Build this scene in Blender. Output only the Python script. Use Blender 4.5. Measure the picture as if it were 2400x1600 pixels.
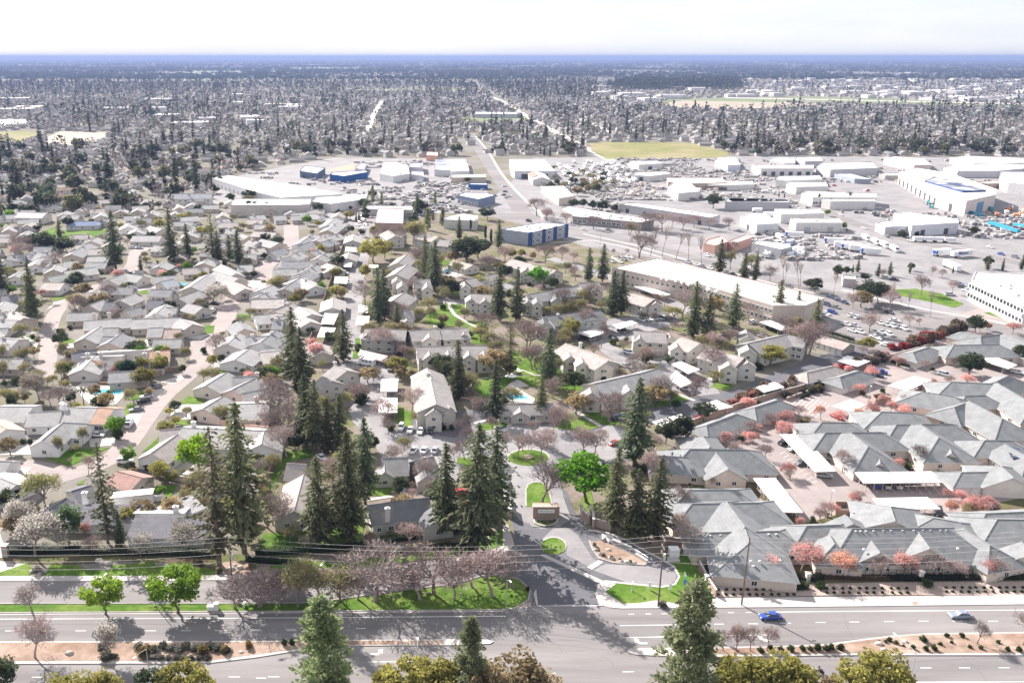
# Aerial view of a Californian suburb: boulevard, gated apartments, houses, industry, plain.
import bpy, math, random
import numpy as np
from mathutils import Vector, Matrix
from mathutils.geometry import tessellate_polygon
for o in list(bpy.data.objects): bpy.data.objects.remove(o)
SC = bpy.context.scene
COL = SC.collection
R = random.Random(7)
# ------------------------------------------------------------------ camera
F, CX, CY, HC = 2100.0, 1000.0, 800.0, 113.0        # focal length and centre in pixels of the 2400x1600 photo, height in metres
PITCH = math.atan(667.0 / F)
SP, CP = math.sin(PITCH), math.cos(PITCH)
cam_d = bpy.data.cameras.new('camera')
cam = bpy.data.objects.new('camera', cam_d); COL.objects.link(cam)
cam.location = (0, 0, HC); cam.rotation_euler = (math.pi / 2 - PITCH, 0, 0)
cam_d.sensor_width = 36; cam_d.lens = 36 * F / 2400; cam_d.shift_x = (1200 - CX) / 2400
cam_d.clip_start = 1; cam_d.clip_end = 200000
SC.camera = cam
# ------------------------------------------------------------------ sky, sun, exposure
SUN_EL, SUN_AZ = math.radians(33), math.atan2(0.79, -0.61)          # towards the sun: ahead and to the left
sd = Vector((math.cos(SUN_EL) * math.cos(SUN_AZ), math.cos(SUN_EL) * math.sin(SUN_AZ), math.sin(SUN_EL)))
world = bpy.data.worlds.new('World'); SC.world = world; world.use_nodes = True
wn, wl = world.node_tree.nodes, world.node_tree.links
wn.clear()
wo = wn.new('ShaderNodeOutputWorld'); bg = wn.new('ShaderNodeBackground'); sky = wn.new('ShaderNodeTexSky')
sky.sky_type = 'NISHITA'; sky.sun_disc = False; sky.sun_elevation = SUN_EL
sky.sun_rotation = math.pi / 2 - SUN_AZ
sky.air_density = 1.0; sky.dust_density = 0.6; sky.ozone_density = 1.5; sky.altitude = 100
tc = wn.new('ShaderNodeTexCoord'); mp = wn.new('ShaderNodeMapping'); mp.inputs['Scale'].default_value = (3.0, 3.0, 16)
cn = wn.new('ShaderNodeTexNoise'); cn.inputs['Scale'].default_value = 1.6; cn.inputs['Detail'].default_value = 7; cn.inputs['Roughness'].default_value = .6
cr = wn.new('ShaderNodeMapRange'); cr.inputs['From Min'].default_value = .38; cr.inputs['From Max'].default_value = .72
cr.inputs['To Min'].default_value = .0; cr.inputs['To Max'].default_value = 1.0
mix = wn.new('ShaderNodeMix'); mix.data_type = 'RGBA'
mix.inputs[0].default_value = .93                             # thin high cloud over the clear sky, in the sky texture's own units
cmx = wn.new('ShaderNodeMix'); cmx.data_type = 'RGBA'; cmx.inputs[6].default_value = (2.48, 2.57, 2.78, 1); cmx.inputs[7].default_value = (2.98, 2.98, 3.03, 1)
wl.new(cmx.outputs[2], mix.inputs[7])
wl.new(tc.outputs['Generated'], mp.inputs['Vector']); wl.new(mp.outputs['Vector'], cn.inputs['Vector'])
wl.new(cn.outputs['Fac'], cr.inputs['Value']); wl.new(cr.outputs['Result'], cmx.inputs[0])
wl.new(sky.outputs['Color'], mix.inputs[6]); wl.new(mix.outputs[2], bg.inputs['Color'])
bg.inputs['Strength'].default_value = 0.115
wl.new(bg.outputs['Background'], wo.inputs['Surface'])
sun_d = bpy.data.lights.new('sun', 'SUN'); sun_d.energy = 4.6; sun_d.angle = math.radians(.53); sun_d.color = (1, .93, .87)
sun = bpy.data.objects.new('sun', sun_d); COL.objects.link(sun)
sun.rotation_euler = (-sd).to_track_quat('-Z', 'Y').to_euler()
vs = SC.view_settings
vs.view_transform = 'Standard'; vs.look = 'None'; vs.gamma = 1; vs.exposure = 1.6
SC.render.engine = 'CYCLES'
# ------------------------------------------------------------------ photo point -> place on the ground (or at height z)
OG = [0.0, 0.0]
ROW = {'A': 1200, 'B': 850, 'C': 450, 'D': 100}; COLX = {'1': 0, '2': 600, '3': 1200, '4': 1700}
def at(k):
    OG[0] = COLX[k[1]]; OG[1] = ROW[k[0]]
def W(x, y, z=0.0):
    a = (OG[0] + x / 3.36 - CX) / F; b = (OG[1] + y / 3.36 - CY) / F
    d1 = CP - b * SP; d2 = -SP - b * CP
    t = (z - HC) / d2
    return Vector((a * t, d1 * t, z))
def S(x, y, z=0.0):                     # same in photo pixels
    a = (x - CX) / F; b = (y - CY) / F
    d1 = CP - b * SP; d2 = -SP - b * CP
    t = (z - HC) / d2
    return Vector((a * t, d1 * t, z))
def proj(v):                            # place -> photo pixel, to know what lies near what
    dy, dz = v[1], v[2] - HC
    zc = dy * CP - dz * SP; yc = -(dy * SP + dz * CP)
    return (CX + F * v[0] / zc, CY + F * yc / zc)
def hgt(bx, by, ty):                    # height of something whose foot is at (bx,by) and top at row ty
    g = W(bx, by); b = (OG[1] + ty / 3.36 - CY) / F
    return HC + (-SP - b * CP) * g.y / (CP - b * SP)
# ------------------------------------------------------------------ materials
MATS = {}
def nodes(name):
    m = bpy.data.materials.new(name); m.use_nodes = True
    nt = m.node_tree; b = nt.nodes['Principled BSDF']
    MATS[name] = m
    return m, nt.nodes, nt.links, b
def mat(name, col=None, rough=.85, var=.12, scale=.6, detail=4, stretch=None, metal=0, spec=.3, bump=0, mottle=None, mscale=.05, leaf=0, stripes=0):
    """col None: the object's own colour. var: noise in brightness, mottle: second colour in patches."""
    m, N, L, b = nodes(name)
    b.inputs['Roughness'].default_value = rough; b.inputs['Metallic'].default_value = metal
    b.inputs['Specular IOR Level'].default_value = spec
    geo = N.new('ShaderNodeNewGeometry'); vec = geo.outputs['Position']
    if leaf:
        tcn = N.new('ShaderNodeTexCoord'); vec = tcn.outputs['Object']
    if stretch:
        mpn = N.new('ShaderNodeMapping'); mpn.inputs['Scale'].default_value = stretch
        L.new(vec, mpn.inputs['Vector']); vec = mpn.outputs['Vector']
    oi = N.new('ShaderNodeObjectInfo')
    if col is None: c = oi.outputs['Color']
    else:
        rgb = N.new('ShaderNodeRGB'); rgb.outputs[0].default_value = (*col, 1); c = rgb.outputs[0]
    if mottle:
        n2 = N.new('ShaderNodeTexNoise'); n2.inputs['Scale'].default_value = mscale; n2.inputs['Detail'].default_value = 5
        L.new(vec, n2.inputs['Vector'])
        r2 = N.new('ShaderNodeMapRange'); r2.inputs['From Min'].default_value = .42; r2.inputs['From Max'].default_value = .62
        L.new(n2.outputs['Fac'], r2.inputs['Value'])
        mx = N.new('ShaderNodeMix'); mx.data_type = 'RGBA'; mx.inputs[7].default_value = (*mottle, 1)
        L.new(r2.outputs['Result'], mx.inputs[0]); L.new(c, mx.inputs[6]); c = mx.outputs[2]
    nz = N.new('ShaderNodeTexNoise'); nz.inputs['Scale'].default_value = scale; nz.inputs['Detail'].default_value = detail; nz.inputs['Roughness'].default_value = .65
    L.new(vec, nz.inputs['Vector'])
    mr = N.new('ShaderNodeMapRange'); mr.inputs['From Min'].default_value = .25; mr.inputs['From Max'].default_value = .75
    mr.inputs['To Min'].default_value = 1 - var; mr.inputs['To Max'].default_value = 1 + var
    L.new(nz.outputs['Fac'], mr.inputs['Value'])
    val = mr.outputs['Result']
    if leaf:                            # each plant a shade of its own
        rr = N.new('ShaderNodeMapRange'); rr.inputs['To Min'].default_value = .72; rr.inputs['To Max'].default_value = 1.25
        L.new(oi.outputs['Random'], rr.inputs['Value'])
        mu = N.new('ShaderNodeMath'); mu.operation = 'MULTIPLY'; L.new(val, mu.inputs[0]); L.new(rr.outputs['Result'], mu.inputs[1]); val = mu.outputs[0]
    if stripes:                         # courses of shingles
        sx = N.new('ShaderNodeSeparateXYZ'); L.new(geo.outputs['Position'], sx.inputs[0])
        wv = N.new('ShaderNodeMath'); wv.operation = 'MULTIPLY'; wv.inputs[1].default_value = 1 / stripes; L.new(sx.outputs['Z'], wv.inputs[0])
        fr = N.new('ShaderNodeMath'); fr.operation = 'FRACT'; L.new(wv.outputs[0], fr.inputs[0])
        ms = N.new('ShaderNodeMapRange'); ms.inputs['To Min'].default_value = .95; ms.inputs['To Max'].default_value = 1.04; L.new(fr.outputs[0], ms.inputs['Value'])
        mu = N.new('ShaderNodeMath'); mu.operation = 'MULTIPLY'; L.new(val, mu.inputs[0]); L.new(ms.outputs['Result'], mu.inputs[1]); val = mu.outputs[0]
    vm = N.new('ShaderNodeVectorMath'); vm.operation = 'SCALE'
    L.new(c, vm.inputs[0]); L.new(val, vm.inputs['Scale'])
    L.new(vm.outputs['Vector'], b.inputs['Base Color'])
    if bump:
        bp = N.new('ShaderNodeBump'); bp.inputs['Strength'].default_value = bump; bp.inputs['Distance'].default_value = .1
        L.new(nz.outputs['Fac'], bp.inputs['Height']); L.new(bp.outputs['Normal'], b.inputs['Normal'])
    if leaf:
        tr = N.new('ShaderNodeBsdfTranslucent'); ms = N.new('ShaderNodeMixShader'); ms.inputs[0].default_value = leaf
        L.new(vm.outputs['Vector'], tr.inputs['Color']); L.new(b.outputs[0], ms.inputs[1]); L.new(tr.outputs[0], ms.inputs[2])
        L.new(ms.outputs[0], N['Material Output'].inputs['Surface'])
    return m
mat('leaf', None, .7, .4, 1.1, leaf=.5, spec=.2)
mat('needle', None, .75, .4, .8, leaf=.4, spec=.15)
mat('twig', None, .9, .2, .5, leaf=.05, spec=.1)
mat('bark', (.16, .12, .1), .95, .25, .8)
mat('roof', None, .9, .24, .45, 8, spec=.15, stripes=.33)
mat('wall', None, .9, .12, .35, 6, spec=.15)
mat('plain', None, .6, .05, .5)
mat('paint', None, .28, .02, .5, spec=.6)
mat('rubber', (.02, .02, .022), .8, .1)
mat('glass', (.035, .045, .06), .12, .1, .3, spec=.8)
mat('asphalt', (.175, .164, .165), .9, .22, .22, 7, stretch=(.16, 1.6, 1), mottle=(.215, .2, .198), mscale=.045, spec=.2)
mat('asphalt_dark', (.105, .105, .118), .9, .13, .3, 6, mottle=(.13, .128, .14), mscale=.06, spec=.2)
mat('asphalt_pale', (.245, .234, .238), .9, .16, .25, 6, mottle=(.2, .192, .198), mscale=.06, spec=.2)
mat('asphalt_pink', (.29, .245, .235), .9, .13, .3, 6, mottle=(.25, .218, .212), mscale=.05, spec=.2)
mat('concrete', (.44, .405, .385), .9, .1, .5, 5, mottle=(.4, .37, .355), mscale=.08)
mat('kerb', (.33, .31, .3), .9, .12, .7)
mat('grass', (.07, .135, .02), .95, .35, .7, 7, mottle=(.125, .18, .04), mscale=.11, spec=.05, bump=.5)
mat('dry_grass', (.2, .195, .085), .95, .2, .05, 6, mottle=(.26, .225, .13), mscale=.012, spec=.05)
mat('soil', (.25, .175, .135), .95, .3, .5, 6, mottle=(.33, .255, .21), mscale=.1, spec=.05, bump=.5)
mat('gravel', (.37, .30, .27), .95, .15, 1.2, 6, mottle=(.31, .25, .22), mscale=.1, spec=.05, bump=.4)
mat('mulch', (.115, .085, .06), .95, .3, .7, 5, mottle=(.1, .115, .045), mscale=.12, spec=.05, bump=.5)
mat('bed', (.2, .165, .145), .95, .25, .6, 6, mottle=(.125, .13, .06), mscale=.09, spec=.05, bump=.4)
mat('line', (.78, .77, .75), .8, .1, .9)
mat('membrane', None, .8, .14, .2, 7, mottle=(.52, .49, .48), mscale=.07)
mat('timber', (.2, .13, .09), .9, .2, .8)
mat('block', (.3, .22, .18), .9, .12, .6)
mat('steel', (.4, .4, .41), .5, .1, .5, metal=.4)
mat('solar', (.03, .045, .085), .2, .1, .3, spec=.7)
mat('plain_ground', (.2, .185, .17), .95, .25, .06, 9, mottle=(.145, .135, .095), mscale=.03, spec=.05)
def water_mat(name, col):
    m, N, L, b = nodes(name)
    b.inputs['Base Color'].default_value = (*col, 1); b.inputs['Roughness'].default_value = .08
    nz = N.new('ShaderNodeTexNoise'); nz.inputs['Scale'].default_value = 1.5
    bp = N.new('ShaderNodeBump'); bp.inputs['Strength'].default_value = .15; bp.inputs['Distance'].default_value = .05
    geo = N.new('ShaderNodeNewGeometry'); L.new(geo.outputs['Position'], nz.inputs['Vector'])
    L.new(nz.outputs['Fac'], bp.inputs['Height']); L.new(bp.outputs['Normal'], b.inputs['Normal'])
water_mat('water', (.06, .36, .46))
# ------------------------------------------------------------------ mesh building
class MB:
    def __init__(s): s.v = []; s.f = []
    def add(s, vs_, fs):
        n = len(s.v); s.v += [tuple(p) for p in vs_]; s.f += [tuple(i + n for i in q) for q in fs]
    def box(s, c, sx, sy, sz, ang=0.0, z0=None):
        """centre c (x,y), bottom z0 (or c[2] as bottom)"""
        z = c[2] if z0 is None else z0
        ca, sa = math.cos(ang), math.sin(ang); P = []
        for dz in (0, sz):
            for dx, dy in ((-1, -1), (1, -1), (1, 1), (-1, 1)):
                x, y = dx * sx / 2, dy * sy / 2
                P.append((c[0] + x * ca - y * sa, c[1] + x * sa + y * ca, z + dz))
        s.add(P, [(3, 2, 1, 0), (4, 5, 6, 7), (0, 1, 5, 4), (1, 2, 6, 5), (2, 3, 7, 6), (3, 0, 4, 7)])
    def tube(s, a, b, ra, rb, n=6, caps=True):
        a, b = Vector(a), Vector(b); d = (b - a)
        if d.length < 1e-6: return
        d.normalize(); u = d.orthogonal().normalized(); w = d.cross(u)
        P = []
        for c, r in ((a, ra), (b, rb)):
            for i in range(n):
                t = 2 * math.pi * i / n; P.append(c + u * (r * math.cos(t)) + w * (r * math.sin(t)))
        fs = [(i, (i + 1) % n, n + (i + 1) % n, n + i) for i in range(n)]
        if caps: fs += [tuple(range(n))[::-1], tuple(range(n, 2 * n))]
        s.add(P, fs)
    def prism(s, pts, z0, z1, bottom=False):
        """vertical prism over a plan polygon"""
        P = [(p[0], p[1]) for p in pts]; n = len(P)
        ar = sum(P[i][0] * P[(i + 1) % n][1] - P[(i + 1) % n][0] * P[i][1] for i in range(n))
        if ar < 0: P.reverse()
        tri = tessellate_polygon([[Vector((x, y, 0)) for x, y in P]])
        up = [(x, y, z1) for x, y in P]
        fs = []
        for t in tri:
            a, b, c = (Vector(up[i]) for i in t)
            fs.append(tuple(t) if (b - a).cross(c - a).z > 0 else tuple(reversed(t)))
        s.add(up, fs)
        if z0 is not None and z1 - z0 > 1e-4:
            V = [(x, y, z0) for x, y in P] + [(x, y, z1) for x, y in P]
            s.add(V, [(i, (i + 1) % n, n + (i + 1) % n, n + i) for i in range(n)])
    def band(s, pts, w, z0, z1, closed=False):
        """bar of width w and given bottom and top along a plan polyline"""
        P = [Vector((p[0], p[1])) for p in pts]; n = len(P); lf, rt = [], []
        for i in range(n):
            a = P[i - 1] if (i > 0 or closed) else P[i]; b = P[(i + 1) % n] if (i < n - 1 or closed) else P[i]
            d = (b - a); d = d.normalized() if d.length > 1e-9 else Vector((1, 0))
            nrm = Vector((-d.y, d.x)); lf.append(P[i] + nrm * w / 2); rt.append(P[i] - nrm * w / 2)
        V = []
        for i in range(n): V += [(rt[i].x, rt[i].y, z1), (lf[i].x, lf[i].y, z1), (rt[i].x, rt[i].y, z0), (lf[i].x, lf[i].y, z0)]
        fs = []
        for i in range(n if closed else n - 1):
            a, b = 4 * i, 4 * ((i + 1) % n)
            fs += [(a, b, b + 1, a + 1), (a + 2, b + 2, b, a), (a + 1, b + 1, b + 3, a + 3)]
        if not closed:
            fs += [(0, 1, 3, 2), (4 * n - 4, 4 * n - 2, 4 * n - 1, 4 * n - 3)]
        s.add(V, fs)
    def mesh(s, name, m, off=(0, 0, 0), smooth=False):
        me = bpy.data.meshes.new(name)
        me.from_pydata([(x - off[0], y - off[1], z - off[2]) for x, y, z in s.v], [], s.f)
        if m: me.materials.append(MATS[m])
        if smooth: me.polygons.foreach_set('use_smooth', [True] * len(me.polygons))
        return me
def obj(name, data, parent=None, loc=None, rz=None, color=None, scale=None):
    o = bpy.data.objects.new(name, data); COL.objects.link(o)
    if parent is not None: o.parent = parent
    if loc is not None: o.location = loc
    if rz is not None: o.rotation_euler = (0, 0, rz)
    if scale is not None: o.scale = scale
    if color is not None: o.color = (*color[:3], 1)
    return o
def part(name, mb, m, parent, color=None, smooth=False):
    """a mesh in place coordinates, hung under its thing"""
    return obj(name, mb.mesh(name, m, tuple(parent.location), smooth), parent, color=color)
def tag(o, label, cat, group=None, kind=None):
    if label: o['label'] = label
    if cat: o['category'] = cat
    if group: o['group'] = group
    if kind: o['kind'] = kind
    return o
def root(name, loc, label=None, cat=None, group=None, rz=0.0):
    o = obj(name, None, None, loc, rz); o.empty_display_size = .5
    return tag(o, label, cat, group)
def smooth_pts(P, closed=True, k=4):
    n = len(P); out = []
    rng = range(n) if closed else range(n - 1)
    for i in rng:
        if closed: p0, p1, p2, p3 = P[i - 1], P[i], P[(i + 1) % n], P[(i + 2) % n]
        else: p0, p1, p2, p3 = P[max(i - 1, 0)], P[i], P[i + 1], P[min(i + 2, n - 1)]
        for j in range(k):
            t = j / k
            out.append(.5 * ((2 * p1) + (p2 - p0) * t + (2 * p0 - 5 * p1 + 4 * p2 - p3) * t * t + (3 * p1 - p0 - 3 * p2 + p3) * t ** 3))
    if not closed: out.append(P[-1])
    return out
def pts(L, z=0.0): return [W(x, y, z) for x, y in L]
LAYER = [0]
def sheet(name, L, z, m, z0=None, sm=False, kind='structure', label=None, cat=None, parent=None, color=None):
    LAYER[0] += 1; z += .0005 * (LAYER[0] % 97)             # no two sheets in one plane
    P = pts(L, z) if not isinstance(L[0], Vector) else L
    if sm: P = smooth_pts(P)
    mb = MB(); mb.prism(P, z0, z)
    o = obj(name, mb.mesh(name, m), parent, color=color)
    if parent is None: tag(o, label, cat, kind=kind)
    return o
def lawn(L, label, z=.1, sm=False, m='grass', name='lawn', cat='lawn'):
    return sheet(name, L, z, m, z - .12, sm, 'stuff', label, cat)
def strip(name, L, w, z0, z1, m, sm=False, closed=False, parent=None, kind=None, label=None, cat=None, color=None, group=None):
    P = pts(L, 0) if not isinstance(L[0], Vector) else L
    if sm: P = smooth_pts(P, closed)
    mb = MB(); mb.band(P, w, z0, z1, closed)
    if parent is not None: return part(name, mb, m, parent, color)
    o = obj(name, mb.mesh(name, m), color=color)
    return tag(o, label, cat, group, kind)
def copy_tree(o, parent=None):
    c = o.copy(); COL.objects.link(c); c.parent = parent
    for ch in list(o.children): copy_tree(ch, c)
    return c
# ------------------------------------------------------------------ automatic "which one" words from landmarks
LANDMARKS = []                          # (name, photo x, photo y)
def landmark(name, x, y): LANDMARKS.append((name, OG[0] + x / 3.36, OG[1] + y / 3.36))
PENDING = []                            # (object, phrase) whose label is completed at the end
def later(o, phrase, cat, group=None):
    o['category'] = cat
    if group: o['group'] = group
    PENDING.append((o, phrase))
ORD = ['first', 'second', 'third', 'fourth', 'fifth', 'sixth', 'seventh', 'eighth', 'ninth', 'tenth', 'eleventh', 'twelfth', 'thirteenth', 'fourteenth', 'fifteenth', 'sixteenth', 'seventeenth', 'eighteenth', 'nineteenth', 'twentieth']
def nth(i):
    if i < 20: return ORD[i]
    n = i + 1; return '%d%s' % (n, {1: 'st', 2: 'nd', 3: 'rd'}.get(n % 10 if n % 100 not in (11, 12, 13) else 0, 'th'))
def finish_labels():
    G = {}
    for o, ph in PENDING:
        x, y = proj(o.location)
        best = min(LANDMARKS, key=lambda l: ((l[1] - x)) ** 2 + ((l[2] - y) * 1.6) ** 2)
        dx, dy = x - best[1], (y - best[2]) * 1.6
        if abs(dx) > abs(dy): rel = 'right of' if dx > 0 else 'left of'
        else: rel = 'in front of' if dy > 0 else 'behind'
        G.setdefault((ph, rel, best[0]), []).append((x, y, o))
    for (ph, rel, lm), L in G.items():
        L.sort(key=lambda t: t[0])
        for i, (x, y, o) in enumerate(L):
            if len(L) == 1: s = '%s %s %s' % (ph, rel, lm)
            else: s = '%s %s %s, %s' % (ph, rel, lm, 'leftmost there' if i == 0 else 'rightmost there' if i == len(L) - 1 else nth(i) + ' from the left')
            o['label'] = s
# ------------------------------------------------------------------ plants: mesh libraries shared by the copies
def quads_mesh(name, C, U, V, m, extra=None):
    """leaf faces: centres C, half axes U, V (n x 3 arrays)"""
    n = len(C)
    vv = np.empty((n, 4, 3)); vv[:, 0] = C - U; vv[:, 1] = C - V * .8 + U * .1; vv[:, 2] = C + U; vv[:, 3] = C + V * .8 + U * .1
    co = vv.reshape(-1, 3); nf = n
    idx = np.arange(4 * n); ls = np.arange(0, 4 * n, 4); lt = np.full(n, 4)
    me = bpy.data.meshes.new(name)
    me.vertices.add(len(co)); me.vertices.foreach_set('co', co.ravel().astype(np.float32))
    me.loops.add(len(idx)); me.loops.foreach_set('vertex_index', idx.astype(np.int32))
    me.polygons.add(nf); me.polygons.foreach_set('loop_start', ls.astype(np.int32)); me.polygons.foreach_set('loop_total', lt.astype(np.int32))
    me.materials.append(MATS[m]); me.update(); me.validate()
    return me
def unit(a): return a / (np.linalg.norm(a, axis=-1, keepdims=True) + 1e-9)
def rand_axes(rng, n, size, flat=0.0):
    u = unit(rng.normal(size=(n, 3)) * np.array([1, 1, 1 - flat])); w = unit(np.cross(u, rng.normal(size=(n, 3))))
    s = size * rng.uniform(.6, 1.35, (n, 1))
    return u * s, w * s * .7
def redwood_mesh(seed, n_lev=44, per=7, leaf=.034, Rr=.155, start=.1, ragged=.35, droop=.25):
    """unit height; sprays along drooping branches in uneven whorls"""
    rng = np.random.default_rng(seed); C, U, V = [], [], []
    side = rng.uniform(0, 6.28); gaps = rng.uniform(.6, 1.15, 64)
    for i in range(n_lev):
        t = (i + rng.uniform(-.4, .4)) / n_lev
        z = start + (1 - start) * t
        prof = min(1.0, (t + .12) * 3.0) * (1 - t) ** .52 * (.8 + .2 * math.sin(t * 23 + seed)) + .012
        for b in range(per):
            a = rng.uniform(0, 6.283)
            L = Rr * prof * rng.uniform(1 - ragged, 1.12) * gaps[int((a * 10 + i * .7)) % 64] * (1 + .1 * math.cos(a - side))
            k = max(3, int(11 * L / Rr) + 2)
            s = np.linspace(.15, 1, k) + rng.normal(0, .04, k)
            dz = -droop * L * s ** 1.6 + (.12 * L if t > .8 else 0)
            c = np.stack([np.cos(a + rng.normal(0, .1, k)) * L * s, np.sin(a + rng.normal(0, .1, k)) * L * s, z + dz + rng.normal(0, .006, k)], 1)
            out = np.stack([np.cos(a) * np.ones(k), np.sin(a) * np.ones(k), -.45 + rng.normal(0, .3, k)], 1) + rng.normal(0, .35, (k, 3))
            u = unit(out); w = unit(np.cross(u, rng.normal(size=(k, 3)) * .6 + np.array([0, 0, 1])))
            sz = leaf * (1 - .55 * t) * rng.uniform(.6, 1.3, (k, 1))
            C.append(c); U.append(u * sz); V.append(w * sz * .55)
    return quads_mesh('needles', np.concatenate(C), np.concatenate(U), np.concatenate(V), 'needle')
def pine_mesh(seed):
    """tufts at the ends of upswept boughs, a ragged cone"""
    rng = np.random.default_rng(seed); C, U, V = [], [], []
    for i in range(115):
        t = rng.uniform(0, 1) ** 1.1; a = rng.uniform(0, 6.283); L_ = .165 * ((1 - t) ** .5 + .04) * rng.uniform(.55, 1.2)
        tip = np.array([math.cos(a) * L_, math.sin(a) * L_, .06 + .9 * t + L_ * .25])
        for s in (1.0, .72, .45):
            n = 34 if s > .9 else 18; c = tip * np.array([s, s, 1]) - np.array([0, 0, L_ * .35 * (1 - s)])
            q = rng.normal(size=(n, 3)) * (.021 * (1 - .3 * t)) * np.array([1, 1, .9]); C.append(c + q)
            d = unit(q + np.array([math.cos(a), math.sin(a), .9]) * .02 + rng.normal(size=(n, 3)) * .012); w = unit(np.cross(d, rng.normal(size=(n, 3))))
            sz = .016 * rng.uniform(.7, 1.3, (n, 1)); U.append(d * sz); V.append(w * sz * .6)
    return quads_mesh('needles', np.concatenate(C), np.concatenate(U), np.concatenate(V), 'needle')
def trunk_mesh(h, r, lean=0.0, seg=5, name='trunk'):
    mb = MB(); p = Vector((0, 0, -.01))
    for i in range(seg):
        q = Vector((lean * math.sin(i * 1.3) * .02, lean * math.cos(i) * .02, h * (i + 1) / seg))
        mb.tube(p, q, r * (1 - .85 * i / seg), r * (1 - .85 * (i + 1) / seg), 6, False); p = q
    return mb.mesh(name, 'bark')
def leafy_mesh(seed, n_lobe=26, per=90, leaf=.05, rx=.42, z0=.28, z1=1.0, lobe=.17, flat=.2, shell=True):
    """unit height, crown from z0 to z1 made of leaf faces on uneven lobes"""
    rng = np.random.default_rng(seed); C = []
    zc, rz_ = (z0 + z1) / 2, (z1 - z0) / 2
    for i in range(n_lobe):
        d = unit(rng.normal(size=3)); rr = rng.uniform(.35, 1) ** .6
        c = np.array([d[0] * rx * rr, d[1] * rx * rr, zc + d[2] * rz_ * rr * .9])
        q = unit(rng.normal(size=(per, 3))) * (rng.uniform(.55, 1.05, (per, 1)) if shell else rng.uniform(0, 1, (per, 1)) ** .4) * lobe * rng.uniform(.6, 1.25) * np.array([1, 1, .8])
        C.append(c + q)
    C = np.concatenate(C); C = C[C[:, 2] > z0 * .8]
    U, V = rand_axes(rng, len(C), leaf, flat)
    return quads_mesh('leaves', C, U, V, 'leaf')
def branch_mesh(seed, levels=4, kids=(5, 4, 4, 4), h0=.26, spread=.75, rad=.022, ratio=.62, twig_r=.0022, up=.25, m='twig', tips=None, tseg=2):
    rng = random.Random(seed); mb = MB(); TIP = []
    def grow(p, d, L, r, lev):
        q = p
        for s in range(tseg):
            d2 = (d + Vector((rng.gauss(0, .1), rng.gauss(0, .1), rng.gauss(0, .06)))).normalized()
            e = q + d2 * L / tseg
            if lev <= 2: mb.tube(q, e, r * (1 - .25 * s), r * (1 - .25 * (s + 1)), 4 if lev else 6, False)
            else:
                w = d2.cross(Vector((rng.gauss(0, 1), rng.gauss(0, 1), rng.gauss(0, 1)))).normalized() * max(r, twig_r)
                mb.add([q - w, q + w, e + w * .5, e - w * .5], [(0, 1, 2, 3)])
            q = e; d = d2
            if lev >= 2: TIP.append(q)
        if lev < levels:
            n = kids[lev]
            for i in range(n):
                a = 6.283 * (i + rng.uniform(-.3, .3)) / n
                o = d.orthogonal().normalized(); o.rotate(Matrix.Rotation(a, 3, d))
                sp = spread * rng.uniform(.6, 1.2)
                nd = (d * math.cos(sp) + o * math.sin(sp) + Vector((0, 0, up))).normalized()
                st = p + (q - p) * rng.uniform(.62, 1.0) if lev else q
                grow(st, nd, L * ratio * rng.uniform(.8, 1.25), r * .55, lev + 1)
    grow(Vector((0, 0, 0)), Vector((0, 0, 1)), h0, rad, 0)
    return mb, TIP
def bare_meshes(seed, **kw):
    mb, T = branch_mesh(seed, **kw)
    zt = max(p[2] for p in mb.v); k = 1 / zt
    mb.v = [(x * k, y * k, z * k) for x, y, z in mb.v]
    n1 = len(mb.v)
    return mb, [t * k for t in T]
def tip_leaves(T, seed, leaf, per, m='leaf', jit=.03):
    rng = np.random.default_rng(seed)
    C = np.repeat(np.array([tuple(t) for t in T]), per, 0) + rng.normal(0, jit, (len(T) * per, 3))
    U, V = rand_axes(rng, len(C), leaf)
    return quads_mesh('leaves', C, U, V, m)
def split_bare(mb):
    """trunk with main limbs apart from the twigs: faces of tubes are quads of 4-6 sides built first in recursion order"""
    big, small = MB(), MB()
    for f in mb.f:
        vsf = [mb.v[i] for i in f]
        w = min((Vector(vsf[0]) - Vector(vsf[1])).length, (Vector(vsf[1]) - Vector(vsf[2])).length)
        (big if w > .006 else small).add(vsf, [tuple(range(len(f)))])
    return big, small
LIB = {}
def lib(kind, i, parts): LIB.setdefault(kind, []).append(parts)
for s in range(4):
    lib('redwood', s, [('crown', redwood_mesh(s, n_lev=54, per=9, leaf=.029, ragged=.34 + .07 * s, Rr=.222 + .018 * (s % 3), start=.06 + .05 * (s % 2)), None), ('trunk', trunk_mesh(.97, .016), (.1, .075, .06))])
for s in range(3):
    lib('thin_redwood', s, [('crown', redwood_mesh(20 + s, n_lev=34, per=6, ragged=.5, Rr=.23, start=.12, leaf=.026, droop=.1, ), None), ('trunk', trunk_mesh(.98, .014), None)])
for s in range(3):
    lib('pine', s, [('crown', pine_mesh(40 + s), None), ('trunk', trunk_mesh(.95, .02), None)])
for s in range(4):
    lib('leafy', s, [('crown', leafy_mesh(80 + s, 26, 95, .04, .42, .34, 1.0, .17), None), ('trunk', trunk_mesh(.55, .03, 2), None)])
for s in range(3):
    lib('bush', s, [('foliage', leafy_mesh(100 + s, 16, 60, .085, .4, .0, 1.0, .27), None), ('stem', trunk_mesh(.5, .03), None)])
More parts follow.
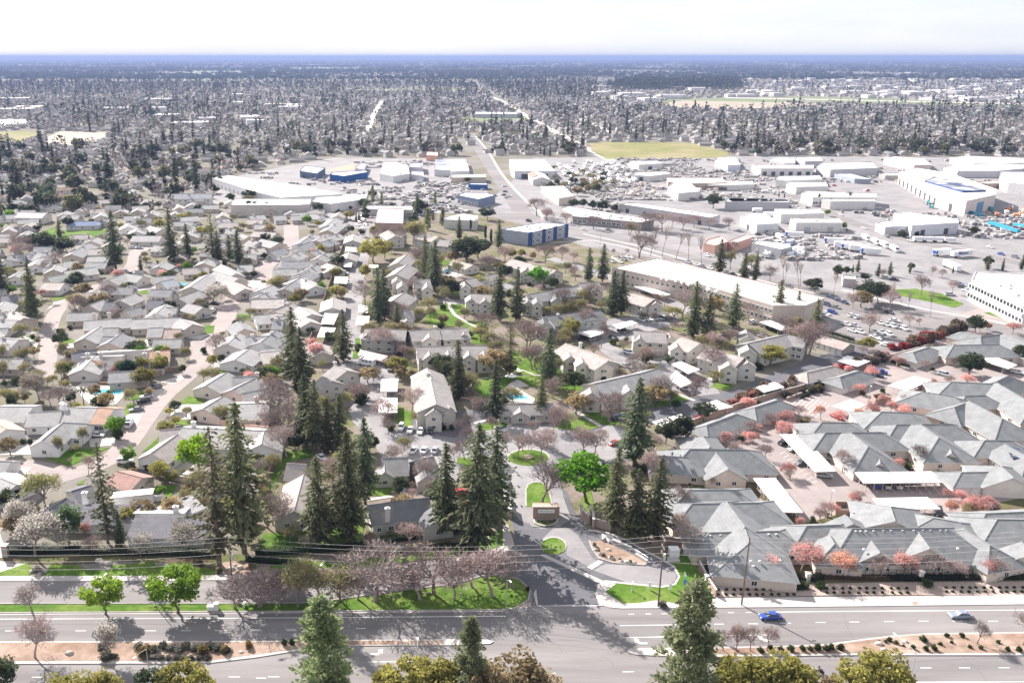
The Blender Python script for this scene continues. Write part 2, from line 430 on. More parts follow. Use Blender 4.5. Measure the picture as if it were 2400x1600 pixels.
for s in range(5):
    mb, T = bare_meshes(120 + s, levels=5, kids=(6, 4, 4, 4, 3), h0=.27, ratio=.68, spread=.72, up=.16, twig_r=.0034)
    big, small = split_bare(mb)
    lib('bare', s, [('crown', small.mesh('twigs', 'twig'), None), ('trunk', big.mesh('limbs', 'twig'), None)])
    if s < 3:
        lib('blossom', s, [('crown', tip_leaves(T, s, .018, 1, jit=.028), None), ('branches', small.mesh('twigs', 'twig'), (.2, .13, .12)), ('trunk', big.mesh('limbs', 'twig'), (.22, .17, .15))])
        lib('budding', s, [('crown', tip_leaves(T, 9 + s, .017, 1, jit=.03), None), ('branches', small.mesh('twigs', 'twig'), (.2, .17, .14)), ('trunk', big.mesh('limbs', 'twig'), (.25, .22, .2))])
for s in range(2):
    mb, T = bare_meshes(150 + s, levels=4, kids=(9, 3, 3, 3), h0=.62, ratio=.5, spread=.45, up=.5, rad=.014)
    big, small = split_bare(mb)
    lib('poplar', s, [('crown', small.mesh('twigs', 'twig'), None), ('trunk', big.mesh('limbs', 'twig'), (.3, .25, .22))])
for s in range(2):
    lib('cypress', s, [('crown', leafy_mesh(160 + s, 40, 30, .03, .07, .02, 1.0, .05, 0), None), ('trunk', trunk_mesh(.4, .02), None)])
def palm_parts(seed):
    rng = random.Random(seed); mb = MB()
    for i in range(26):
        a = rng.uniform(0, 6.283); e = rng.uniform(-.5, 1.1); p = Vector((0, 0, .86)); L = .24
        for s in range(4):
            d = Vector((math.cos(a) * math.cos(e), math.sin(a) * math.cos(e), math.sin(e))); q = p + d * L / 4
            w = Vector((-math.sin(a), math.cos(a), 0)) * (.03 if s in (1, 2) else .018)
            mb.add([p - w, p + w, q + w * .8, q - w * .8], [(0, 1, 2, 3)]); p = q; e -= .45
    return [('fronds', mb.mesh('fronds', 'leaf'), None), ('trunk', trunk_mesh(.86, .022), None)]
lib('palm', 0, palm_parts(5)); lib('palm', 1, palm_parts(6))
# plainer versions for the distance
for s in range(4):
    lib('far_conifer', s, [('crown', redwood_mesh(200 + s, 13, 6, .075, .16, .06, .35), None), ('trunk', trunk_mesh(.5, .02, 0, 1), None)])
    lib('far_round', s, [('crown', leafy_mesh(210 + s, 12, 26, .11, .42, .2, 1.0, .22), None), ('trunk', trunk_mesh(.5, .03, 0, 1), None)])
    mb, T = bare_meshes(220 + s, levels=3, kids=(5, 5, 6), h0=.3, ratio=.7, spread=.65, up=.25, twig_r=.006, rad=.025)
    big, small = split_bare(mb)
    lib('far_bare', s, [('crown', tip_leaves(T, s, .045, 1, 'twig', .07), None), ('trunk', mb.mesh('limbs', 'twig'), None)])
COLOURS = {
    'redwood': [(.13, .15, .078), (.145, .155, .08), (.115, .145, .08)], 'thin_redwood': [(.16, .15, .085), (.14, .145, .085)],
    'pine': [(.22, .27, .13), (.25, .28, .15)], 'leafy': [(.12, .24, .02)], 'olive': [(.19, .19, .035)], 'bush': [(.07, .1, .03)],
    'bare': [(.33, .255, .24), (.36, .275, .26), (.3, .245, .23)], 'poplar': [(.34, .28, .25)], 'blossom': [(.55, .2, .17)],
    'budding': [(.27, .25, .09)], 'cypress': [(.04, .06, .035)], 'palm': [(.1, .13, .05)],
    'far_conifer': [(.06, .078, .05), (.066, .08, .048), (.052, .072, .055)], 'far_round': [(.06, .075, .04), (.075, .085, .045), (.11, .115, .05), (.05, .068, .04)],
    'far_bare': [(.24, .2, .185), (.27, .225, .2), (.2, .17, .155)]}
NAMES = {'redwood': 'redwood_tree', 'thin_redwood': 'redwood_tree', 'pine': 'pine_tree', 'leafy': 'leafy_tree', 'bush': 'shrub', 'bare': 'bare_tree', 'poplar': 'poplar_tree',
         'blossom': 'blossom_tree', 'budding': 'budding_tree', 'cypress': 'cypress_tree', 'palm': 'palm_tree', 'far_conifer': 'conifer_tree', 'far_round': 'evergreen_tree', 'far_bare': 'bare_tree'}
def plant(kind, loc, h, w=1.0, col=None, label=None, phrase=None, group=None, rng=R, cat=None, name=None):
    i = rng.randrange(len(LIB[kind])); rz = rng.uniform(0, 6.283)
    o = root(name or NAMES[kind], loc, rz=rz); o.scale = (h * w, h * w, h)
    c = col or rng.choice(COLOURS[kind]); v = rng.uniform(.88, 1.12); c = tuple(x * v for x in c)
    for nm, me, pc in LIB[kind][i]: obj(nm, me, o, color=pc or (c if me.materials[0].name != 'bark' else None))
    if label: tag(o, label, cat or ('shrub' if kind == 'bush' else 'tree'), group)
    elif phrase: later(o, phrase, cat or ('shrub' if kind == 'bush' else 'tree'), group)
    return o
def T(kind, bx, by, ty, label=None, w=1.0, col=None, group=None, phrase=None):
    """tree standing at photo point (bx,by) of the current region whose top reaches row ty"""
    return plant(kind, W(bx, by), hgt(bx, by, ty), w, col, label, phrase, group)
def hedge(L, w, h, label, col=(.05, .075, .025), dens=26, cat='hedge', name='hedge', leaf=.16):
    """clipped or loose hedge along a line: leaf faces over an uneven dark core"""
    P = pts(L, 0) if not isinstance(L[0], Vector) else L
    rng = np.random.default_rng(int(abs(P[0].x) * 10 + abs(P[0].y) * 7)); C = []
    mb = MB()
    for a, b in zip(P, P[1:]):
        d = b - a; n = max(2, int(d.length * dens * (w + 2 * h) / 3)); t = rng.uniform(0, 1, n)
        s = rng.choice([0, 1, 2], n); nr = np.array([-d.y, d.x, 0]) / max(d.length, .01)
        off = np.where(s == 0, -1, np.where(s == 1, 1, rng.uniform(-1, 1, n))) * w / 2
        z = np.where(s == 2, h, rng.uniform(0.05, 1, n) * h)
        lum = .7 + .5 * np.sin(t * d.length * 1.9 + rng.uniform(0, 6)) * np.sin(t * d.length * .7)
        c = np.array([a.x, a.y, 0]) + t[:, None] * np.array([d.x, d.y, 0]) + nr * off[:, None] * (lum * .3 + .75)[:, None]
        c[:, 2] = z * (lum * .25 + .8); C.append(c + rng.normal(0, .06, c.shape))
    mb.band(P, w * .6, 0, h * .7)
    o = obj(name, None, None, P[0]); tag(o, label, cat)
    C = np.concatenate(C) - np.array(P[0]); U, V = rand_axes(rng, len(C), leaf)
    obj('foliage', quads_mesh('foliage', C, U, V, 'leaf'), o, color=col)
    part('core', mb, 'leaf', o, color=col)
    return o

def thicket(L, n, h, cols, phrase, w=1.2):
    """bank of separate shrubs along a line"""
    P = pts(L, 0)
    for i in range(n):
        t = (i + R.random()) / n * (len(P) - 1); k = min(int(t), len(P) - 2); q = P[k].lerp(P[k + 1], t - k) + Vector((R.gauss(0, 1.0), R.gauss(0, 1.0), 0)); q.z = 0
        plant('bush', q, h * R.uniform(.7, 1.25), w * R.uniform(.9, 1.3), R.choice(cols), None, phrase, 'shrub banks')
# ------------------------------------------------------------------ building kit
def unit_box(name, m, sx=1, sy=1, sz=1):
    mb = MB(); mb.box((0, 0, -sz / 2), sx, sy, sz); return mb.mesh(name, m)
def frame_mesh():
    mb = MB(); b = .09
    for cx_, cz, sx, sz in ((0, .5 - b / 2, 1.12, b), (0, -.5 + b / 2, 1.12, b), (-.5, 0, b, 1 - 2 * b), (.5, 0, b, 1 - 2 * b), (0, 0, b * .5, 1 - 2 * b)):
        mb.box((cx_, -.06, cz - sz / 2), sx, .13, sz)
    return mb.mesh('frame', 'plain')
ME_PANE = unit_box('window', 'glass', 1, .1, 1); ME_FRAME = frame_mesh()
def garage_mesh():
    mb = MB()
    for i in range(4): mb.box((0, 0, -.5 + i * .25), 1, .08, .235)
    mb.box((0, .03, -.5), 1.0, .05, 1.0)
    return mb.mesh('garage_door', 'plain')
ME_GAR = garage_mesh(); ME_DOOR = unit_box('door', 'plain', 1, .1, 1)
ME_VENT = unit_box('roof_vent', 'plain', .45, .45, .4)
def put(me, name, parent, pos, ang, w, h, color=None):
    """a thin piece on a wall: its local -y looks out along direction ang"""
    o = obj(name, me, parent, Vector(pos) - parent.location, ang + math.pi / 2, color, (w, 1, h))
    return o
def window(parent, pos, ang, w=1.2, h=1.2, fc=(.75, .74, .72)):
    o = put(ME_PANE, 'window', parent, pos, ang, w, h)
    obj('frame', ME_FRAME, o, color=fc)
FOOT = []                               # flat roofed plans
SEG = []                                # ridges built so far, to keep plants out of the houses
def wing(parent, a, b, w, h, r, ends='gg', wall=(.5, .46, .42), roof=(.24, .235, .235), ov=.5, nwin=2, storeys=1, gar=0, endwin=1, fascia=(.55, .52, .5), gside=None, gcol=(.6, .56, .53)):
    """one roofed block under the ridge a-b (points at ridge height)"""
    a = Vector((a.x, a.y)); b = Vector((b.x, b.y)); d = b - a; L = d.length; u = d / L; n = Vector((-u.y, u.x)); hw = w / 2
    SEG.append((a.copy(), b.copy(), hw + (hw if 'h' in ends else 0) * .5))
    # roof outline ends along u
    s0 = -(hw) if ends[0] == 'h' else 0.0; s1 = L + (hw if ends[1] == 'h' else 0.0)
    w0 = s0 if ends[0] == 'h' else s0 + ov; w1 = s1 if ends[1] == 'h' else s1 - ov       # wall ends
    e0 = s0 - ov if ends[0] == 'h' else s0; e1 = s1 + ov if ends[1] == 'h' else s1       # eave ends
    sl = r / hw; ez = h - ov * sl; top = h + r; th = .16
    def p(s, t, z): q = a + u * s + n * t; return (q.x, q.y, z)
    mb = MB(); k = hw + ov
    E0l, E0r, E1l, E1r = p(e0, k, ez), p(e0, -k, ez), p(e1, k, ez), p(e1, -k, ez); R0, R1 = p(0, 0, top), p(L, 0, top)
    dn = lambda q: (q[0], q[1], q[2] - th)
    V = [E0l, E0r, E1l, E1r, R0, R1]; V = V + [dn(q) for q in V]
    fs = [(0, 4, 5, 2), (1, 3, 5, 4)]; 
    if ends[0] == 'h': fs += [(0, 1, 4)]
    if ends[1] == 'h': fs += [(2, 5, 3)]
    lo = [tuple(i + 6 for i in reversed(f)) for f in fs]
    rim = [(2, 0), (1, 3)]
    rim += [(0, 1)] if ends[0] == 'h' else [(0, 4), (4, 1)]
    rim += [(3, 2)] if ends[1] == 'h' else [(3, 5), (5, 2)]
    mb.add(V, fs + lo)
    ro = part('roof', mb, 'roof', parent, roof)
    fb = MB(); fb.add(V, [(x, y, y + 6, x + 6) for x, y in rim])
    obj('fascia', fb.mesh('fascia', 'plain', tuple(parent.location)), ro, color=fascia)
    rc = MB(); x0 = Vector(R0); x1 = Vector(R1); rc.tube(x0 + Vector((0, 0, .02)), x1 + Vector((0, 0, .02)), .13, .13, 5)
    for e_, r_ in ((0, R0), (1, R1)):
        if ends[e_] == 'h':
            for q_ in ((E0l, E0r), (E1l, E1r))[e_]: rc.tube(Vector(r_) + Vector((0, 0, .02)), Vector(q_) + Vector((0, 0, .02)), .11, .11, 4)
    obj('ridge_cap', rc.mesh('ridge_cap', 'roof', tuple(parent.location)), ro, color=tuple(c * 1.12 for c in roof))
    wb = MB(); zt = h - .02; ht = top - .1
    def gend(s, flip):
        q = [p(s, hw, -.05), p(s, -hw, -.05), p(s, -hw, zt), p(s, 0, ht), p(s, hw, zt)]
        wb.add(q, [tuple(range(5))[::(1 if not flip else -1)]])
    def hend(s, flip):
        q = [p(s, hw, -.05), p(s, -hw, -.05), p(s, -hw, zt), p(s, hw, zt)]
        wb.add(q, [tuple(range(4))[::(1 if not flip else -1)]])
    (gend if ends[0] == 'g' else hend)(w0, False); (gend if ends[1] == 'g' else hend)(w1, True)
    for t in (hw, -hw):
        q = [p(w0, t, -.05), p(w1, t, -.05), p(w1, t, zt), p(w0, t, zt)]; wb.add(q, [(0, 1, 2, 3) if t < 0 else (3, 2, 1, 0)])
    part('wall', wb, 'wall', parent, wall)
    # openings on the sides that can be seen from the street side
    sh = (h - .3) / storeys
    for t in (1, -1):
        nn = n * t
        if nn.y > .35: continue
        ang = math.atan2(nn.y, nn.x); ll = w1 - w0
        if gar and (gside is None or gside == t):
            for i in range(gar):
                s = w0 + ll * (i + .5) / gar; q = p(s, t * (hw + .02), 1.2)
                put(ME_GAR, 'garage_door', parent, q, ang, min(ll / gar * .82, 4.9), 2.3, gcol)
        else:
            for st in range(storeys):
                for i in range(nwin):
                    s = w0 + ll * (i + .5) / nwin; q = p(s, t * (hw + .01), sh * st + sh * .58)
                    window(parent, q, ang, 1.15 + .5 * ((i * 7 + st * 3) % 3) / 2, 1.25)
    for s, sg, e in ((w0, -1, ends[0]), (w1, 1, ends[1])):
        nn = u * sg
        if nn.y > .35 or not endwin: continue
        ang = math.atan2(nn.y, nn.x)
        for st in range(storeys):
            for i in range(endwin):
                q = p(s + sg * .01, w * ((i + .5) / endwin - .5) * .8, sh * st + sh * .58)
                window(parent, q, ang, 1.3, 1.35)
    return ro
def shed(parent, a, b, depth, h, r, wall=(.6, .57, .55), roof=(.24, .235, .235), ov=.4, nwin=2):
    """mono-pitch block: high edge a-b (points at height h+r), falling to the right of a->b by depth (negative: left)"""
    a = Vector((a.x, a.y)); b = Vector((b.x, b.y)); d = b - a; L = d.length; u = d / L; n = Vector((u.y, -u.x)) * (1 if depth > 0 else -1); D = abs(depth)
    top = h + r; sl = r / D; th = .18
    def p(s, t, z): q = a + u * s + n * t; return (q.x, q.y, z)
    V = [p(-ov, -.25, top + .25 * sl), p(L + ov, -.25, top + .25 * sl), p(L + ov, D + ov, h - ov * sl), p(-ov, D + ov, h - ov * sl)]
    V = V + [(x, y, z - th) for x, y, z in V]
    ccw = n.x * u.y - n.y * u.x > 0
    mb = MB(); mb.add(V, [(0, 1, 2, 3), (7, 6, 5, 4)])
    ro = part('roof', mb, 'roof', parent, roof)
    fb = MB(); fb.add(V, [(i, (i + 1) % 4, (i + 1) % 4 + 4, i + 4) for i in range(4)])
    obj('fascia', fb.mesh('fascia', 'plain', tuple(parent.location)), ro, color=(.5, .48, .47))
    V = [p(0, 0, -.05), p(L, 0, -.05), p(L, D, -.05), p(0, D, -.05), p(0, 0, top - th), p(L, 0, top - th), p(L, D, h - th), p(0, D, h - th)]
    wb = MB(); wb.add(V, [(0, 1, 5, 4), (1, 2, 6, 5), (2, 3, 7, 6), (3, 0, 4, 7)])
    part('wall', wb, 'wall', parent, wall)
    for (o, t, nn, ll, ax) in ((0, D + .01, n, L, 'u'), (L + .01, 0, u, D, 'n'), (-.01, 0, -u, D, 'n'), (0, -.01, -n, L, 'u')):
        if nn.y > .3: continue
        for i in range(nwin):
            f_ = (i + .5) / nwin
            q = p(f_ * L, t, 1.5) if ax == 'u' else p(o, f_ * D, 1.5)
            window(parent, q, math.atan2(nn.y, nn.x), 1.4, 1.2)
def chimney(parent, q, z, w=1.1, d=.8, col=(.62, .59, .57), ang=0.0, z0=0.0):
    mb = MB(); mb.box(q, w, d, z - z0, ang, z0); mb.box(q, w + .25, d + .25, .22, ang, z); mb.box(q, w * .4, d * .4, .35, ang, z + .22)
    return part('chimney', mb, 'wall', parent, col)
def flat_block(parent, P, h, wall=(.6, .58, .57), roof=(.62, .6, .59), par=.6, rm='membrane', names=('wall', 'roof')):
    """flat-roofed block: plan polygon P (world), parapet above the roof sheet"""
    P = [Vector((q.x, q.y)) for q in P]; FOOT.append(P)
    ar = sum(P[i].x * P[(i + 1) % len(P)].y - P[(i + 1) % len(P)].x * P[i].y for i in range(len(P)))
    if ar < 0: P.reverse()
    c = sum(P, Vector((0, 0))) / len(P); wb = MB(); n = len(P)
    ins = [q + (c - q).normalized() * .35 for q in P]
    V = [(q.x, q.y, -.05) for q in P] + [(q.x, q.y, h + par) for q in P] + [(q.x, q.y, h + par) for q in ins] + [(q.x, q.y, h - .1) for q in ins]
    fs = []
    for i in range(n):
        j = (i + 1) % n
        fs += [(i, j, n + j, n + i), (n + i, n + j, 2 * n + j, 2 * n + i), (2 * n + i, 2 * n + j, 3 * n + j, 3 * n + i)]
    wb.add(V, fs); part(names[0], wb, 'wall', parent, wall)
    rb = MB(); rb.prism(ins, None, h); part(names[1], rb, rm, parent, roof)
def side_windows(parent, a, b, z, n, w=1.5, h=1.3, col=None, name='window'):
    """n windows on the wall from a to b (outside on the right of a->b)"""
    d = (b - a); d.z = 0; u = d.normalized(); nn = Vector((u.y, -u.x, 0)); ang = math.atan2(nn.y, nn.x)
    for i in range(n):
        q = a + d * ((i + .5) / n) + nn * .02; q.z = z
        if name == 'window': window(parent, q, ang, w, h)
        else: put(ME_GAR if name == 'garage_door' else ME_DOOR, name, parent, q, ang, w, h, col or (.6, .58, .56))
def carport(P, h, label, cat='carport', col=(.68, .65, .64), th=.25, posts=(6, 2), group=None):
    """thin flat roof on steel posts, plan polygon given by 4 roof corners (world)"""
    FOOT.append([Vector((q.x, q.y)) for q in P]); c = sum(P, Vector((0, 0, 0))) / 4; o = root('carport', (c.x, c.y, 0), label, cat, group)
    mb = MB(); mb.prism(P, h - th, h); mb.prism([q.copy() for q in P], h - th, h - th + .001)
    part('roof', mb, 'membrane', o, col)
    nx, ny = posts
    for i in range(nx):
        for j in range(ny):
            s, t = (i + .5) / nx, .18 + .64 * j / max(ny - 1, 1)
            q = (P[0] * (1 - s) + P[1] * s) * (1 - t) + (P[3] * (1 - s) + P[2] * s) * t
            pm = MB(); pm.box((q.x, q.y, 0), .14, .14, h - th - .01); part('post', pm, 'plain', o, (.55, .53, .52))
    return o
# ------------------------------------------------------------------ vehicles
def loft(sections):
    """closed rings joined in sequence"""
    mb = MB(); n = len(sections[0]); V = [q for s in sections for q in s]
    fs = []
    for i in range(len(sections) - 1):
        for j in range(n): fs.append((i * n + j, i * n + (j + 1) % n, (i + 1) * n + (j + 1) % n, (i + 1) * n + j))
    fs += [tuple(range(n))[::-1], tuple(range((len(sections) - 1) * n, len(sections) * n))]
    mb.add(V, fs); return mb
def ring(x, hw, zb, zt, c=.12):
    return [(x, -hw + c, zb), (x, hw - c, zb), (x, hw, zb + c), (x, hw, zt - c), (x, hw - c * 1.3, zt), (x, -hw + c * 1.3, zt), (x, -hw, zt - c), (x, -hw, zb + c)]
def wheel_parts(xs, hw, r):
    out = []
    for x in xs:
        for s in (1, -1):
            mb = MB(); mb.tube((x, s * (hw - .2), r), (x, s * (hw + .01), r), r, r, 12)
            rm = MB(); rm.tube((x, s * (hw - .1), r), (x, s * (hw + .02), r), r * .58, r * .58, 10)
            out.append(('wheel', mb.mesh('tyre', 'rubber'), [('rim', rm.mesh('rim', 'steel'))]))
    return out
def lamps(x0, x1, y, z):
    out = []
    for nm, x in (('headlight', x0), ('tail_light', x1)):
        for s in (1, -1):
            mb = MB(); mb.box((x, s * y, z), .1, .35, .16); out.append((nm, mb.mesh(nm, 'plain'), [], (.8, .8, .78) if nm == 'headlight' else (.5, .03, .03)))
    return out
def car_kind(prof, cab, hw, wheels, r=.33, L=4.6):
    """prof: (x, top z) of the lower body; cab: (x, z, half width) rings of the glasshouse"""
    b = loft([ring(x, hw * (k if len(q) < 1 else 1) * wq, .24, z, .14) for (x, z, wq), q, k in [(p, (), 1) for p in prof]])
    g = loft([[(x, -w, zb), (x, w, zb), (x2, w * .86, z), (x2, -w * .86, z)] for (x, x2, zb, z, w) in cab])
    rf = MB(); i0, i1 = 1, len(cab) - 2
    A, B = cab[i0], cab[i1]
    xs0, xs1, z, w = A[1], B[1], A[3] + .03, A[4] * .84
    rf.add([(xs0, -w, z - .02), (xs0, w, z - .02), (xs1, w, z), (xs1, -w, z), (xs0, -w, z + .03), (xs0, w, z + .03), (xs1, w, z + .03), (xs1, -w, z + .03)],
           [(3, 2, 1, 0), (4, 5, 6, 7), (0, 1, 5, 4), (1, 2, 6, 5), (2, 3, 7, 6), (3, 0, 4, 7)])
    P = [('body', b.mesh('body', 'paint', smooth=False), [], 'c'), ('windows', g.mesh('glasshouse', 'glass'), []), ('roof', rf.mesh('roof', 'paint'), [], 'c')]
    for s in (1, -1):                                      # door pillars so that the glass reads as panes
        for x in ((A[1] + B[1]) / 2 - .05, B[1] - .1):
            mb = MB(); mb.add([(x, s * (A[4] + .01), A[2]), (x + .12, s * (A[4] + .01), A[2]), (x + .12, s * (A[4] * .86 + .012), A[3]), (x, s * (A[4] * .86 + .012), A[3])], [(0, 1, 2, 3) if s < 0 else (3, 2, 1, 0)])
            P.append(('pillar', mb.mesh('pillar', 'paint'), [], 'c'))
    P += wheel_parts(wheels, hw, r) + lamps(prof[0][0] + .02, prof[-1][0] - .02, hw * .72, .62)
    return P
VEH = {}
VEH['sedan'] = car_kind([(-2.3, .6, .85), (-2.15, .78, .95), (-1.1, .92, 1), (1.2, .95, 1), (2.1, .88, .96), (2.32, .7, .86)],
                        [(-1.25, -1.0, .88, .9, .74), (-1.15, -.4, .88, 1.42, .76), (.6, .5, .9, 1.44, .76), (1.75, 1.0, .9, 1.36, .74), (1.85, 1.7, .88, .92, .7)], .9, (-1.42, 1.4))
VEH['suv'] = car_kind([(-2.3, .75, .88), (-2.15, .98, .96), (-1.2, 1.08, 1), (2.1, 1.12, 1), (2.35, .95, .93)],
                      [(-1.35, -1.1, 1.0, 1.04, .78), (-1.25, -.6, 1.0, 1.68, .8), (.7, .7, 1.04, 1.74, .8), (2.15, 1.85, 1.06, 1.68, .8), (2.3, 2.2, 1.04, 1.06, .78)], .95, (-1.45, 1.4), .37)
VEH['van'] = car_kind([(-2.7, .8, .9), (-2.6, 1.05, .97), (-1.9, 1.15, 1), (-1.85, 1.2, 1), (2.7, 1.25, 1), (2.75, 1.2, .97)],
                      [(-2.1, -1.9, 1.1, 1.15, .9), (-2.0, -1.2, 1.1, 2.15, .92), (.6, .6, 1.1, 2.25, .94), (2.72, 2.6, 1.1, 2.2, .93), (2.74, 2.65, 1.1, 2.0, .92)], .98, (-1.7, 1.65), .38)
def car(kind, loc, rz, col, label=None, phrase=None, group=None, cat='car', name='car'):
    o = root(name, loc, rz=rz)
    for p in VEH[kind]:
        c = p[3] if len(p) > 3 else None
        q = obj(p[0], p[1], o, color=col if c == 'c' else c)
        for sub in p[2]: obj(sub[0], sub[1], q)
    if label: tag(o, label, cat, group)
    elif phrase: later(o, phrase, cat, group)
    return o
def panel_van_body(o, col):
    mb = MB(); mb.box((.9, 0, 1.2), 3.5, 1.9, .98); part_l = obj('cargo_box', mb.mesh('cargo_box', 'paint'), o, color=col)
CARCOL = {'white': (.75, .75, .76), 'silver': (.4, .41, .43), 'grey': (.16, .165, .175), 'black': (.02, .02, .024), 'blue': (.02, .06, .3), 'red': (.45, .03, .04), 'tan': (.4, .34, .27), 'green': (.03, .2, .16), 'navy': (.025, .04, .1), 'slate': (.2, .235, .31)}
def C_(kind, x, y, dx, dy, colr, label=None, phrase=None, group=None, cat='car', name='car', z=.03):
    """vehicle at photo point (x,y), nose towards the photo point (x+dx, y+dy)"""
    p = W(x, y, 0); q = W(x + dx, y + dy, 0); d = p - q; p.z = z
    return car(kind, p, math.atan2(d.y, d.x), CARCOL[colr], label, phrase, group, cat, name)
# ------------------------------------------------------------------ poles and lamps
def lamp_post(bx, by, ty, armx, army, label, group='street lamps'):
    b = W(bx, by); h = hgt(bx, by, ty); o = root('street_lamp', b, label, 'street lamp', group)
    mb = MB(); mb.tube((0, 0, 0), (0, 0, h), .11, .07, 8); obj('pole', mb.mesh('pole', 'plain'), o, color=(.42, .41, .41))
    e = Vector((armx, army, h + .5)); am = MB(); am.tube((0, 0, h), tuple(e * .5 + Vector((0, 0, h * .5 + .15))), .05, .05, 6); am.tube(tuple(e * .5 + Vector((0, 0, h * .5 + .15))), tuple(e), .05, .04, 6)
    ar = obj('arm', am.mesh('arm', 'plain'), o, color=(.5, .49, .49))
    hm = MB(); a = math.atan2(army, armx); hm.box((e.x, e.y, e.z - .1), .75, .32, .16, a); obj('lamp_head', hm.mesh('lamp_head', 'plain'), o, color=(.75, .75, .75))
    fm = MB(); fm.tube((0, 0, 0), (0, 0, .5), .22, .2, 8); obj('base', fm.mesh('base', 'plain'), o, color=(.4, .39, .38))
    return o
# ================================================================== THE SETTING: ground, roads, pavements, lawns
def big_ground():
    mb = MB(); P = [(-90000, -300, 0), (90000, -300, 0), (90000, 90000, 0), (-90000, 90000, 0)]
    mb.add(P, [(0, 1, 2, 3)]); tag(obj('ground', mb.mesh('ground', 'plain_ground')), None, None, kind='structure')
big_ground()
def ssheet(name, L, z, m, z0=None, sm=False, **k):           # points in photo pixels
    return sheet(name, [S(x, y, z) for x, y in L], z, m, z0, sm, **k)
RSEG = []
def road(name, L, w, m='asphalt', z=.03, sm=True):
    q = pts(L); RSEG.extend((a, b, w / 2) for a, b in zip(q, q[1:]))
    return strip(name, L, w, z - .03, z, m, sm, kind='structure')
RZ = .05
# base of the districts
ssheet('gravel_yard', [(-700, 1700), (3200, 1700), (3200, 1400), (1640, 1400), (1640, 1330), (1330, 1330), (1330, 1410), (-700, 1420)], .012, 'gravel')
ssheet('complex_ground', [(560, 1360), (640, 1000), (690, 900), (760, 700), (830, 560), (1010, 500), (1200, 500), (1320, 560), (1500, 620), (1900, 780), (1560, 1010), (1590, 1180), (1640, 1400), (1200, 1360)], .016, 'bed')
ssheet('parking_ground', [(1570, 1010), (1900, 870), (2150, 760), (2420, 690), (3000, 660), (3200, 1330), (1840, 1330), (1640, 1130)], .02, 'asphalt_pink')
ssheet('industrial_yard', [(1110, 500), (1230, 400), (1250, 370), (1700, 366), (2100, 366), (2600, 380), (3000, 520), (3000, 860), (2420, 740), (2250, 760), (1880, 690), (1560, 610), (1330, 570)], .014, 'asphalt_pale')
ssheet('commercial_yard', [(480, 470), (560, 410), (780, 370), (1090, 372), (1190, 520), (1100, 540), (900, 545), (600, 500)], .014, 'asphalt_pale')
# boulevard with its frontage road
BV = ssheet('boulevard', [(-900, 1441), (0, 1436.5), (600, 1433), (1195, 1428), (1265, 1418), (1405, 1417), (1455, 1424.5), (1900, 1420), (2400, 1413.5), (3300, 1404), (3300, 1602), (2400, 1606), (0, 1622), (-900, 1630)], RZ, 'asphalt', RZ - .05)
at('A1')
FR = sheet('frontage_road', [(-900, 540), (1200, 538), (2016, 530), (2500, 505), (3100, 455), (3500, 400), (3880, 330), (4020, 240), (4180, 300), (4230, 735), (4060, 640), (3800, 520), (3500, 580), (3000, 640), (2600, 700), (2100, 720), (1200, 718), (-900, 720)], RZ - .012, 'asphalt', RZ - .045)
at('A3')
EN = sheet('entrance_road', [(150, 742), (700, 735), (665, 650), (685, 575), (735, 545), (900, 565), (1180, 592), (1290, 570), (1325, 510), (1280, 430), (1170, 365), (1060, 310), (900, 215), (750, 160), (600, 140), (540, 60), (490, -20), (440, -150), (360, -250), (560, -300), (900, -400), (900, -650), (500, -800), (400, -700), (-200, -820), (-900, -760), (-900, -560), (-300, -480), (-120, -300), (-20, -60), (20, 200), (-30, 330), (-300, 420), (-400, 500), (60, 520), (160, 620)], RZ - .004, 'asphalt_dark', RZ - .04)
# paler worn lanes on the entrance
sheet('entrance_lane', [(230, 215), (330, 120), (430, 118), (520, 180), (590, 290), (640, 370), (700, 385), (610, 430), (430, 335), (420, 260), (330, 190)], RZ + .008, 'asphalt_pale')
sheet('entrance_lane', [(640, 455), (740, 405), (1060, 425), (1230, 445), (1290, 480), (1290, 540), (1200, 575), (900, 550)], RZ + .008, 'asphalt_pale')
sheet('entrance_lane', [(-30, -60), (10, -140), (-20, -300), (40, -320), (120, -200), (150, -30), (170, 40), (330, 118), (230, 130), (60, 60)], RZ + .008, 'asphalt_pale')
sheet('crosswalk_band', [(215, 335), (260, 330), (735, 545), (690, 560)], RZ + .02, 'concrete')
sheet('crosswalk_band', [(590, 430), (680, 375), (720, 390), (630, 450)], RZ + .02, 'concrete')
sheet('gutter_apron', [(195, 738), (170, 640), (190, 600), (205, 735), (470, 725), (470, 738)], RZ + .02, 'concrete')
# pavements
at('A1')
sheet('sidewalk', [(-900, 500), (1200, 498), (2016, 490), (2500, 470), (3100, 415), (3500, 362), (3800, 318), (3960, 262), (3960, 100), (4000, 95), (4050, 250), (4000, 310), (3860, 345), (3500, 395), (3100, 448), (2500, 500), (2016, 528), (1200, 538), (-900, 540)], .16, 'concrete', 0)
at('A3')
sheet('sidewalk', [(735, 545), (820, 560), (740, 620), (790, 665), (880, 715), (1000, 712), (1130, 690), (1330, 720), (1500, 705), (1590, 668), (1640, 672), (2352, 665), (4030, 650), (5500, 640), (5500, 700), (4030, 722), (2352, 742), (860, 755), (760, 745), (700, 725), (672, 640), (692, 575)], .16, 'concrete', 0)
at('A1')
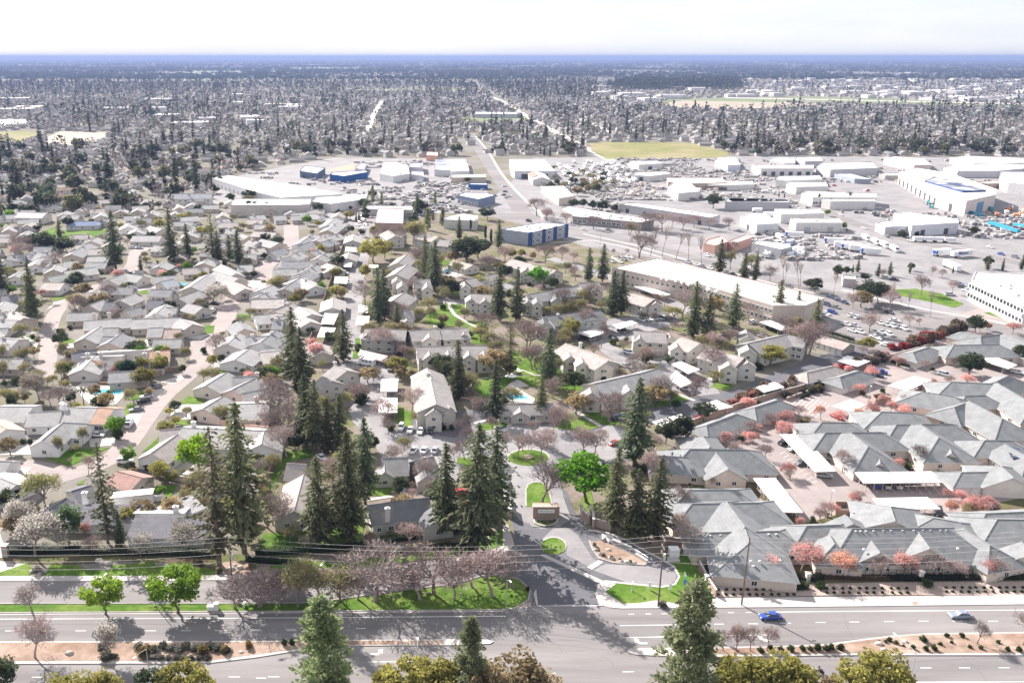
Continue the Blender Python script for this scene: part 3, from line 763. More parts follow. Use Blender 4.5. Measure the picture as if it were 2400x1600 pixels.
# lawns along the frontage road
lawn([(-900, 726), (2016, 722), (2400, 716), (2700, 688), (3100, 628), (3500, 582), (3700, 540), (3800, 505), (3920, 500), (4080, 530), (4165, 610), (4150, 690), (4050, 752), (3970, 766), (2016, 780), (-900, 796)], 'long green grass verge between the boulevard and the frontage road', .15)
strip('kerb', [(-900, 798), (2016, 782), (3970, 769), (4060, 755), (4160, 692), (4176, 610), (4085, 526), (3920, 495), (3790, 502), (3690, 536), (3490, 577), (3100, 622), (2700, 683), (2400, 712), (2016, 718), (-900, 722)], .3, 0, .18, 'kerb', kind='structure')
lawn([(-200, 495), (0, 470), (210, 400), (260, 440), (230, 498)], 'small green lawn corner by the neighbourhood gate wall', .12)
lawn([(400, 410), (600, 410), (680, 450), (860, 460), (880, 420), (1200, 390), (1240, 420), (1440, 400), (1430, 470), (1520, 450), (1640, 430), (1700, 490), (1200, 497), (340, 497)], 'green lawn with tree shade between hedge and frontage sidewalk', .12)
sheet('mulch_bed', [(-100, 360), (1300, 300), (1900, 330), (2016, 380), (2016, 488), (1710, 492), (1600, 430), (1300, 395), (1000, 380), (600, 405), (400, 405), (100, 400)], .1, 'mulch', 0)
sheet('mulch_bed', [(1700, 490), (1720, 400), (1840, 380), (1950, 400), (1980, 490)], .13, 'soil', 0)
at('A2')
lawn([(60, 440), (260, 380), (700, 390), (1100, 330), (1400, 300), (1560, 340), (1440, 360), (1000, 410), (700, 455), (300, 482), (60, 490)], 'shaded green lawn below the long dark hedge', .12)
lawn([(1480, 330), (1560, 270), (1720, 285), (1800, 190), (1900, 150), (1960, 130), (1960, 230), (1920, 270), (1800, 310)], 'small green lawn corner left of the gated entrance', .13)
lawn([(20, 280), (60, 170), (250, 150), (340, 40), (560, -20), (640, -60), (830, -40), (860, 90), (830, 190), (1000, 215), (620, 275), (300, 290)], 'bright green lawn under the redwoods behind the dark hedge', .11)
lawn([(880, 190), (1040, 120), (1480, 110), (1640, 120), (1640, 150), (1000, 215)], 'shaded strip of lawn in front of the grey gate cottage', .11)
at('A3')
lawn([(740, 625), (825, 557), (1190, 592), (1290, 568), (1325, 505), (1275, 405), (1200, 372), (1230, 330), (1400, 340), (1530, 560), (1585, 666), (1500, 700), (1330, 715), (1130, 690), (1000, 712), (880, 716), (790, 665)], 'green lawn with sign stakes by the utility pole corner', .17)
sheet('planting_bed', [(610, 228), (700, 222), (800, 262), (930, 322), (1062, 402), (1040, 414), (800, 396), (690, 362), (635, 292)], .2, 'soil', 0)
strip('kerb', [(608, 225), (632, 292), (688, 366), (800, 400), (1042, 418), (1066, 402)], .35, 0, .22, 'kerb', kind='structure')
strip('kerb', [(600, 143), (750, 163), (900, 218), (1060, 314), (1170, 368), (1278, 432), (1322, 510), (1288, 568), (1180, 590), (900, 563), (735, 545), (688, 575), (668, 650), (702, 738)], .7, 0, .18, 'concrete', kind='structure')
OV = [(325 + 98 * math.cos(i * .3927), 265 + 66 * math.sin(i * .3927)) for i in range(16)]
lawn(OV, 'small oval grass island in the entrance road', .19)
strip('kerb', OV, .45, 0, .2, 'concrete', closed=True, kind='structure')
# corner planting behind the sidewalk on the right
at('A4')
sheet('gravel_strip', [(-200, 560), (0, 555), (700, 560), (1600, 545), (2500, 540), (4000, 530), (4000, 642), (2352, 650), (1000, 650), (0, 662), (-110, 664)], .15, 'gravel', 0)
sheet('mulch_bed', [(-250, 490), (0, 478), (700, 470), (2400, 480), (4000, 480), (4000, 540), (2400, 545), (1600, 550), (700, 565), (0, 560), (-200, 562)], .13, 'mulch', 0)
# medians
def median(L, inner, nm):
    sheet(nm, L, .2, 'concrete', 0, sm=False)
    if inner: sheet('median_soil', inner, .23, 'soil', .1)
at('A1')
median([(-900, 1016), (2016, 1010), (2700, 1002), (3550, 998), (3840, 1000), (3888, 1015), (3860, 1032), (3550, 1043), (2700, 1048), (2460, 1070), (2352, 1085), (2016, 1140), (1650, 1183), (1200, 1188), (-900, 1192)],
       [(-900, 1028), (2016, 1018), (2650, 1010), (3500, 1008), (3500, 1036), (2700, 1040), (2352, 1072), (1650, 1165), (-900, 1168)], 'median')
at('A3')
median([(905, 1085), (930, 1068), (1600, 1058), (2140, 1050), (2480, 1034), (2730, 1000), (2980, 968), (3280, 950), (4032, 940), (5600, 930), (5600, 1112), (4032, 1122), (2680, 1122), (1680, 1134), (1280, 1132), (980, 1118), (915, 1100)],
       [(1590, 1070), (2140, 1060), (2490, 1044), (2740, 1010), (2990, 980), (3280, 962), (4032, 952), (5600, 942), (5600, 1098), (4032, 1104), (2680, 1106), (1680, 1116), (1590, 1112)], 'median')
# painted markings, each stroke a part of the boulevard
def mark(L, w, name='lane_line', z=RZ + .012):
    P = pts(L); mb = MB(); mb.band(P, w, z - .004, z); obj(name, mb.mesh(name, 'line'), BV)
at('A1'); mark([(-900, 846), (2016, 833), (3980, 818)], .16, 'edge_line')
for i in range(-3, 10): mark([(40 + i * 277, 934 - i * .3), (122 + i * 277, 934 - i * .3)], .13, 'lane_dash')
for i in (1, 2, 3, 4): mark([(1930 + (i - 1) * 277 + 40, 926 - i * 3), (2010 + (i - 1) * 277 + 40, 926 - i * 3)], .13, 'lane_dash')
for i in range(-2, 8): mark([(250 + i * 310, 1298 - i * .5), (340 + i * 310, 1298 - i * .5)], .13, 'lane_dash')
at('A2'); mark([(880, 1178), (1865, 1168)], .16, 'edge_line'); mark([(0, 1305), (80, 1305)], .13, 'lane_dash'); mark([(2215, 1270), (2360, 1266)], .14, 'lane_dash')
at('A3')
for x in (915, 1050, 1175, 1300, 1430, 1560, 1700, 1840): mark([(x, 803 - (x - 915) * .016), (x + 45, 803 - (x - 870) * .016)], .15, 'lane_dash')
mark([(850, 892), (1560, 882)], .15, 'edge_line'); mark([(870, 987), (2015, 965)], .16, 'edge_line')
for x, y in ((1590, 880), (1858, 878), (2115, 873), (2390, 867), (2655, 863), (2930, 860), (3200, 857), (3470, 856), (3750, 857), (4020, 855)): mark([(x, y), (x + 80, y)], .14, 'lane_dash')
mark([(2040, 786), (2352, 782), (4032, 770), (5400, 760)], .16, 'edge_line')
mark([(870, 1256), (960, 1255)], .14, 'lane_dash'); mark([(205, 738), (690, 735)], .25, 'stop_line')
at('A4')
for x in (-50, 270, 650, 940, 1250, 1535, 1840, 2150): mark([(x, 1228 - x * .002), (x + 88, 1228 - x * .002)], .14, 'lane_dash')
mark([(1000, 1340), (2700, 1332)], .16, 'edge_line')
def arrow(x, y, flip=1):
    """turn arrow: shaft with a bent head"""
    c = W(x, y); z = RZ + .012; mb = MB()
    P = [(-2.3, -.15), (-.6, -.15), (-.1, .45), (.2, .2), (.35, 1.3), (-.75, 1.05), (-.4, .75), (-.8, .25), (-2.3, .2)]
    mb.prism([(c.x + a * .9 * flip, c.y + b * 1.3) for a, b in P], None, z); obj('turn_arrow', mb.mesh('turn_arrow', 'line'), BV)
at('A2'); arrow(985, 1118)
at('A3'); arrow(985, 1032, -1)
at('A4'); arrow(285, 1010, -1)
# cracks and tar lines
def crack(L): 
    P = smooth_pts(pts(L), False); mb = MB(); mb.band(P, .07, RZ + .002, RZ + .006); o = obj('tar_seam', mb.mesh('tar_seam', 'asphalt_dark'), BV)
at('A3'); crack([(200, 930), (300, 1000), (370, 1060), (395, 1110)]); crack([(700, 1130), (780, 1170), (800, 1230)]); crack([(1540, 770), (1650, 830), (1690, 880)])
at('A4'); crack([(930, 800), (960, 900), (1010, 1000)]); crack([(1860, 1130), (1980, 1230), (2060, 1330)])
# ---- gated entrance: islands
at('B2')
RB = [(2145 + 160 * math.cos(i * .3142), 745 + 62 * math.sin(i * .3142)) for i in range(20)]
lawn(RB, 'round green roundabout island with flagpole', .2); strip('kerb', RB, .6, 0, .2, 'concrete', closed=True, kind='structure')
at('B3')
MI = [(110, 1130), (108, 1000), (125, 962), (170, 942), (230, 945), (270, 965), (290, 1010), (318, 1130)]
lawn(MI, 'narrow grass island behind the entrance monument wall', .2); strip('kerb', MI, .4, 0, .22, 'kerb', kind='structure')
lawn([(330, 590), (350, 480), (450, 400), (480, 400), (560, 440), (690, 500), (600, 530), (480, 560), (430, 610)], 'sunlit green lawn beside the roundabout car park', .12)
lawn([(500, 370), (560, 320), (860, 480), (780, 490), (700, 480)], 'shaded green lawn below the long apartment block', .12)
lawn([(1080, 330), (1260, 230), (1390, 290), (1250, 330), (1080, 360)], 'green lawn strip at the end of the long apartment block', .12)
lawn([(1560, 190), (1640, 130), (1750, 190), (1690, 215)], 'small green corner lawn beside the white van', .12)
strip('footpath', [(455, 340), (560, 420), (700, 500)], 1.4, 0, .15, 'concrete', kind='structure'); strip('footpath', [(1260, 230), (1440, 300)], 1.4, 0, .15, 'concrete', kind='structure')
lawn([(540, 1120), (545, 1060), (620, 1000), (640, 1090), (680, 1160), (600, 1175)], 'shaded grass strip under the round green tree', .12)
lawn([(600, 760), (640, 740), (690, 860), (650, 900), (560, 780)], 'grass patch behind the round green tree', .12)
at('B2')
lawn([(100, 990), (200, 700), (440, 680), (440, 740), (250, 780), (180, 900), (150, 990)], 'green lawn behind the long dark fence', .12)
lawn([(860, 1040), (900, 960), (1150, 950), (1160, 1000), (1100, 1050)], 'shaded front lawn of the clubhouse', .12)
lawn([(1580, 790), (1590, 740), (1700, 750), (1700, 810)], 'grass patch left of the roundabout', .14)
lawn([(1720, 500), (1900, 450), (1990, 470), (1960, 520), (1800, 530)], 'crescent of grass at the car park edge', .13)
lawn([(1110, 470), (1120, 330), (1230, 400), (1230, 500), (1130, 500)], 'grass strip between carport and gabled apartment block', .12)
lawn([(690, 200), (740, 90), (780, 95), (760, 215)], 'dark grass strip beside the drive', .12)
lawn([(1660, 180), (1740, 110), (1850, 110), (1960, 100), (2352, 110), (2600, 160), (2700, 230), (2350, 200), (2060, 170), (2060, 200), (2180, 260), (2000, 300), (1800, 260)], 'large lawn round the turquoise pool', .1)
lawn([(1940, -40), (2350, -60), (2500, 60), (2352, 100), (2100, 90), (2000, 60)], 'lawn with curving path behind the pool', .1)
PD = sheet('pool_deck', [(1880, 250), (1960, 200), (2000, 160), (2060, 130), (2150, 180), (2060, 200), (2200, 280), (2180, 320), (1980, 300)], .16, 'concrete', 0)
strip('footpath', [(1960, 110), (2100, 60), (2200, 100), (2352, 100)], 1.3, 0, .15, 'concrete', kind='structure')
strip('footpath', [(1660, 210), (1740, 130), (1900, 115), (1960, 110)], 1.3, 0, .15, 'concrete', kind='structure')
strip('footpath', [(880, 1080), (1150, 1040), (1190, 910)], 1.5, 0, .15, 'concrete', kind='structure')
strip('sidewalk', [(1720, 480), (1860, 440), (2000, 480), (1980, 530)], 1.6, 0, .16, 'concrete', kind='structure')
# drives of the apartment complex
sheet('parking_court', [(720, 20), (960, 0), (1120, 120), (1110, 400), (980, 440), (1100, 540), (1400, 570), (1560, 590), (1700, 500), (1980, 520), (2352, 480), (2500, 620), (2600, 560), (2800, 480), (2950, 700), (2700, 800), (2352, 820), (1980, 800), (1760, 720), (1600, 830), (1560, 1200), (1380, 1000), (980, 730), (920, 620), (760, 460), (720, 300)], RZ + .004, 'asphalt_pale', 0)
at('C2')
road('apartment_drive', [(760, 1420), (740, 1250), (745, 1050), (765, 850), (800, 650), (835, 480), (860, 350), (850, 250)], 9.0, 'asphalt_pale')
lawn([(790, 1230), (780, 1150), (830, 1150), (840, 1230), (800, 1310), (760, 1310), (765, 1240)], 'bright green grass patch beside the parked motorhome', .12)
lawn([(1330, 1030), (1340, 960), (1500, 920), (1560, 980), (1660, 1010), (1800, 1020), (1850, 1130), (1870, 1220), (1820, 1190), (1700, 1200), (1680, 1060), (1550, 1060)], 'sunlit lawn along the curving path', .1)
lawn([(1420, 930), (1450, 880), (1700, 890), (1660, 960), (1560, 960)], 'lawn near the top of the curving path', .1)
lawn([(1920, 1250), (2050, 1250), (2350, 1280), (2400, 1400), (2200, 1450), (1990, 1420)], 'lawn beside the curving path under the bare trees', .1)
lawn([(1440, 540), (1530, 530), (1560, 570), (1460, 580)], 'small lawn by the second pool', .1)
lawn([(1480, 690), (1600, 760), (1680, 800), (1620, 830), (1520, 790), (1450, 720)], 'small lawn left of the sloping roofed block', .1)
strip('footpath', [(1450, 750), (1500, 830), (1580, 880), (1520, 880), (1560, 960), (1650, 1020), (1760, 1080), (1850, 1160), (1900, 1260), (2000, 1350), (2080, 1411)], 1.6, 0, .14, 'concrete', sm=True, kind='structure')
at('C3')
sheet('parking_court', [(500, 1080), (760, 1000), (1000, 960), (1260, 960), (1340, 1010), (1000, 1130), (760, 1180), (900, 1260), (1010, 1330), (1250, 1400), (1180, 1460), (900, 1400), (700, 1250)], RZ, 'asphalt_pale', 0)
at('B3')
sheet('service_drive', [(1000, 340), (1340, 290), (1480, 260), (1800, 190), (2050, 90), (2352, -30), (2700, -140), (2900, -90), (2500, 60), (2100, 180), (1800, 320), (1480, 420), (1100, 480), (980, 460)], RZ, 'asphalt_dark', 0)
sheet('service_drive', [(900, 20), (1250, -60), (1560, 130), (1640, 240), (1480, 260), (1200, 200)], RZ + .006, 'asphalt_pale', 0)
sheet('entrance_lane', [(-60, 700), (0, 830), (80, 900), (60, 1100), (100, 1230), (160, 1290), (370, 1290), (470, 1230), (420, 1100), (380, 950), (330, 830), (480, 760), (600, 640), (600, 560), (400, 520), (0, 480), (-200, 520), (-300, 640)], RZ + .06, 'asphalt_pale', 0)
at('C3'); road('apartment_drive', [(300, 520), (560, 600), (900, 720), (1230, 860), (1500, 990)], 8, 'asphalt_pale', .04)
at('C2'); road('apartment_drive', [(1400, 850), (1640, 860), (1900, 770), (2150, 690), (2352, 720)], 7, 'asphalt_pale', .04)
at('C4')
sheet('car_park', [(740, 890), (1000, 900), (1250, 880), (1500, 960), (1850, 1060), (1900, 1090), (1600, 1200), (1300, 1280), (1000, 1160), (760, 1080)], .04, 'asphalt', 0)
# ---- streets of the neighbourhood on the left
at('B1')
road('neighbourhood_street', [(-200, 1390), (-40, 1270), (150, 1110), (400, 930), (680, 840), (900, 735), (1020, 610), (1120, 470), (1260, 290), (1420, 150), (1560, 30), (1600, -30), (1590, -170)], 7.5, 'asphalt_pink', .035)
road('side_street', [(-300, 770), (-60, 790), (250, 820), (500, 880)], 8, 'asphalt_pink', .028)
at('C1')
road('neighbourhood_street', [(1590, 1330), (1590, 1180), (1690, 1090), (1770, 1000), (1800, 900), (1840, 830)], 9, 'asphalt_pink', .031)
road('neighbourhood_street', [(340, 1460), (370, 1330), (390, 1200), (390, 1080), (440, 950), (560, 850), (690, 775), (820, 730), (1200, 745), (1450, 780)], 7, 'asphalt_pink', .031)
road('cul_de_sac', [(1840, 840), (1960, 750), (2060, 690), (2080, 600), (2150, 540), (2230, 490), (2290, 400), (2290, 250)], 10, 'asphalt_pink', .027)
road('cul_de_sac', [(1000, 640), (1060, 560), (1080, 470), (1180, 430)], 9, 'asphalt_pink', .027)
DRIVES = {'B1': [[(700, 600), (860, 580), (950, 600), (880, 650), (710, 660)], [(0, 660), (290, 630), (300, 700), (270, 720), (0, 725)], [(1270, 830), (1440, 760), (1530, 800), (1510, 885), (1300, 860)],
                 [(1380, 330), (1600, 320), (1540, 440), (1320, 450)], [(990, 410), (1140, 370), (1080, 490), (980, 470)], [(1260, 150), (1420, 100), (1470, 110), (1370, 170)], [(130, 830), (250, 820), (220, 880), (110, 880)], [(1660, 10), (1810, -40), (1810, 45), (1690, 50)], [(1180, 180), (1300, 190), (1250, 280), (1100, 290)]],
          'C1': [[(300, 1060), (180, 1060), (180, 1110), (310, 1110)], [(420, 870), (540, 840), (380, 920), (340, 960)], [(600, 900), (780, 870), (690, 930), (620, 940)], [(500, 1200), (680, 1170), (690, 1210), (510, 1230)], [(970, 1210), (1170, 1160), (1170, 1210), (1040, 1225)],
                 [(1690, 1320), (1850, 1250), (1850, 1380), (1690, 1390)], [(1880, 1120), (1960, 1080), (1960, 1130), (1880, 1150)], [(1500, 1130), (1640, 1120), (1580, 1160), (1480, 1150)], [(1100, 760), (1250, 750), (1020, 790), (930, 830)], [(1940, 700), (2130, 690), (2080, 760), (1960, 760)], [(300, 1180), (180, 1130), (300, 1240)]]}
for k, Ls in DRIVES.items():
    at(k)
    for L in Ls: sheet('driveway', L, .07, 'concrete', 0)
LAWNS = {'B1': [([(350, 740), (560, 680), (860, 665), (750, 720), (560, 805), (480, 790)], 'shaded corner lawn of the white shed roofed house'), ([(1410, 325), (1480, 260), (1620, 270), (1580, 325)], 'lawn patch beside the wide concrete drive'), ([(1320, 475), (1330, 450), (1500, 450), (1490, 490)], 'grass strip below the wide concrete drive'),
                ([(1000, 290), (1090, 210), (1180, 205), (1100, 290)], 'bright lawn between pool and parked cars'), ([(960, 420), (1000, 330), (1060, 310), (1050, 360), (980, 430)], 'narrow lawn left of the grey parked sedan'), ([(1120, 700), (1220, 610), (1250, 580), (1240, 640), (1150, 690)], 'narrow verge along the curving street'), ([(1660, 80), (1700, 50), (1810, 50), (1780, 80)], 'grass patch at the top of the curving street'), ([(280, 1240), (420, 1080), (400, 1100), (330, 1230)], 'verge beside the budding street tree'),
                ([(1320, 1080), (1280, 970), (1390, 965), (1340, 1070)], 'tiny lawn beside the clipped round shrub'), ([(1540, 200), (1620, 140), (1590, 190), (1560, 205)], 'verge left of the twin gabled house'), ([(2010, 840), (2040, 760), (2140, 700), (2100, 840)], 'side yard lawn behind the long grey house'), ([(600, 950), (660, 920), (660, 950), (620, 960)], 'grass tuft by the pale flat annex')],
         'C1': [([(490, 1190), (510, 1130), (600, 1170), (560, 1190)], 'small lawn in front of the twin gabled terrace'), ([(1560, 1120), (1600, 1050), (1690, 1050), (1680, 1110)], 'bright lawn at the end of the terrace'), ([(980, 1180), (1010, 1150), (1060, 1150), (1040, 1180)], 'courtyard lawn of the terrace'), ([(280, 330), (420, 280), (560, 310), (850, 290), (820, 340), (560, 370), (400, 350)], 'park lawn by the blue roofed pavilion'), ([(1860, 1010), (1870, 960), (1980, 960), (1970, 1010)], 'yellowish lawn by the bare tree'), ([(180, 1200), (210, 1140), (300, 1140), (290, 1200)], 'front lawn left of the street'), ([(390, 840), (430, 825), (540, 830), (400, 855)], 'narrow front lawn of the white corner house'), ([(1070, 790), (1150, 770), (1190, 800), (1100, 805)], 'front lawn of the courtyard house'), ([(1700, 1290), (1720, 1180), (1790, 1150), (1740, 1240), (1750, 1290)], 'verge round the bare street tree')]}
for k, Ls in LAWNS.items():
    at(k)
    for L, lb in Ls: lawn(L, lb, .09)
# ---- wide avenue and the streets beyond
at('C3')
road('avenue', [(-600, 60), (-100, 180), (420, 300), (900, 400), (1500, 560), (2100, 720), (2700, 860), (3300, 990), (3700, 1060), (4600, 1250)], 21, 'asphalt', .045)
strip('sidewalk', [(300, 400), (640, 380), (900, 435), (1500, 610), (2100, 780)], 2, 0, .1, 'concrete', kind='structure')
strip('sidewalk', [(2600, 770), (3000, 870), (3300, 935), (3700, 1000), (4500, 1170)], 2.4, 0, .1, 'concrete', kind='structure')
strip('median', [(560, 330), (950, 415), (1500, 572), (2100, 735), (2600, 850)], 2, 0, .12, 'concrete', kind='structure')
at('D2')
road('straight_street', [(1690, 720), (1760, 840), (1840, 960), (1960, 1130), (2060, 1277), (2150, 1420)], 14, 'asphalt', .035, False)
strip('sidewalk', [(1730, 740), (1830, 860), (1920, 1010), (2040, 1160), (2180, 1290), (2240, 1340), (2260, 1400)], 2.6, 0, .1, 'concrete', sm=True, kind='structure')
road('far_street', [(1650, 300), (1760, 390), (1960, 470), (2150, 590), (2352, 700), (2600, 830), (2800, 930)], 12, 'concrete', .04, False)
road('far_street', [(2550, 600), (2760, 690), (2860, 740)], 9, 'concrete', .04, False)
road('far_street', [(860, 720), (900, 640), (930, 560), (990, 460)], 10, 'concrete', .04, False)
at('C4')
road('truck_lane', [(500, 20), (700, 110), (900, 200), (1150, 290), (1400, 370), (1900, 470), (2500, 600)], 12, 'asphalt', .05)
lawn([(1290, 770), (1500, 760), (1700, 800), (1880, 880), (1800, 910), (1600, 860), (1300, 800)], 'green verge of the white office car park', .1)
lawn([(2040, 950), (2150, 930), (2352, 980), (2600, 1030), (2600, 1080), (2352, 1030), (2200, 1000)], 'green verge strip beside the avenue at the right edge', .1)
at('A1')
strip('street_gutter', [(-900, 805), (2016, 790), (3960, 777)], .5, RZ - .02, RZ + .006, 'concrete', kind='structure')
# ================================================================== the grey-roofed complex on the right
GREY_ROOF = (.2, .207, .213); CREAM = (.6, .52, .46); WHITE_DOOR = (.66, .63, .61)
def Bd(x, y, label, cat='house', name='house', z=0): 
    return root(name, W(x, y, z), label, cat)
def wg(o, x1, y1, x2, y2, w, h, r, ends='gg', **k):
    return wing(o, W(x1, y1, h + r), W(x2, y2, h + r), w, h, r, ends, **k)
def vents(o, L, z):
    for x, y in L:
        p = W(x, y, z); obj('roof_vent', ME_VENT, o, p - o.location, color=(.5, .5, .5))
def beds(L, name='mulch_bed', m='mulch', z=.09):
    for P in L: sheet(name, P, z, m, 0)
rk = dict(wall=CREAM, roof=GREY_ROOF)
at('A3'); LM = landmark
o = Bd(1800, 350, 'cream bungalow with twin small dormer gables behind the tall lamp pole', 'house')
at('B3')
wg(o, 1395, 1000, 1760, 1000, 12, 3, 2.6, 'hh', nwin=3, **rk)
wg(o, 1420, 1108, 1950, 1100, 13, 3, 3.0, 'hh', nwin=3, **rk)
wg(o, 1690, 1095, 1835, 1290, 15, 3, 3.6, 'hh', nwin=0, **rk)
at('A3')
wg(o, 1560, 160, 2100, 147, 11, 3, 2.4, 'hh', nwin=3, **rk)
wg(o, 1836, 130, 1872, 238, 18, 3, 3.6, 'gh', nwin=2, **rk)
for x in (1840, 2062): wg(o, x, 372, x + 6, 408, 3.2, 2.9, 1.2, 'gg', nwin=0, ov=.3, **rk)
vents(o, [(1560, 185), (1640, 180), (2020, 175), (2080, 175), (1700, 70), (1740, 90), (1690, 40), (1900, 270), (1930, 265), (1765, 385), (1880, 385), (2110, 380), (1950, 385)], 5.0)
LM('the twin dormer bungalow', 1880, 300)
at('A4')
o = Bd(1500, 330, 'long cream bungalow with two pale front gables facing the boulevard', 'house')
wg(o, 1000, 128, 1735, 123, 16, 3, 4.4, 'hh', nwin=7, **rk)
wg(o, 640, 108, 900, 98, 12, 3, 3, 'hh', nwin=2, **rk)
wg(o, 820, 180, 860, 250, 10, 3, 2.6, 'gh', nwin=1, **rk)
wg(o, 1150, 225, 1220, 318, 9, 3, 2.9, 'gg', nwin=1, endwin=1, **rk)
wg(o, 1508, 142, 1612, 285, 13, 3, 3.8, 'gg', nwin=1, endwin=2, **rk)
wg(o, 1880, 140, 2080, 260, 11, 3, 2.8, 'hh', nwin=2, **rk)
wg(o, 940, 18, 1010, 90, 11, 3, 2.6, 'gg', nwin=1, **rk)
wg(o, 1300, -45, 1340, 70, 16, 3, 3.6, 'hg', nwin=1, **rk)
wg(o, 1640, 45, 1840, 80, 11, 3, 2.2, 'hh', nwin=1, **rk)
vents(o, [(1025, 150), (1062, 150), (1105, 150), (1165, 148), (1240, 146), (1300, 146), (1392, 145), (1480, 145), (1552, 143), (1610, 143), (1690, 143), (1735, 143)], 7.0)
vents(o, [(945, 335), (975, 336), (1010, 337), (1045, 338), (1325, 315), (1375, 320), (1410, 320), (1905, 332), (1950, 333), (1990, 333), (2035, 334)], 3.4)
vents(o, [(1040, 225), (1250, 190), (1340, 215), (1370, 215), (1700, 175), (1820, 215), (1830, 285), (1090, 290)], 5.4)
LM('the long two gabled bungalow', 1400, 250)
o = Bd(2350, 180, 'cream bungalow with arched porch windows cut by the right edge', 'house')
wg(o, 2140, 55, 2700, 62, 15, 3, 3.4, 'hh', nwin=6, endwin=3, **rk)
wg(o, 2330, 230, 2420, 330, 10, 3, 2.6, 'gg', nwin=1, **rk)
wg(o, 2050, 10, 2500, -10, 11, 3, 2.4, 'hh', nwin=3, **rk)
at('B3')
o = Bd(1650, 800, 'cream hip roofed bungalow with arched central porch gable', 'house')
wg(o, 1400, 678, 1840, 682, 14, 3, 3.8, 'hh', nwin=5, **rk)
wg(o, 1240, 735, 1380, 745, 11, 3, 2.6, 'hh', nwin=2, **rk)
wg(o, 1598, 700, 1705, 835, 11, 3, 3.2, 'gg', nwin=1, endwin=2, **rk)
wg(o, 1500, 580, 1560, 660, 12, 3, 2.9, 'hh', nwin=0, **rk)
vents(o, [(1430, 690), (1480, 690), (1530, 690), (1690, 690), (1730, 690), (1770, 690)], 6.2)
LM('the arched porch bungalow', 1650, 780)
at('B4')
o = Bd(1000, 650, 'cream bungalow with stepped hips beside the diagonal carport', 'house')
wg(o, 760, 470, 960, 470, 13, 3, 3, 'hh', nwin=2, **rk)
wg(o, 790, 550, 1225, 546, 12, 3, 3.0, 'hh', nwin=3, endwin=2, **rk)
wg(o, 985, 550, 1125, 660, 15, 3, 3.8, 'hh', nwin=3, endwin=2, **rk)
wg(o, 1205, 740, 1222, 790, 4, 3, 1.7, 'gg', nwin=0, **rk)
LM('the stepped hip bungalow', 1030, 640)
o = Bd(1600, 600, 'cream bungalow with front dormer window behind the long white carport', 'house')
wg(o, 1230, 385, 1450, 395, 14, 3, 3.2, 'hh', nwin=2, **rk)
wg(o, 1350, 486, 1780, 481, 12, 3, 3, 'hh', nwin=3, endwin=2, **rk)
wg(o, 1535, 485, 1680, 590, 16, 3, 3.8, 'hh', nwin=3, endwin=2, **rk)
wg(o, 1760, 650, 1785, 712, 5, 3, 2, 'gg', nwin=0, **rk)
o = Bd(1900, 420, 'cream bungalow with broad rear hip behind the diagonal path', 'house')
wg(o, 1560, 228, 1800, 270, 14, 3, 3, 'hh', nwin=2, **rk)
wg(o, 1800, 350, 1920, 305, 11, 3, 3, 'hg', nwin=1, **rk)
wg(o, 1915, 300, 2180, 440, 15, 3, 3.6, 'gh', nwin=4, **rk)
wg(o, 1890, 260, 2040, 255, 10, 3, 2.4, 'hh', nwin=1, **rk)
o = Bd(2150, 220, 'cream bungalow with steep hipped wings near the right edge', 'house')
wg(o, 1780, 150, 2100, 165, 13, 3, 3, 'hh', nwin=3, **rk)
wg(o, 2130, 150, 2230, 100, 12, 3, 3.4, 'hh', nwin=1, **rk)
wg(o, 2140, 160, 2420, 330, 14, 3, 3.4, 'hh', nwin=3, **rk)
o = Bd(2200, 690, 'cream bungalow with solar panels at the right edge', 'house')
wg(o, 2040, 610, 2240, 612, 11, 3, 2.6, 'hh', nwin=2, endwin=1, **rk)
wg(o, 2200, 640, 2380, 740, 11, 3, 2.8, 'gh', nwin=2, **rk)
for i in range(4):
    p = W(2270 + i * 8, 670 + i * 24, 5.0); mb = MB(); mb.box((p.x, p.y, p.z), 3.2, 1.5, .08, -.5); part('solar_panel', mb, 'solar', o)
at('C4')
o = Bd(2100, 1180, 'cream bungalow with wide hip roof beside the red hedge', 'house')
wg(o, 1900, 1100, 2010, 1125, 10, 3, 2.4, 'hh', nwin=1, **rk)
wg(o, 1800, 1205, 2150, 1200, 13, 3, 2.8, 'hh', nwin=3, **rk)
wg(o, 2010, 1140, 2180, 1115, 13, 3, 3.2, 'hh', nwin=1, **rk)
wg(o, 2190, 1120, 2380, 1190, 14, 3, 3.4, 'hh', nwin=2, **rk)
# garage rows: hip roof, line of white doors
def garage_row(k, x1, y1, x2, y2, w, n, label, ends='hh', roof=GREY_ROOF, r=1.9, wall=(.62, .58, .55)):
    at(k); o = Bd((x1 + x2) / 2, (y1 + y2) / 2, label, 'garage', 'garage_row', 4.4)
    o.location.z = 0
    wing(o, W(x1, y1, 2.7 + r), W(x2, y2, 2.7 + r), w, 2.7, r, ends, gar=n, endwin=0, wall=wall, roof=roof, gcol=(.74, .72, .71)); return o
garage_row('B3', 1530, 492, 1770, 402, 8, 6, 'grey hip roofed garage row nearest the red leaved shrub')
garage_row('B3', 1910, 352, 2095, 292, 8, 6, 'grey hip roofed garage row, middle one along the boundary wall')
garage_row('B4', 900, 112, 1055, 62, 8, 5, 'grey hip roofed garage row near the blue parked cars')
garage_row('C4', 1475, 1262, 1600, 1222, 9, 5, 'grey hip roofed garage row, farthest along the boundary wall')
o = garage_row('B4', 1860, 862, 2140, 858, 9, 4, 'grey roofed white garage block right of the long carport')
at('B4'); wg(o, 2170, 812, 2270, 905, 13, 3, 3.2, 'hg', nwin=0, gar=0, endwin=0, wall=(.62, .58, .55), roof=GREY_ROOF)
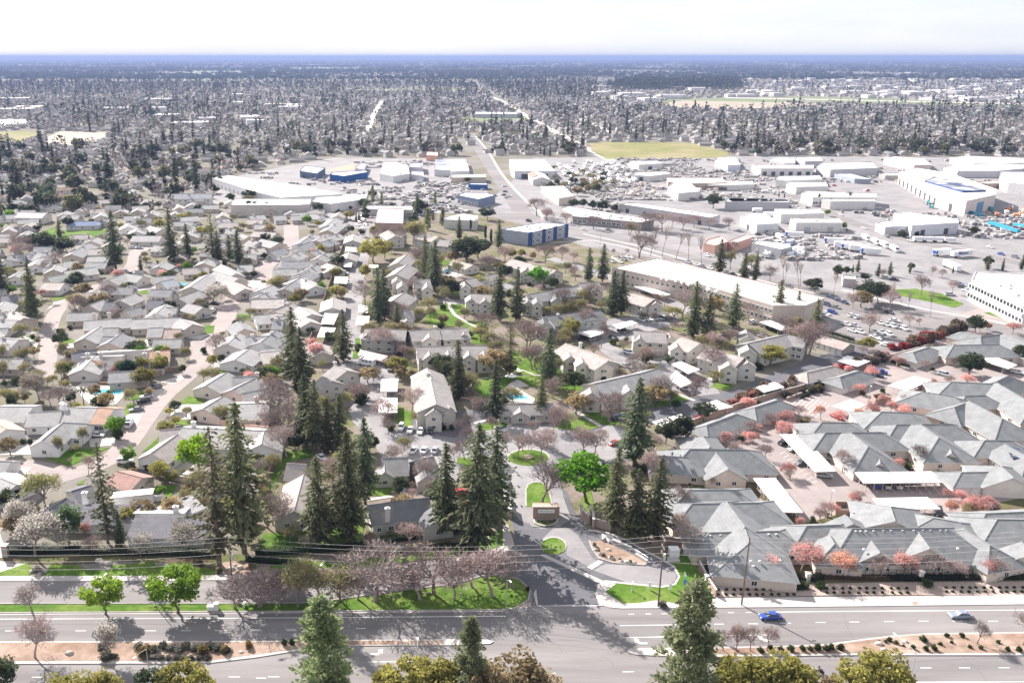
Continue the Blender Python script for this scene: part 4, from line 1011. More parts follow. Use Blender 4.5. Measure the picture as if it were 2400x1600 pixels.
side_windows(o, W(2050, 1000), W(2420, 1000), 1.25, 3, 3.4, 2.4, (.74, .72, .71), 'garage_door')
TAN = (.33, .28, .265)
garage_row('C4', 740, 1125, 985, 1195, 8, 5, 'tan roofed grey garage row at the edge of the office car park', 'gg', TAN, 1.6, (.36, .33, .31))
garage_row('B4', 640, 75, 850, 25, 8, 5, 'brownish hip roofed garage row below the red hedge', 'hh', (.33, .3, .285))
# carports
def K(k, L, h, label, posts=(6, 2), col=(.7, .67, .66)):
    at(k); return carport([W(x, y, h) for x, y in L], h, label, col=col, posts=posts)
K('B4', [(598, 558), (872, 850), (708, 858), (430, 562)], 2.9, 'long white diagonal carport beside the stepped hip bungalow', (9, 2))
K('B4', [(395, 906), (612, 1175), (430, 1172), (220, 906)], 2.9, 'long white diagonal carport nearest the boulevard', (8, 2))
K('B4', [(1018, 860), (1625, 853), (1705, 940), (1090, 945)], 2.9, 'long white carport over the blue and white cars', (9, 2))
K('B4', [(1155, 1063), (1592, 1056), (1695, 1148), (1235, 1150)], 2.9, 'white carport behind the long two gabled bungalow', (7, 2))
K('B4', [(1275, 178), (1490, 102), (1625, 135), (1430, 218)], 2.9, 'white carport left of the grey parked suv', (5, 2))
K('B4', [(835, 340), (990, 285), (1110, 330), (990, 390)], 2.9, 'short white carport behind the red car', (4, 2))
K('B3', [(1895, 198), (2070, 148), (2145, 190), (1985, 232)], 2.8, 'pale flat carport between drive and boundary hedge', (4, 2))
K('B3', [(1470, 330), (1610, 292), (1740, 345), (1600, 375)], 2.8, 'pale flat carport beside the dark evergreen shrub', (4, 2))
K('C4', [(880, 1330), (960, 1285), (1140, 1330), (1040, 1372)], 2.8, 'pale flat carport near the brownish garage row', (4, 2))
K('C4', [(1960, 1310), (2060, 1270), (2300, 1360), (2230, 1390)], 2.8, 'long white carport cut off at the right, by a dark tree', (6, 2))
# block-walled bin enclosures
def enclosure(k, L, label, h=1.9):
    at(k); P = pts(L); c = sum(P, Vector()) / 4; o = root('bin_enclosure', c, label, 'enclosure', 'bin enclosures')
    for i in range(4):
        if i == 1: continue
        mb = MB(); a, b = P[i], P[(i + 1) % 4]; mb.band([a, b], .3, 0, h + .004 * i); part('wall', mb, 'block', o)
    mb = MB(); a, b = P[1], P[2]; mb.band([a, b], .12, .1, h - .2); part('gate', mb, 'plain', o, (.3, .25, .22))
    for i in range(2):
        q = P[0].lerp(P[2], .35 + .3 * i); d = root('rubbish_bin', q, 'bin %s side inside the %s' % (('left', 'right')[i], label), 'bin')
        b = MB(); b.box((0, 0, 0), 1.9, 1.2, 1.2); obj('body', b.mesh('body', 'plain'), d, color=(.05, .06, .07))
        b = MB(); b.box((0, 0, 1.21), 1.95, 1.25, .08, .05); obj('lid', b.mesh('lid', 'plain'), d, color=(.02, .02, .02))
    return o
enclosure('B4', [(870, 1205), (1065, 1205), (1040, 1145), (855, 1140)], 'block bin enclosure by the striped truck')
enclosure('B4', [(1180, 330), (1300, 305), (1240, 275), (1150, 290)], 'block bin enclosure behind the short carport')
enclosure('B4', [(500, 555), (630, 545), (580, 510), (475, 520)], 'block bin enclosure at the carport corner')
# beds round the houses
at('B4')
beds([[(560, 580), (640, 500), (780, 560), (830, 700), (950, 870), (1100, 900), (1500, 840), (1450, 780), (1300, 640), (1320, 720), (1420, 800), (980, 880)],
      [(1100, 600), (1320, 680), (1460, 780), (1700, 820), (2000, 830), (1980, 760), (1900, 640), (1800, 520), (1840, 470), (1700, 440), (1300, 600)],
      [(1830, 500), (2352, 610), (2600, 640), (2600, 560), (2100, 440), (1700, 400)], [(1040, 470), (1150, 420), (1240, 540), (1120, 540)],
      [(130, 960), (400, 890), (420, 930), (250, 1000), (700, 1290), (900, 1200), (600, 1400), (480, 1420), (300, 1080)],
      [(640, 1260), (860, 1200), (1060, 1220), (1180, 1190), (1160, 1260), (700, 1300)], [(1980, 1130), (2352, 1060), (2600, 1090), (2600, 1120), (2000, 1260)], [(1700, 860), (1840, 1000), (1790, 1010), (1660, 880)]])
sheet('footpath', [(1800, 1180), (1900, 1250), (2110, 1500), (2050, 1500), (1780, 1230)], .14, 'concrete', 0)
sheet('footpath', [(1450, 830), (1700, 800), (2050, 830), (2050, 845), (1640, 850), (1480, 850)], .14, 'concrete', 0)
sheet('footpath', [(1700, 440), (1800, 470), (2352, 640), (2352, 660), (1760, 480)], .14, 'concrete', 0)
at('A4')
beds([[(480, 150), (620, 120), (900, 330), (940, 450), (2300, 470), (2420, 300), (2600, 330), (2600, 490), (700, 485), (500, 480)], [(400, 60), (520, 100), (600, 480), (470, 480)]])
sheet('footpath', [(650, 400), (700, 420), (960, 505), (1500, 500), (1500, 480), (1520, 450), (1540, 450), (1540, 500), (2300, 490), (2300, 505), (930, 520)], .15, 'concrete', 0)
at('B3')
beds([[(1230, 830), (1380, 900), (2060, 900), (2090, 950), (1900, 960), (1840, 1010), (1300, 990)]])
# parking stall lines
at('B4')
def stalls(a, b, n, c, w=.12, nm='stall_line', z=.075):
    A, B = W(*a), W(*b); d = W(*c) - A
    for i in range(n + 1):
        p = A.lerp(B, i / n); mb = MB(); mb.band([p, p + d], w, z - .004, z); tag(obj(nm, mb.mesh(nm, 'line')), None, None, kind='structure')
stalls((1140, 955), (1760, 965), 9, (1200, 1025)); stalls((470, 700), (720, 930), 8, (430, 720)); stalls((640, 230), (820, 330), 7, (520, 330))
at('B3'); stalls((1050, 400), (1330, 300), 6, (1180, 460))
# boundary wall between the two complexes
def wall_thing(k, L, w, h, label, m='block', name='boundary_wall', cat='wall', cap=True, color=None, sm=False):
    at(k); P = pts(L); 
    if sm: P = smooth_pts(P, False)
    o = root(name, P[0], label, cat)
    mb = MB(); mb.band(P, w, -.02, h); part('panel' if 'fence' in name else 'wall', mb, m, o, color)
    if cap:
        mb = MB(); mb.band(P, w + .1, h, h + .1); part('cap', mb, 'concrete', o)
    return o
wall_thing('B3', [(1370, 505), (1560, 440), (1800, 350), (2070, 270), (2352, 195), (2530, 130)], .25, 1.9, 'long reddish block wall between garages and apartment drive')
wall_thing('B4', [(860, 120), (1060, 50), (1300, -30), (1600, -110)], .25, 1.9, 'farther reddish block wall along the red hedge')
wall_thing('B4', [(480, 300), (620, 250), (780, 205)], .3, 1.2, 'low dark wall below the rear hedge', 'block')
# ================================================================== gated apartments in the middle
AW = (.5, .475, .435); AR = (.28, .262, .256); AR2 = (.33, .295, .282); SLATE = (.15, .152, .16)
def apt(k, x, y, label, wings, bays=(), wall=AW, roof=AR, h=5.6, r=2.4, cat='apartment block', name='apartment_block', chims=(), lm=None, st=2):
    """wings: (x1,y1,x2,y2,width[,nwin]); bays: small gabled projections (x1,y1,x2,y2,width)"""
    at(k); o = Bd(x, y, label, cat, name)
    for i, q in enumerate(wings):
        wing(o, W(q[0], q[1], h + r + .02 * i), W(q[2], q[3], h + r + .02 * i), q[4], h, r + .02 * i, 'gg', wall=wall, roof=roof, nwin=q[5] if len(q) > 5 else 4, storeys=st, endwin=2)
    for i, q in enumerate(bays):
        rr = min(r * .8, q[4] * .35); wing(o, W(q[0], q[1], h + rr - .2), W(q[2], q[3], h + rr - .2), q[4], h - .2, rr, 'gg', wall=tuple(c * 1.1 for c in wall), roof=roof, nwin=0, storeys=st, endwin=1, ov=.35)
    for x_, y_, z_ in chims: chimney(o, W(x_, y_, h + r), h + r + z_, z0=h)
    if lm: landmark(lm, x, y)
    return o
apt('B2', 1150, 1200, 'dark grey roofed gate cottage with long front ridge', [(872, 1122, 1085, 1092, 9, 2), (1090, 1090, 1365, 1060, 9, 3)], [(1390, 1130, 1440, 1225, 7.5)], (.42, .42, .4), SLATE, 3.6, 3.0, 'cottage', 'cottage', [(1035, 1165, .6)], 'the gate cottage', 1)
apt('B2', 1120, 850, 'grey roofed clubhouse with pointed window gables', [(985, 748, 1200, 742, 10, 2), (1245, 765, 1400, 735, 9, 2)], [(1010, 800, 1015, 860, 5), (1330, 840, 1345, 890, 5)], (.44, .43, .4), (.24, .235, .235), 3.4, 2.8, 'clubhouse', 'clubhouse', [], 'the clubhouse', 1)
apt('B2', 300, 1060, 'small house with pinkish lit roof behind the front redwoods', [(375, 880, 300, 1165, 10, 3), (240, 790, 400, 800, 7, 1)], [], (.5, .46, .43), AR2, 3.2, 2.8, 'house', 'house', [], 'the pinkish roofed cottage', 1)
apt('B2', 640, 130, 'two storey house with broad grey gable beside the drive', [(620, 20, 720, 60, 12, 2), (520, 105, 600, 140, 10, 2)], [], AW, AR, 4.6, 2.4, 'house', 'house', [(620, 10, .6)], 'the broad gabled drive house')
apt('B2', 1420, 330, 'two storey apartment block with arched window gable above the parked cars', [(1345, 40, 1385, 130, 11, 2), (1375, 125, 1420, 325, 12, 2)], [(1398, 330, 1400, 372, 5), (1510, 330, 1530, 350, 4)], AW, AR, 6, 2.6, chims=[(1355, 95, .5)], lm='the arched gable apartments')
o = apt('B2', 2080, 390, 'low pool house with porch gable facing the roundabout', [(1890, 325, 2340, 318, 8, 4)], [(2075, 335, 2085, 385, 6), (2330, 330, 2340, 370, 6)], (.42, .4, .37), (.27, .255, .25), 3, 2, 'pool house', 'pool_house', [], 'the pool house', 1)
apt('B3', 880, 230, 'long two storey apartment block with grey ridge right of the pool lawn', [(640, 165, 990, 85, 12, 5), (985, 90, 1150, 42, 12, 3)], [(612, 195, 628, 235, 6), (900, 170, 930, 215, 5), (1180, 120, 1210, 150, 5)], AW, (.25, .245, .25), lm='the long ridge apartments')
apt('C3', 600, 1300, 'tan roofed apartment block with stepped bays behind the pool redwood', [(420, 1190, 760, 1325, 12, 5)], [(440, 1250, 462, 1292, 5), (540, 1295, 560, 1340, 5), (700, 1300, 740, 1345, 6)], AW, AR2, chims=[(540, 1200, .5)], lm='the stepped bay apartments')
apt('C3', 1550, 1250, 'tan roofed pair of apartment blocks behind the white van', [(1330, 1142, 1480, 1190, 12, 3), (1530, 1225, 1830, 1305, 12, 4)], [(1290, 1180, 1305, 1215, 5), (1700, 1330, 1715, 1360, 6), (1840, 1310, 1860, 1340, 6)], AW, AR2, lm='the tan paired apartments')
apt('C3', 2050, 1220, 'grey roofed apartment block with long slope by the round olive tree', [(1860, 1190, 2180, 1115, 12, 4), (2180, 1125, 2330, 1150, 10, 3)], [(1850, 1200, 1868, 1240, 6), (1840, 1080, 1860, 1130, 6)], (.44, .44, .4), (.25, .24, .24), lm='the olive tree apartments')
apt('C3', 1100, 1170, 'grey apartment block behind bare trees in the inner car court', [(960, 1092, 1215, 1105, 12, 3)], [(1000, 1110, 1010, 1150, 5), (1230, 1110, 1250, 1140, 5)], AW, AR)
apt('C3', 470, 1020, 'slate roofed apartment block with white balconies', [(270, 978, 560, 940, 13, 4), (560, 945, 700, 930, 12, 2)], [(240, 990, 255, 1030, 6), (600, 960, 640, 985, 9)], (.43, .45, .43), SLATE, chims=[(360, 970, .4)], lm='the white balcony apartments')
apt('C3', 300, 860, 'slate roofed apartment block left of the tall redwood pair', [(130, 805, 330, 770, 12, 3), (340, 765, 500, 745, 12, 3)], [(115, 820, 128, 860, 5), (190, 830, 200, 865, 5), (340, 800, 355, 835, 5)], (.45, .44, .4), (.24, .235, .24))
apt('C3', 1040, 880, 'tan apartment block with porch columns beside the lawn', [(905, 785, 1120, 845, 12, 3)], [(1120, 840, 1135, 870, 6)], AW, AR2)
apt('C3', 620, 770, 'apartment block half hidden by pinkish bare trees', [(520, 720, 680, 705, 11, 3)], [(660, 730, 668, 760, 5)], AW, AR)
apt('C3', 200, 610, 'long tan apartment block behind the bright green tree', [(10, 530, 160, 570, 12, 3), (170, 575, 350, 615, 12, 3)], [(110, 570, 120, 600, 5), (300, 615, 310, 650, 5)], AW, AR2, lm='the bright green tree')
at('C2')
apt('C2', 1760, 850, 'white apartment block with grey balconies at the path bend', [(1690, 800, 1860, 808, 12, 3)], [(1690, 805, 1695, 840, 5), (1800, 820, 1805, 850, 5)], (.52, .51, .49), AR)
apt('C2', 1430, 1120, 'two storey apartment block with covered balcony gable', [(1205, 1090, 1440, 1075, 12, 3), (1450, 1080, 1665, 1068, 12, 3)], [(1360, 1110, 1368, 1140, 6), (1630, 1085, 1640, 1115, 5)], AW, AR, chims=[(1410, 1070, .5)])
apt('C2', 1560, 1260, 'two storey apartment block with four small window gables', [(1260, 1218, 1540, 1210, 12, 4), (1550, 1212, 1820, 1208, 12, 3)], [(1362, 1250, 1368, 1285, 5), (1510, 1245, 1518, 1280, 5), (1672, 1248, 1680, 1282, 5), (1790, 1250, 1800, 1285, 5)], AW, AR, lm='the four gable apartments')
apt('C2', 1010, 1130, 'grey apartment block behind two bare trees by the drive', [(855, 1075, 1190, 1085, 12, 4)], [(870, 1090, 875, 1120, 5)], (.42, .42, .41), AR)
apt('C2', 1150, 600, 'row of stepped apartment gables along the narrow drive', [(1190, 490, 1120, 555, 11, 2), (1195, 570, 1100, 645, 12, 2), (1240, 690, 1370, 685, 12, 3)], [(1110, 665, 1112, 690, 5), (1150, 700, 1152, 735, 5), (1345, 710, 1350, 745, 5)], AW, AR, lm='the stepped drive apartments')
apt('C2', 1140, 830, 'lower stepped apartment gables behind the paired redwoods', [(1170, 790, 1080, 855, 12, 2), (1160, 930, 1230, 925, 11, 2)], [(1185, 975, 1190, 1010, 5)], AW, AR)
apt('C2', 1640, 590, 'white poolside clubhouse with column porch', [(1560, 535, 1710, 575, 10, 4)], [], (.55, .52, .48), AR2, 3.4, 1.6, 'clubhouse', 'clubhouse', [], 'the second pool', 1)
apt('C2', 1740, 720, 'apartment block with long brown slope behind the second pool', [(1640, 690, 1880, 645, 12, 4)], [(1640, 700, 1650, 735, 5)], AW, AR)
apt('C2', 2150, 600, 'long apartment block behind the row of olive trees', [(2010, 530, 2160, 565, 12, 3), (2170, 575, 2330, 610, 12, 3)], [(2120, 580, 2125, 610, 5)], AW, AR2)
apt('C2', 1090, 370, 'tan apartment block with plain tower gable', [(1040, 300, 1100, 345, 11, 2), (1090, 310, 1150, 300, 10, 2)], [], AW, AR2)
apt('C2', 1360, 340, 'pinkish roofed apartment block among the far trees', [(1290, 320, 1440, 350, 12, 3)], [], AW, AR2)
apt('C2', 1500, 400, 'grey roofed apartment block behind bare trees at the rear', [(1450, 375, 1560, 385, 11, 2)], [], AW, AR)
# low garages and carports beside the drive
for k, x1, y1, x2, y2, w, n, lb in (('C2', 610, 830, 600, 910, 11, 0, 'grey gabled garage left of the drive, beside the round olive tree'), ('C2', 735, 475, 720, 520, 10, 0, 'grey gabled garage left of the drive, second from its far end'), ('C2', 770, 330, 760, 380, 11, 0, 'grey gabled garage at the far end of the drive'),
                                  ('C2', 470, 1180, 520, 1260, 10, 0, 'low gabled garage beside the pink blossom tree')):
    at(k); o = Bd(x1, y1, lb, 'garage', 'garage', 5); o.location.z = 0; wing(o, W(x1, y1, 4.9), W(x2, y2, 4.9), w, 2.9, 2.0, 'gg', wall=AW, roof=(.33, .31, .3), nwin=0, endwin=1)
K('C2', [(622, 665), (727, 668), (716, 722), (612, 716)], 2.7, 'white carport halfway along the narrow drive', (3, 2))
K('C2', [(542, 945), (657, 942), (612, 1042), (510, 1036)], 2.7, 'white carport left of the drive, upper of two near the redwood', (3, 2))
K('C2', [(512, 1063), (627, 1068), (597, 1146), (480, 1141)], 2.7, 'white carport left of the drive, lower of two near the redwood', (3, 2))
K('C2', [(808, 888), (882, 893), (880, 950), (802, 948)], 2.7, 'white carport right of the drive, upper one', (3, 2))
K('C2', [(797, 973), (897, 976), (884, 1046), (783, 1044)], 2.7, 'white carport right of the drive, lower one', (3, 2))
K('C2', [(706, 432), (792, 436), (784, 470), (700, 466)], 2.7, 'small white carport near the far end of the drive', (3, 2))
K('C2', [(695, 548), (760, 552), (750, 590), (690, 588)], 2.7, 'small white carport behind the dark round tree', (3, 2))
K('C2', [(822, 1240), (1040, 1290), (985, 1325), (800, 1285)], 2.6, 'tan carport roof behind the parked motorhome', (4, 2), (.5, .43, .4))
K('C2', [(890, 572), (965, 574), (960, 600), (886, 598)], 2.7, 'cream carport right of the far drive', (3, 2), (.55, .5, .45))
K('B2', [(985, 125), (1122, 122), (1112, 224), (980, 226)], 2.7, 'white carport with a mirror bright roof, upper of two', (3, 2))
K('B2', [(972, 272), (1113, 275), (1113, 390), (963, 393)], 2.7, 'white carport with leaf stains above the bare shrub', (3, 2))
K('B2', [(1222, 110), (1300, 130), (1300, 190), (1220, 188)], 5.0, 'white flat porch roof beside the arched gable apartments', (2, 2))
K('C3', [(760, 1052), (940, 1010), (992, 1032), (850, 1077)], 2.7, 'white carport beside the black car in the inner court', (4, 2), (.6, .56, .54))
K('C3', [(512, 1106), (650, 1072), (760, 1100), (620, 1142)], 2.7, 'white carport below the white balcony apartments', (4, 2))
K('C3', [(960, 742), (1040, 735), (1250, 805), (1180, 825)], 2.7, 'pale blue carport behind the porch column block', (5, 2))
K('C3', [(1130, 950), (1290, 935), (1330, 950), (1200, 975)], 2.7, 'small white carport right of the full car row', (4, 2))
K('C3', [(1945, 1022), (2030, 1007), (2205, 1072), (2120, 1088)], 2.7, 'tan carport behind the pink bare tree', (5, 2), (.5, .45, .43))
K('C3', [(1255, 1352), (1330, 1332), (1480, 1395), (1390, 1430)], 2.7, 'white carport left of the tan paired apartments', (4, 2))
K('B3', [(1230, 120), (1290, 60), (1430, 160), (1330, 190)], 2.7, 'white carport at the end of the long ridge apartments', (4, 2))
K('B3', [(1100, 465), (1330, 400), (1390, 440), (1180, 510)], 2.7, 'brown shaded carport roof below the parked stalls', (4, 2), (.34, .29, .27))
# turquoise pools: water in a coping
def pool(k, L, label, z=.17):
    at(k); P = pts(L); c = sum(P, Vector()) / len(P); o = root('swimming_pool', c, label, 'pool')
    mb = MB(); mb.prism(P, None, z + .02); part('water', mb, 'water', o)
    mb = MB(); mb.band(P, .5, 0, z + .08, True); part('coping', mb, 'concrete', o)
pool('B2', [(1950, 262), (2002, 228), (2090, 250), (2158, 288), (2060, 292), (1990, 292)], 'bright turquoise pool behind the pool house')
pool('C2', [(1475, 612), (1530, 606), (1530, 638), (1480, 642)], 'small blue pool of the white poolside clubhouse')
at('C2'); sheet('pool_deck', [(1460, 600), (1560, 590), (1680, 640), (1580, 670), (1470, 650)], .1, 'concrete', 0)
at('B1'); sheet('pool_deck', [(600, 190), (650, 150), (1040, 165), (1020, 210), (910, 330), (700, 320), (640, 260)], .1, 'concrete', 0)
pool('B1', [(715, 250), (760, 212), (985, 210), (950, 248), (850, 256)], 'pale turquoise pool behind the palms in the left neighbourhood')
pool('C1', [(1390, 735), (1420, 715), (1490, 715), (1450, 738)], 'small blue garden pool between the grey roofs')
pool('C1', [(1340, 612), (1400, 602), (1480, 605), (1450, 622)], 'narrow turquoise garden pool below the tall conifers')
# entrance monument
at('B3'); a, b = W(162, 1225), W(368, 1222)
o = root('monument_wall', a.lerp(b, .5), 'brown entrance monument wall with white name plate', 'monument'); landmark('the monument wall', 265, 1190)
mb = MB(); mb.box((0, 0, 0), (b - a).length, 1.1, 3.4); obj('wall', mb.mesh('wall', 'wall'), o, color=(.3, .24, .2))
mb = MB(); mb.box((0, 1.8, 0), (b - a).length * .96, .9, 3.3); obj('rear_wall', mb.mesh('rear_wall', 'wall'), o, color=(.3, .24, .2))
for z, s in ((3.4, .3), (.0, .3)):
    mb = MB(); mb.box((0, 0, z), (b - a).length + s, 1.1 + s, .25); obj('cap' if z else 'plinth', mb.mesh('cap', 'wall'), o, color=(.42, .34, .29))
mb = MB(); mb.box((0, -.63, 1.9), 2.6 * 1.6, .12, .95); pl = obj('name_plate', mb.mesh('name_plate', 'plain'), o, color=(.8, .79, .77))
lt = bpy.data.meshes.new
for i in range(11):                                                         # a dark mark, then a line of small dark letters too far to read
    mb = MB(); mb.box((-1.5 + i * .3, -.71, 2.28), .22 if i else .3, .02, .16 if i else .3); obj('letter', mb.mesh('letter', 'plain'), pl, (0, 0, 0), color=(.15, .14, .13))
PB = [(172, 1238), (180, 1262), (220, 1282), (270, 1288), (320, 1280), (352, 1260), (360, 1236)]
sheet('planting_bed', PB, .3, 'mulch', 0); strip('kerb', PB, .4, 0, .35, 'concrete', kind='structure', sm=True)
for i in range(5): plant('bush', W(200 + i * 33, 1256 + 8 * math.sin(i)), .7, 1.1, (.2, .2, .16), phrase='small grey shrub', group='shrubs before the monument')
# low sign wall in the loop bed: two lines of raised letters
at('A3'); a, b = W(790, 240), W(940, 300); d = (b - a); ang = math.atan2(d.y, d.x)
o = root('sign_wall', a.lerp(b, .5), 'long low white sign wall on the loop planting bed', 'sign', rz=ang); landmark('the low sign wall', 865, 270)
mb = MB(); mb.box((0, 0, 0), d.length, .5, 1.1); obj('wall', mb.mesh('wall', 'plain'), o, color=(.72, .7, .68))
mb = MB(); mb.box((-d.length / 2 - 2, .2, 0), 3.4, .4, .7, -.5); mb.box((d.length / 2 + 2.6, -.4, 0), 5.0, .4, .7, -.25); obj('side_walls', mb.mesh('side_walls', 'plain'), o, color=(.6, .58, .56))
for i in range(16): mb = MB(); mb.box((-d.length * .43 + i * d.length * .057, -.3, .35), .28, .08, .45); obj('letter', mb.mesh('letter', 'plain'), o, color=(.35, .33, .32))
a, b = W(975, 345), W(1065, 405); strip('low_wall', [a, b], .6, 0, .9, 'concrete', label='short pale wall end right of the low sign wall', cat='wall')
strip('low_wall', [W(705, 232), W(742, 205)], .5, 0, .8, 'concrete', label='short pale wall stub at the top of the loop bed', cat='wall')
# gate walls
def wt(k, L, w, h, lb, m='plain', color=(.36, .29, .25), cap=True): return wall_thing(k, L, w, h, lb, m, 'gate_wall', 'wall', cap, color)
wt('B2', [(1955, 1060), (1962, 1180)], .9, 2.4, 'tall brown gate wall left of the entrance drive')
wt('B2', [(1985, 1140), (2000, 1230)], .9, 2.8, 'brown gate pillar left of the entrance drive')
wt('B3', [(540, 1175), (555, 1230), (610, 1270)], .6, 2.6, 'brown gate wall right of the entrance drive')
wt('B3', [(612, 1180), (635, 1240), (640, 1300)], .6, 2.4, 'inner brown gate wall with a pale panel')
wt('A3', [(640, 105), (720, 130), (780, 150)], .4, 2.2, 'brown low wall under the dark redwoods')
wt('B3', [(660, 740), (700, 860), (760, 960)], .35, 2.0, 'pale wall behind the round green tree', 'concrete')
wt('B3', [(1020, 740), (1060, 840), (1110, 940)], .3, 2.0, 'narrow weathered fence wall beside the broad redwoods', 'timber')
wt('A3', [(1400, 285), (1470, 430), (1535, 560), (1605, 668)], .35, 1.8, 'brown boundary wall running down to the boulevard sidewalk', 'block')
wt('A3', [(1100, 255), (1250, 245), (1400, 280)], .3, 1.8, 'dark wall behind the utility box pad', 'block')
at('A3')
for lb, x, y, sx, sy, h in (('large white utility cabinet on a concrete pad', 1272, 345, 2.2, 2.0, 2.0), ('slim white utility cabinet beside the boundary wall', 1366, 335, .9, .9, 2.0), ('white post block at the end of the boundary wall', 1530, 560, .8, .8, 2.0)):
    p = W(x, y); o = root('utility_cabinet', p, lb, 'cabinet'); mb = MB(); mb.box((0, 0, .1), sx, sy, h); obj('body', mb.mesh('body', 'plain'), o, color=(.72, .72, .72)); mb = MB(); mb.box((0, 0, h + .1), sx + .15, sy + .15, .1); obj('lid', mb.mesh('lid', 'plain'), o, color=(.8, .8, .8)); mb = MB(); mb.box((0, 0, 0), sx + .4, sy + .4, .14); obj('plinth', mb.mesh('plinth', 'concrete'), o)
    mb = MB(); mb.box((0, -sy / 2 - .02, .3), sx * .8, .05, h * .8); obj('door', mb.mesh('door', 'plain'), o, color=(.66, .66, .67))
sheet('concrete_pad', [(1225, 345), (1310, 345), (1325, 388), (1222, 386)], .2, 'concrete', 0)
# long dark boundary fence and hedges of the complex
wall_thing('B2', [(190, 735), (120, 860), (60, 1000), (-10, 1150)], .25, 2.0, 'long dark timber fence between the two neighbourhoods', 'timber', 'timber_fence', 'fence', False)
wall_thing('C2', [(720, 345), (660, 500), (600, 680), (530, 880), (470, 1040), (420, 1200)], .25, 2.0, 'long dark timber fence beside the narrow drive', 'timber', 'timber_fence', 'fence', False)
at('A2')
hedge([(0, 330), (300, 320), (620, 300), (1000, 240), (1400, 180), (1660, 150)], 2.2, 1.6, 'long dark clipped hedge below the front lawn', (.035, .055, .02))
hedge([(1000, 330), (1300, 300), (1500, 270), (1720, 280)], 2.0, 1.2, 'dark shrub bank under the entrance redwoods', (.04, .06, .022))
at('A1')
hedge([(80, 330), (300, 325), (640, 310)], 2.0, 2.2, 'dark hedge behind the left white flowering tree', (.03, .05, .022))
hedge([(640, 330), (1000, 330), (1300, 330), (1700, 340)], 2.4, 1.8, 'dark ragged hedge below the white flowering trees', (.045, .055, .03))
hedge([(1950, 390), (2200, 400), (2352, 410)], 1.8, 1.4, 'dark hedge right of the wooden utility pole', (.03, .05, .022))
at('B3')
thicket([(1700, 360), (1900, 270), (2100, 210), (2352, 140), (2500, 100)], 26, 2.8, [(.19, .13, .09), (.16, .15, .07), (.3, .14, .12)], 'brown olive shrub')
hedge([(1500, 430), (1440, 455)], 1.6, 1.4, 'bright red leaved shrub beside the dark evergreen shrub', (.35, .03, .03))
at('B4'); thicket([(500, 290), (640, 240), (780, 195), (900, 215)], 16, 2.2, [(.07, .075, .05), (.12, .1, .07)], 'dark olive shrub')
thicket([(850, 80), (1000, 40)], 8, 2.2, [(.4, .03, .03)], 'scarlet shrub'); thicket([(1000, 20), (1150, 10), (1300, -20)], 10, 3, [(.15, .12, .1)], 'brown grey shrub')
hedge([(1680, 870), (1800, 1000)], 1.5, 1.2, 'dark hedge at the end of the garage block', (.05, .07, .03))
at('C4'); thicket([(1300, 1250), (1480, 1220)], 9, 2.4, [(.3, .05, .05)], 'dark red shrub')
thicket([(1480, 1240), (1650, 1160), (1860, 1080)], 22, 3.6, [(.2, .14, .08), (.3, .08, .07), (.14, .12, .07), (.17, .13, .1)], 'olive red shrub')
hedge([(1310, 1340), (1450, 1380)], 1.6, 1.3, 'dark hedge below the farthest garage row', (.05, .065, .03))
hedge([(760, 1090), (1010, 1170)], 1.5, 1.3, 'dark hedge behind the tan garage row', (.05, .06, .035))
at('A3'); hedge([(1510, 480), (1720, 500), (1900, 510), (2120, 500)], 2.6, 1.5, 'dark mixed hedge below the twin dormer bungalow', (.06, .055, .03))
at('A4'); hedge([(440, 520), (620, 540), (760, 520)], 2.4, 1.6, 'dark hedge around the left white gate post', (.05, .055, .03)); hedge([(1280, 530), (1480, 535), (1700, 530), (2050, 525)], 2.0, 1.4, 'long black green hedge around the right white gate post', (.025, .035, .02)); hedge([(2090, 525), (2420, 520)], 2.0, 1.3, 'dark hedge at the right edge of the gravel strip', (.04, .05, .025)); hedge([(760, 520), (1000, 530), (1290, 535)], 1.6, .9, 'low brown hedge below the orange blossom tree', (.12, .08, .05))
# ================================================================== bungalows of the neighbourhood on the left
LR = (.3, .293, .293); LW = (.6, .56, .53); WHT = (.68, .67, .67); RUST = (.36, .24, .18); PURP = (.14, .137, .155); TANW = (.5, .43, .37)
def hs(k, x, y, label, wings, chims=(), wall=LW, roof=LR, h=2.9, r=2.2, sheds=(), phrase=None, lm=None, nw=2):
    at(k); o = Bd(x, y, label, 'house' if label else None, 'house')
    if phrase: later(o, phrase, 'house', 'houses of the left neighbourhood')
    for i, q in enumerate(wings):
        rf = q[5] if len(q) > 5 else roof; hh = h + .03 * i
        wing(o, W(q[0], q[1], hh + r), W(q[2], q[3], hh + r), q[4] * 1.22, hh, r, 'gg', wall=wall, roof=rf, nwin=nw, endwin=1, ov=.45)
    for q in sheds:             # x1,y1,x2,y2,depth,h,r,roof
        shed(o, W(q[0], q[1], q[5] + q[6]), W(q[2], q[3], q[5] + q[6]), q[4], q[5], q[6], wall, q[7] if len(q) > 7 else roof, nwin=2)
    for q in chims: chimney(o, W(q[0], q[1], h + r), h + r + .9, 1.3, .9, tuple(c * 1.02 for c in wall), z0=h - .5)
    if lm: landmark(lm, x, y)
    return o
hs('B1', 600, 500, 'white shed roofed corner house with rust brown roof patch', [(545, 348, 770, 356, 11), (770, 352, 900, 360, 11.2, RUST), (500, 470, 690, 478, 8), (505, 462, 330, 610, 7)], [(510, 350)], WHT, h=3.2, r=2.4, lm='the rust patched white house', nw=3)
o = Bd(1200, 700, None); bpy.data.objects.remove(o)
hs('B1', 300, 450, 'grey roofed white terrace house left of the rust patched house', [(-40, 345, 260, 345, 12), (225, 392, 490, 378, 10)], [(490, 340)], WHT, lm='the white terrace')
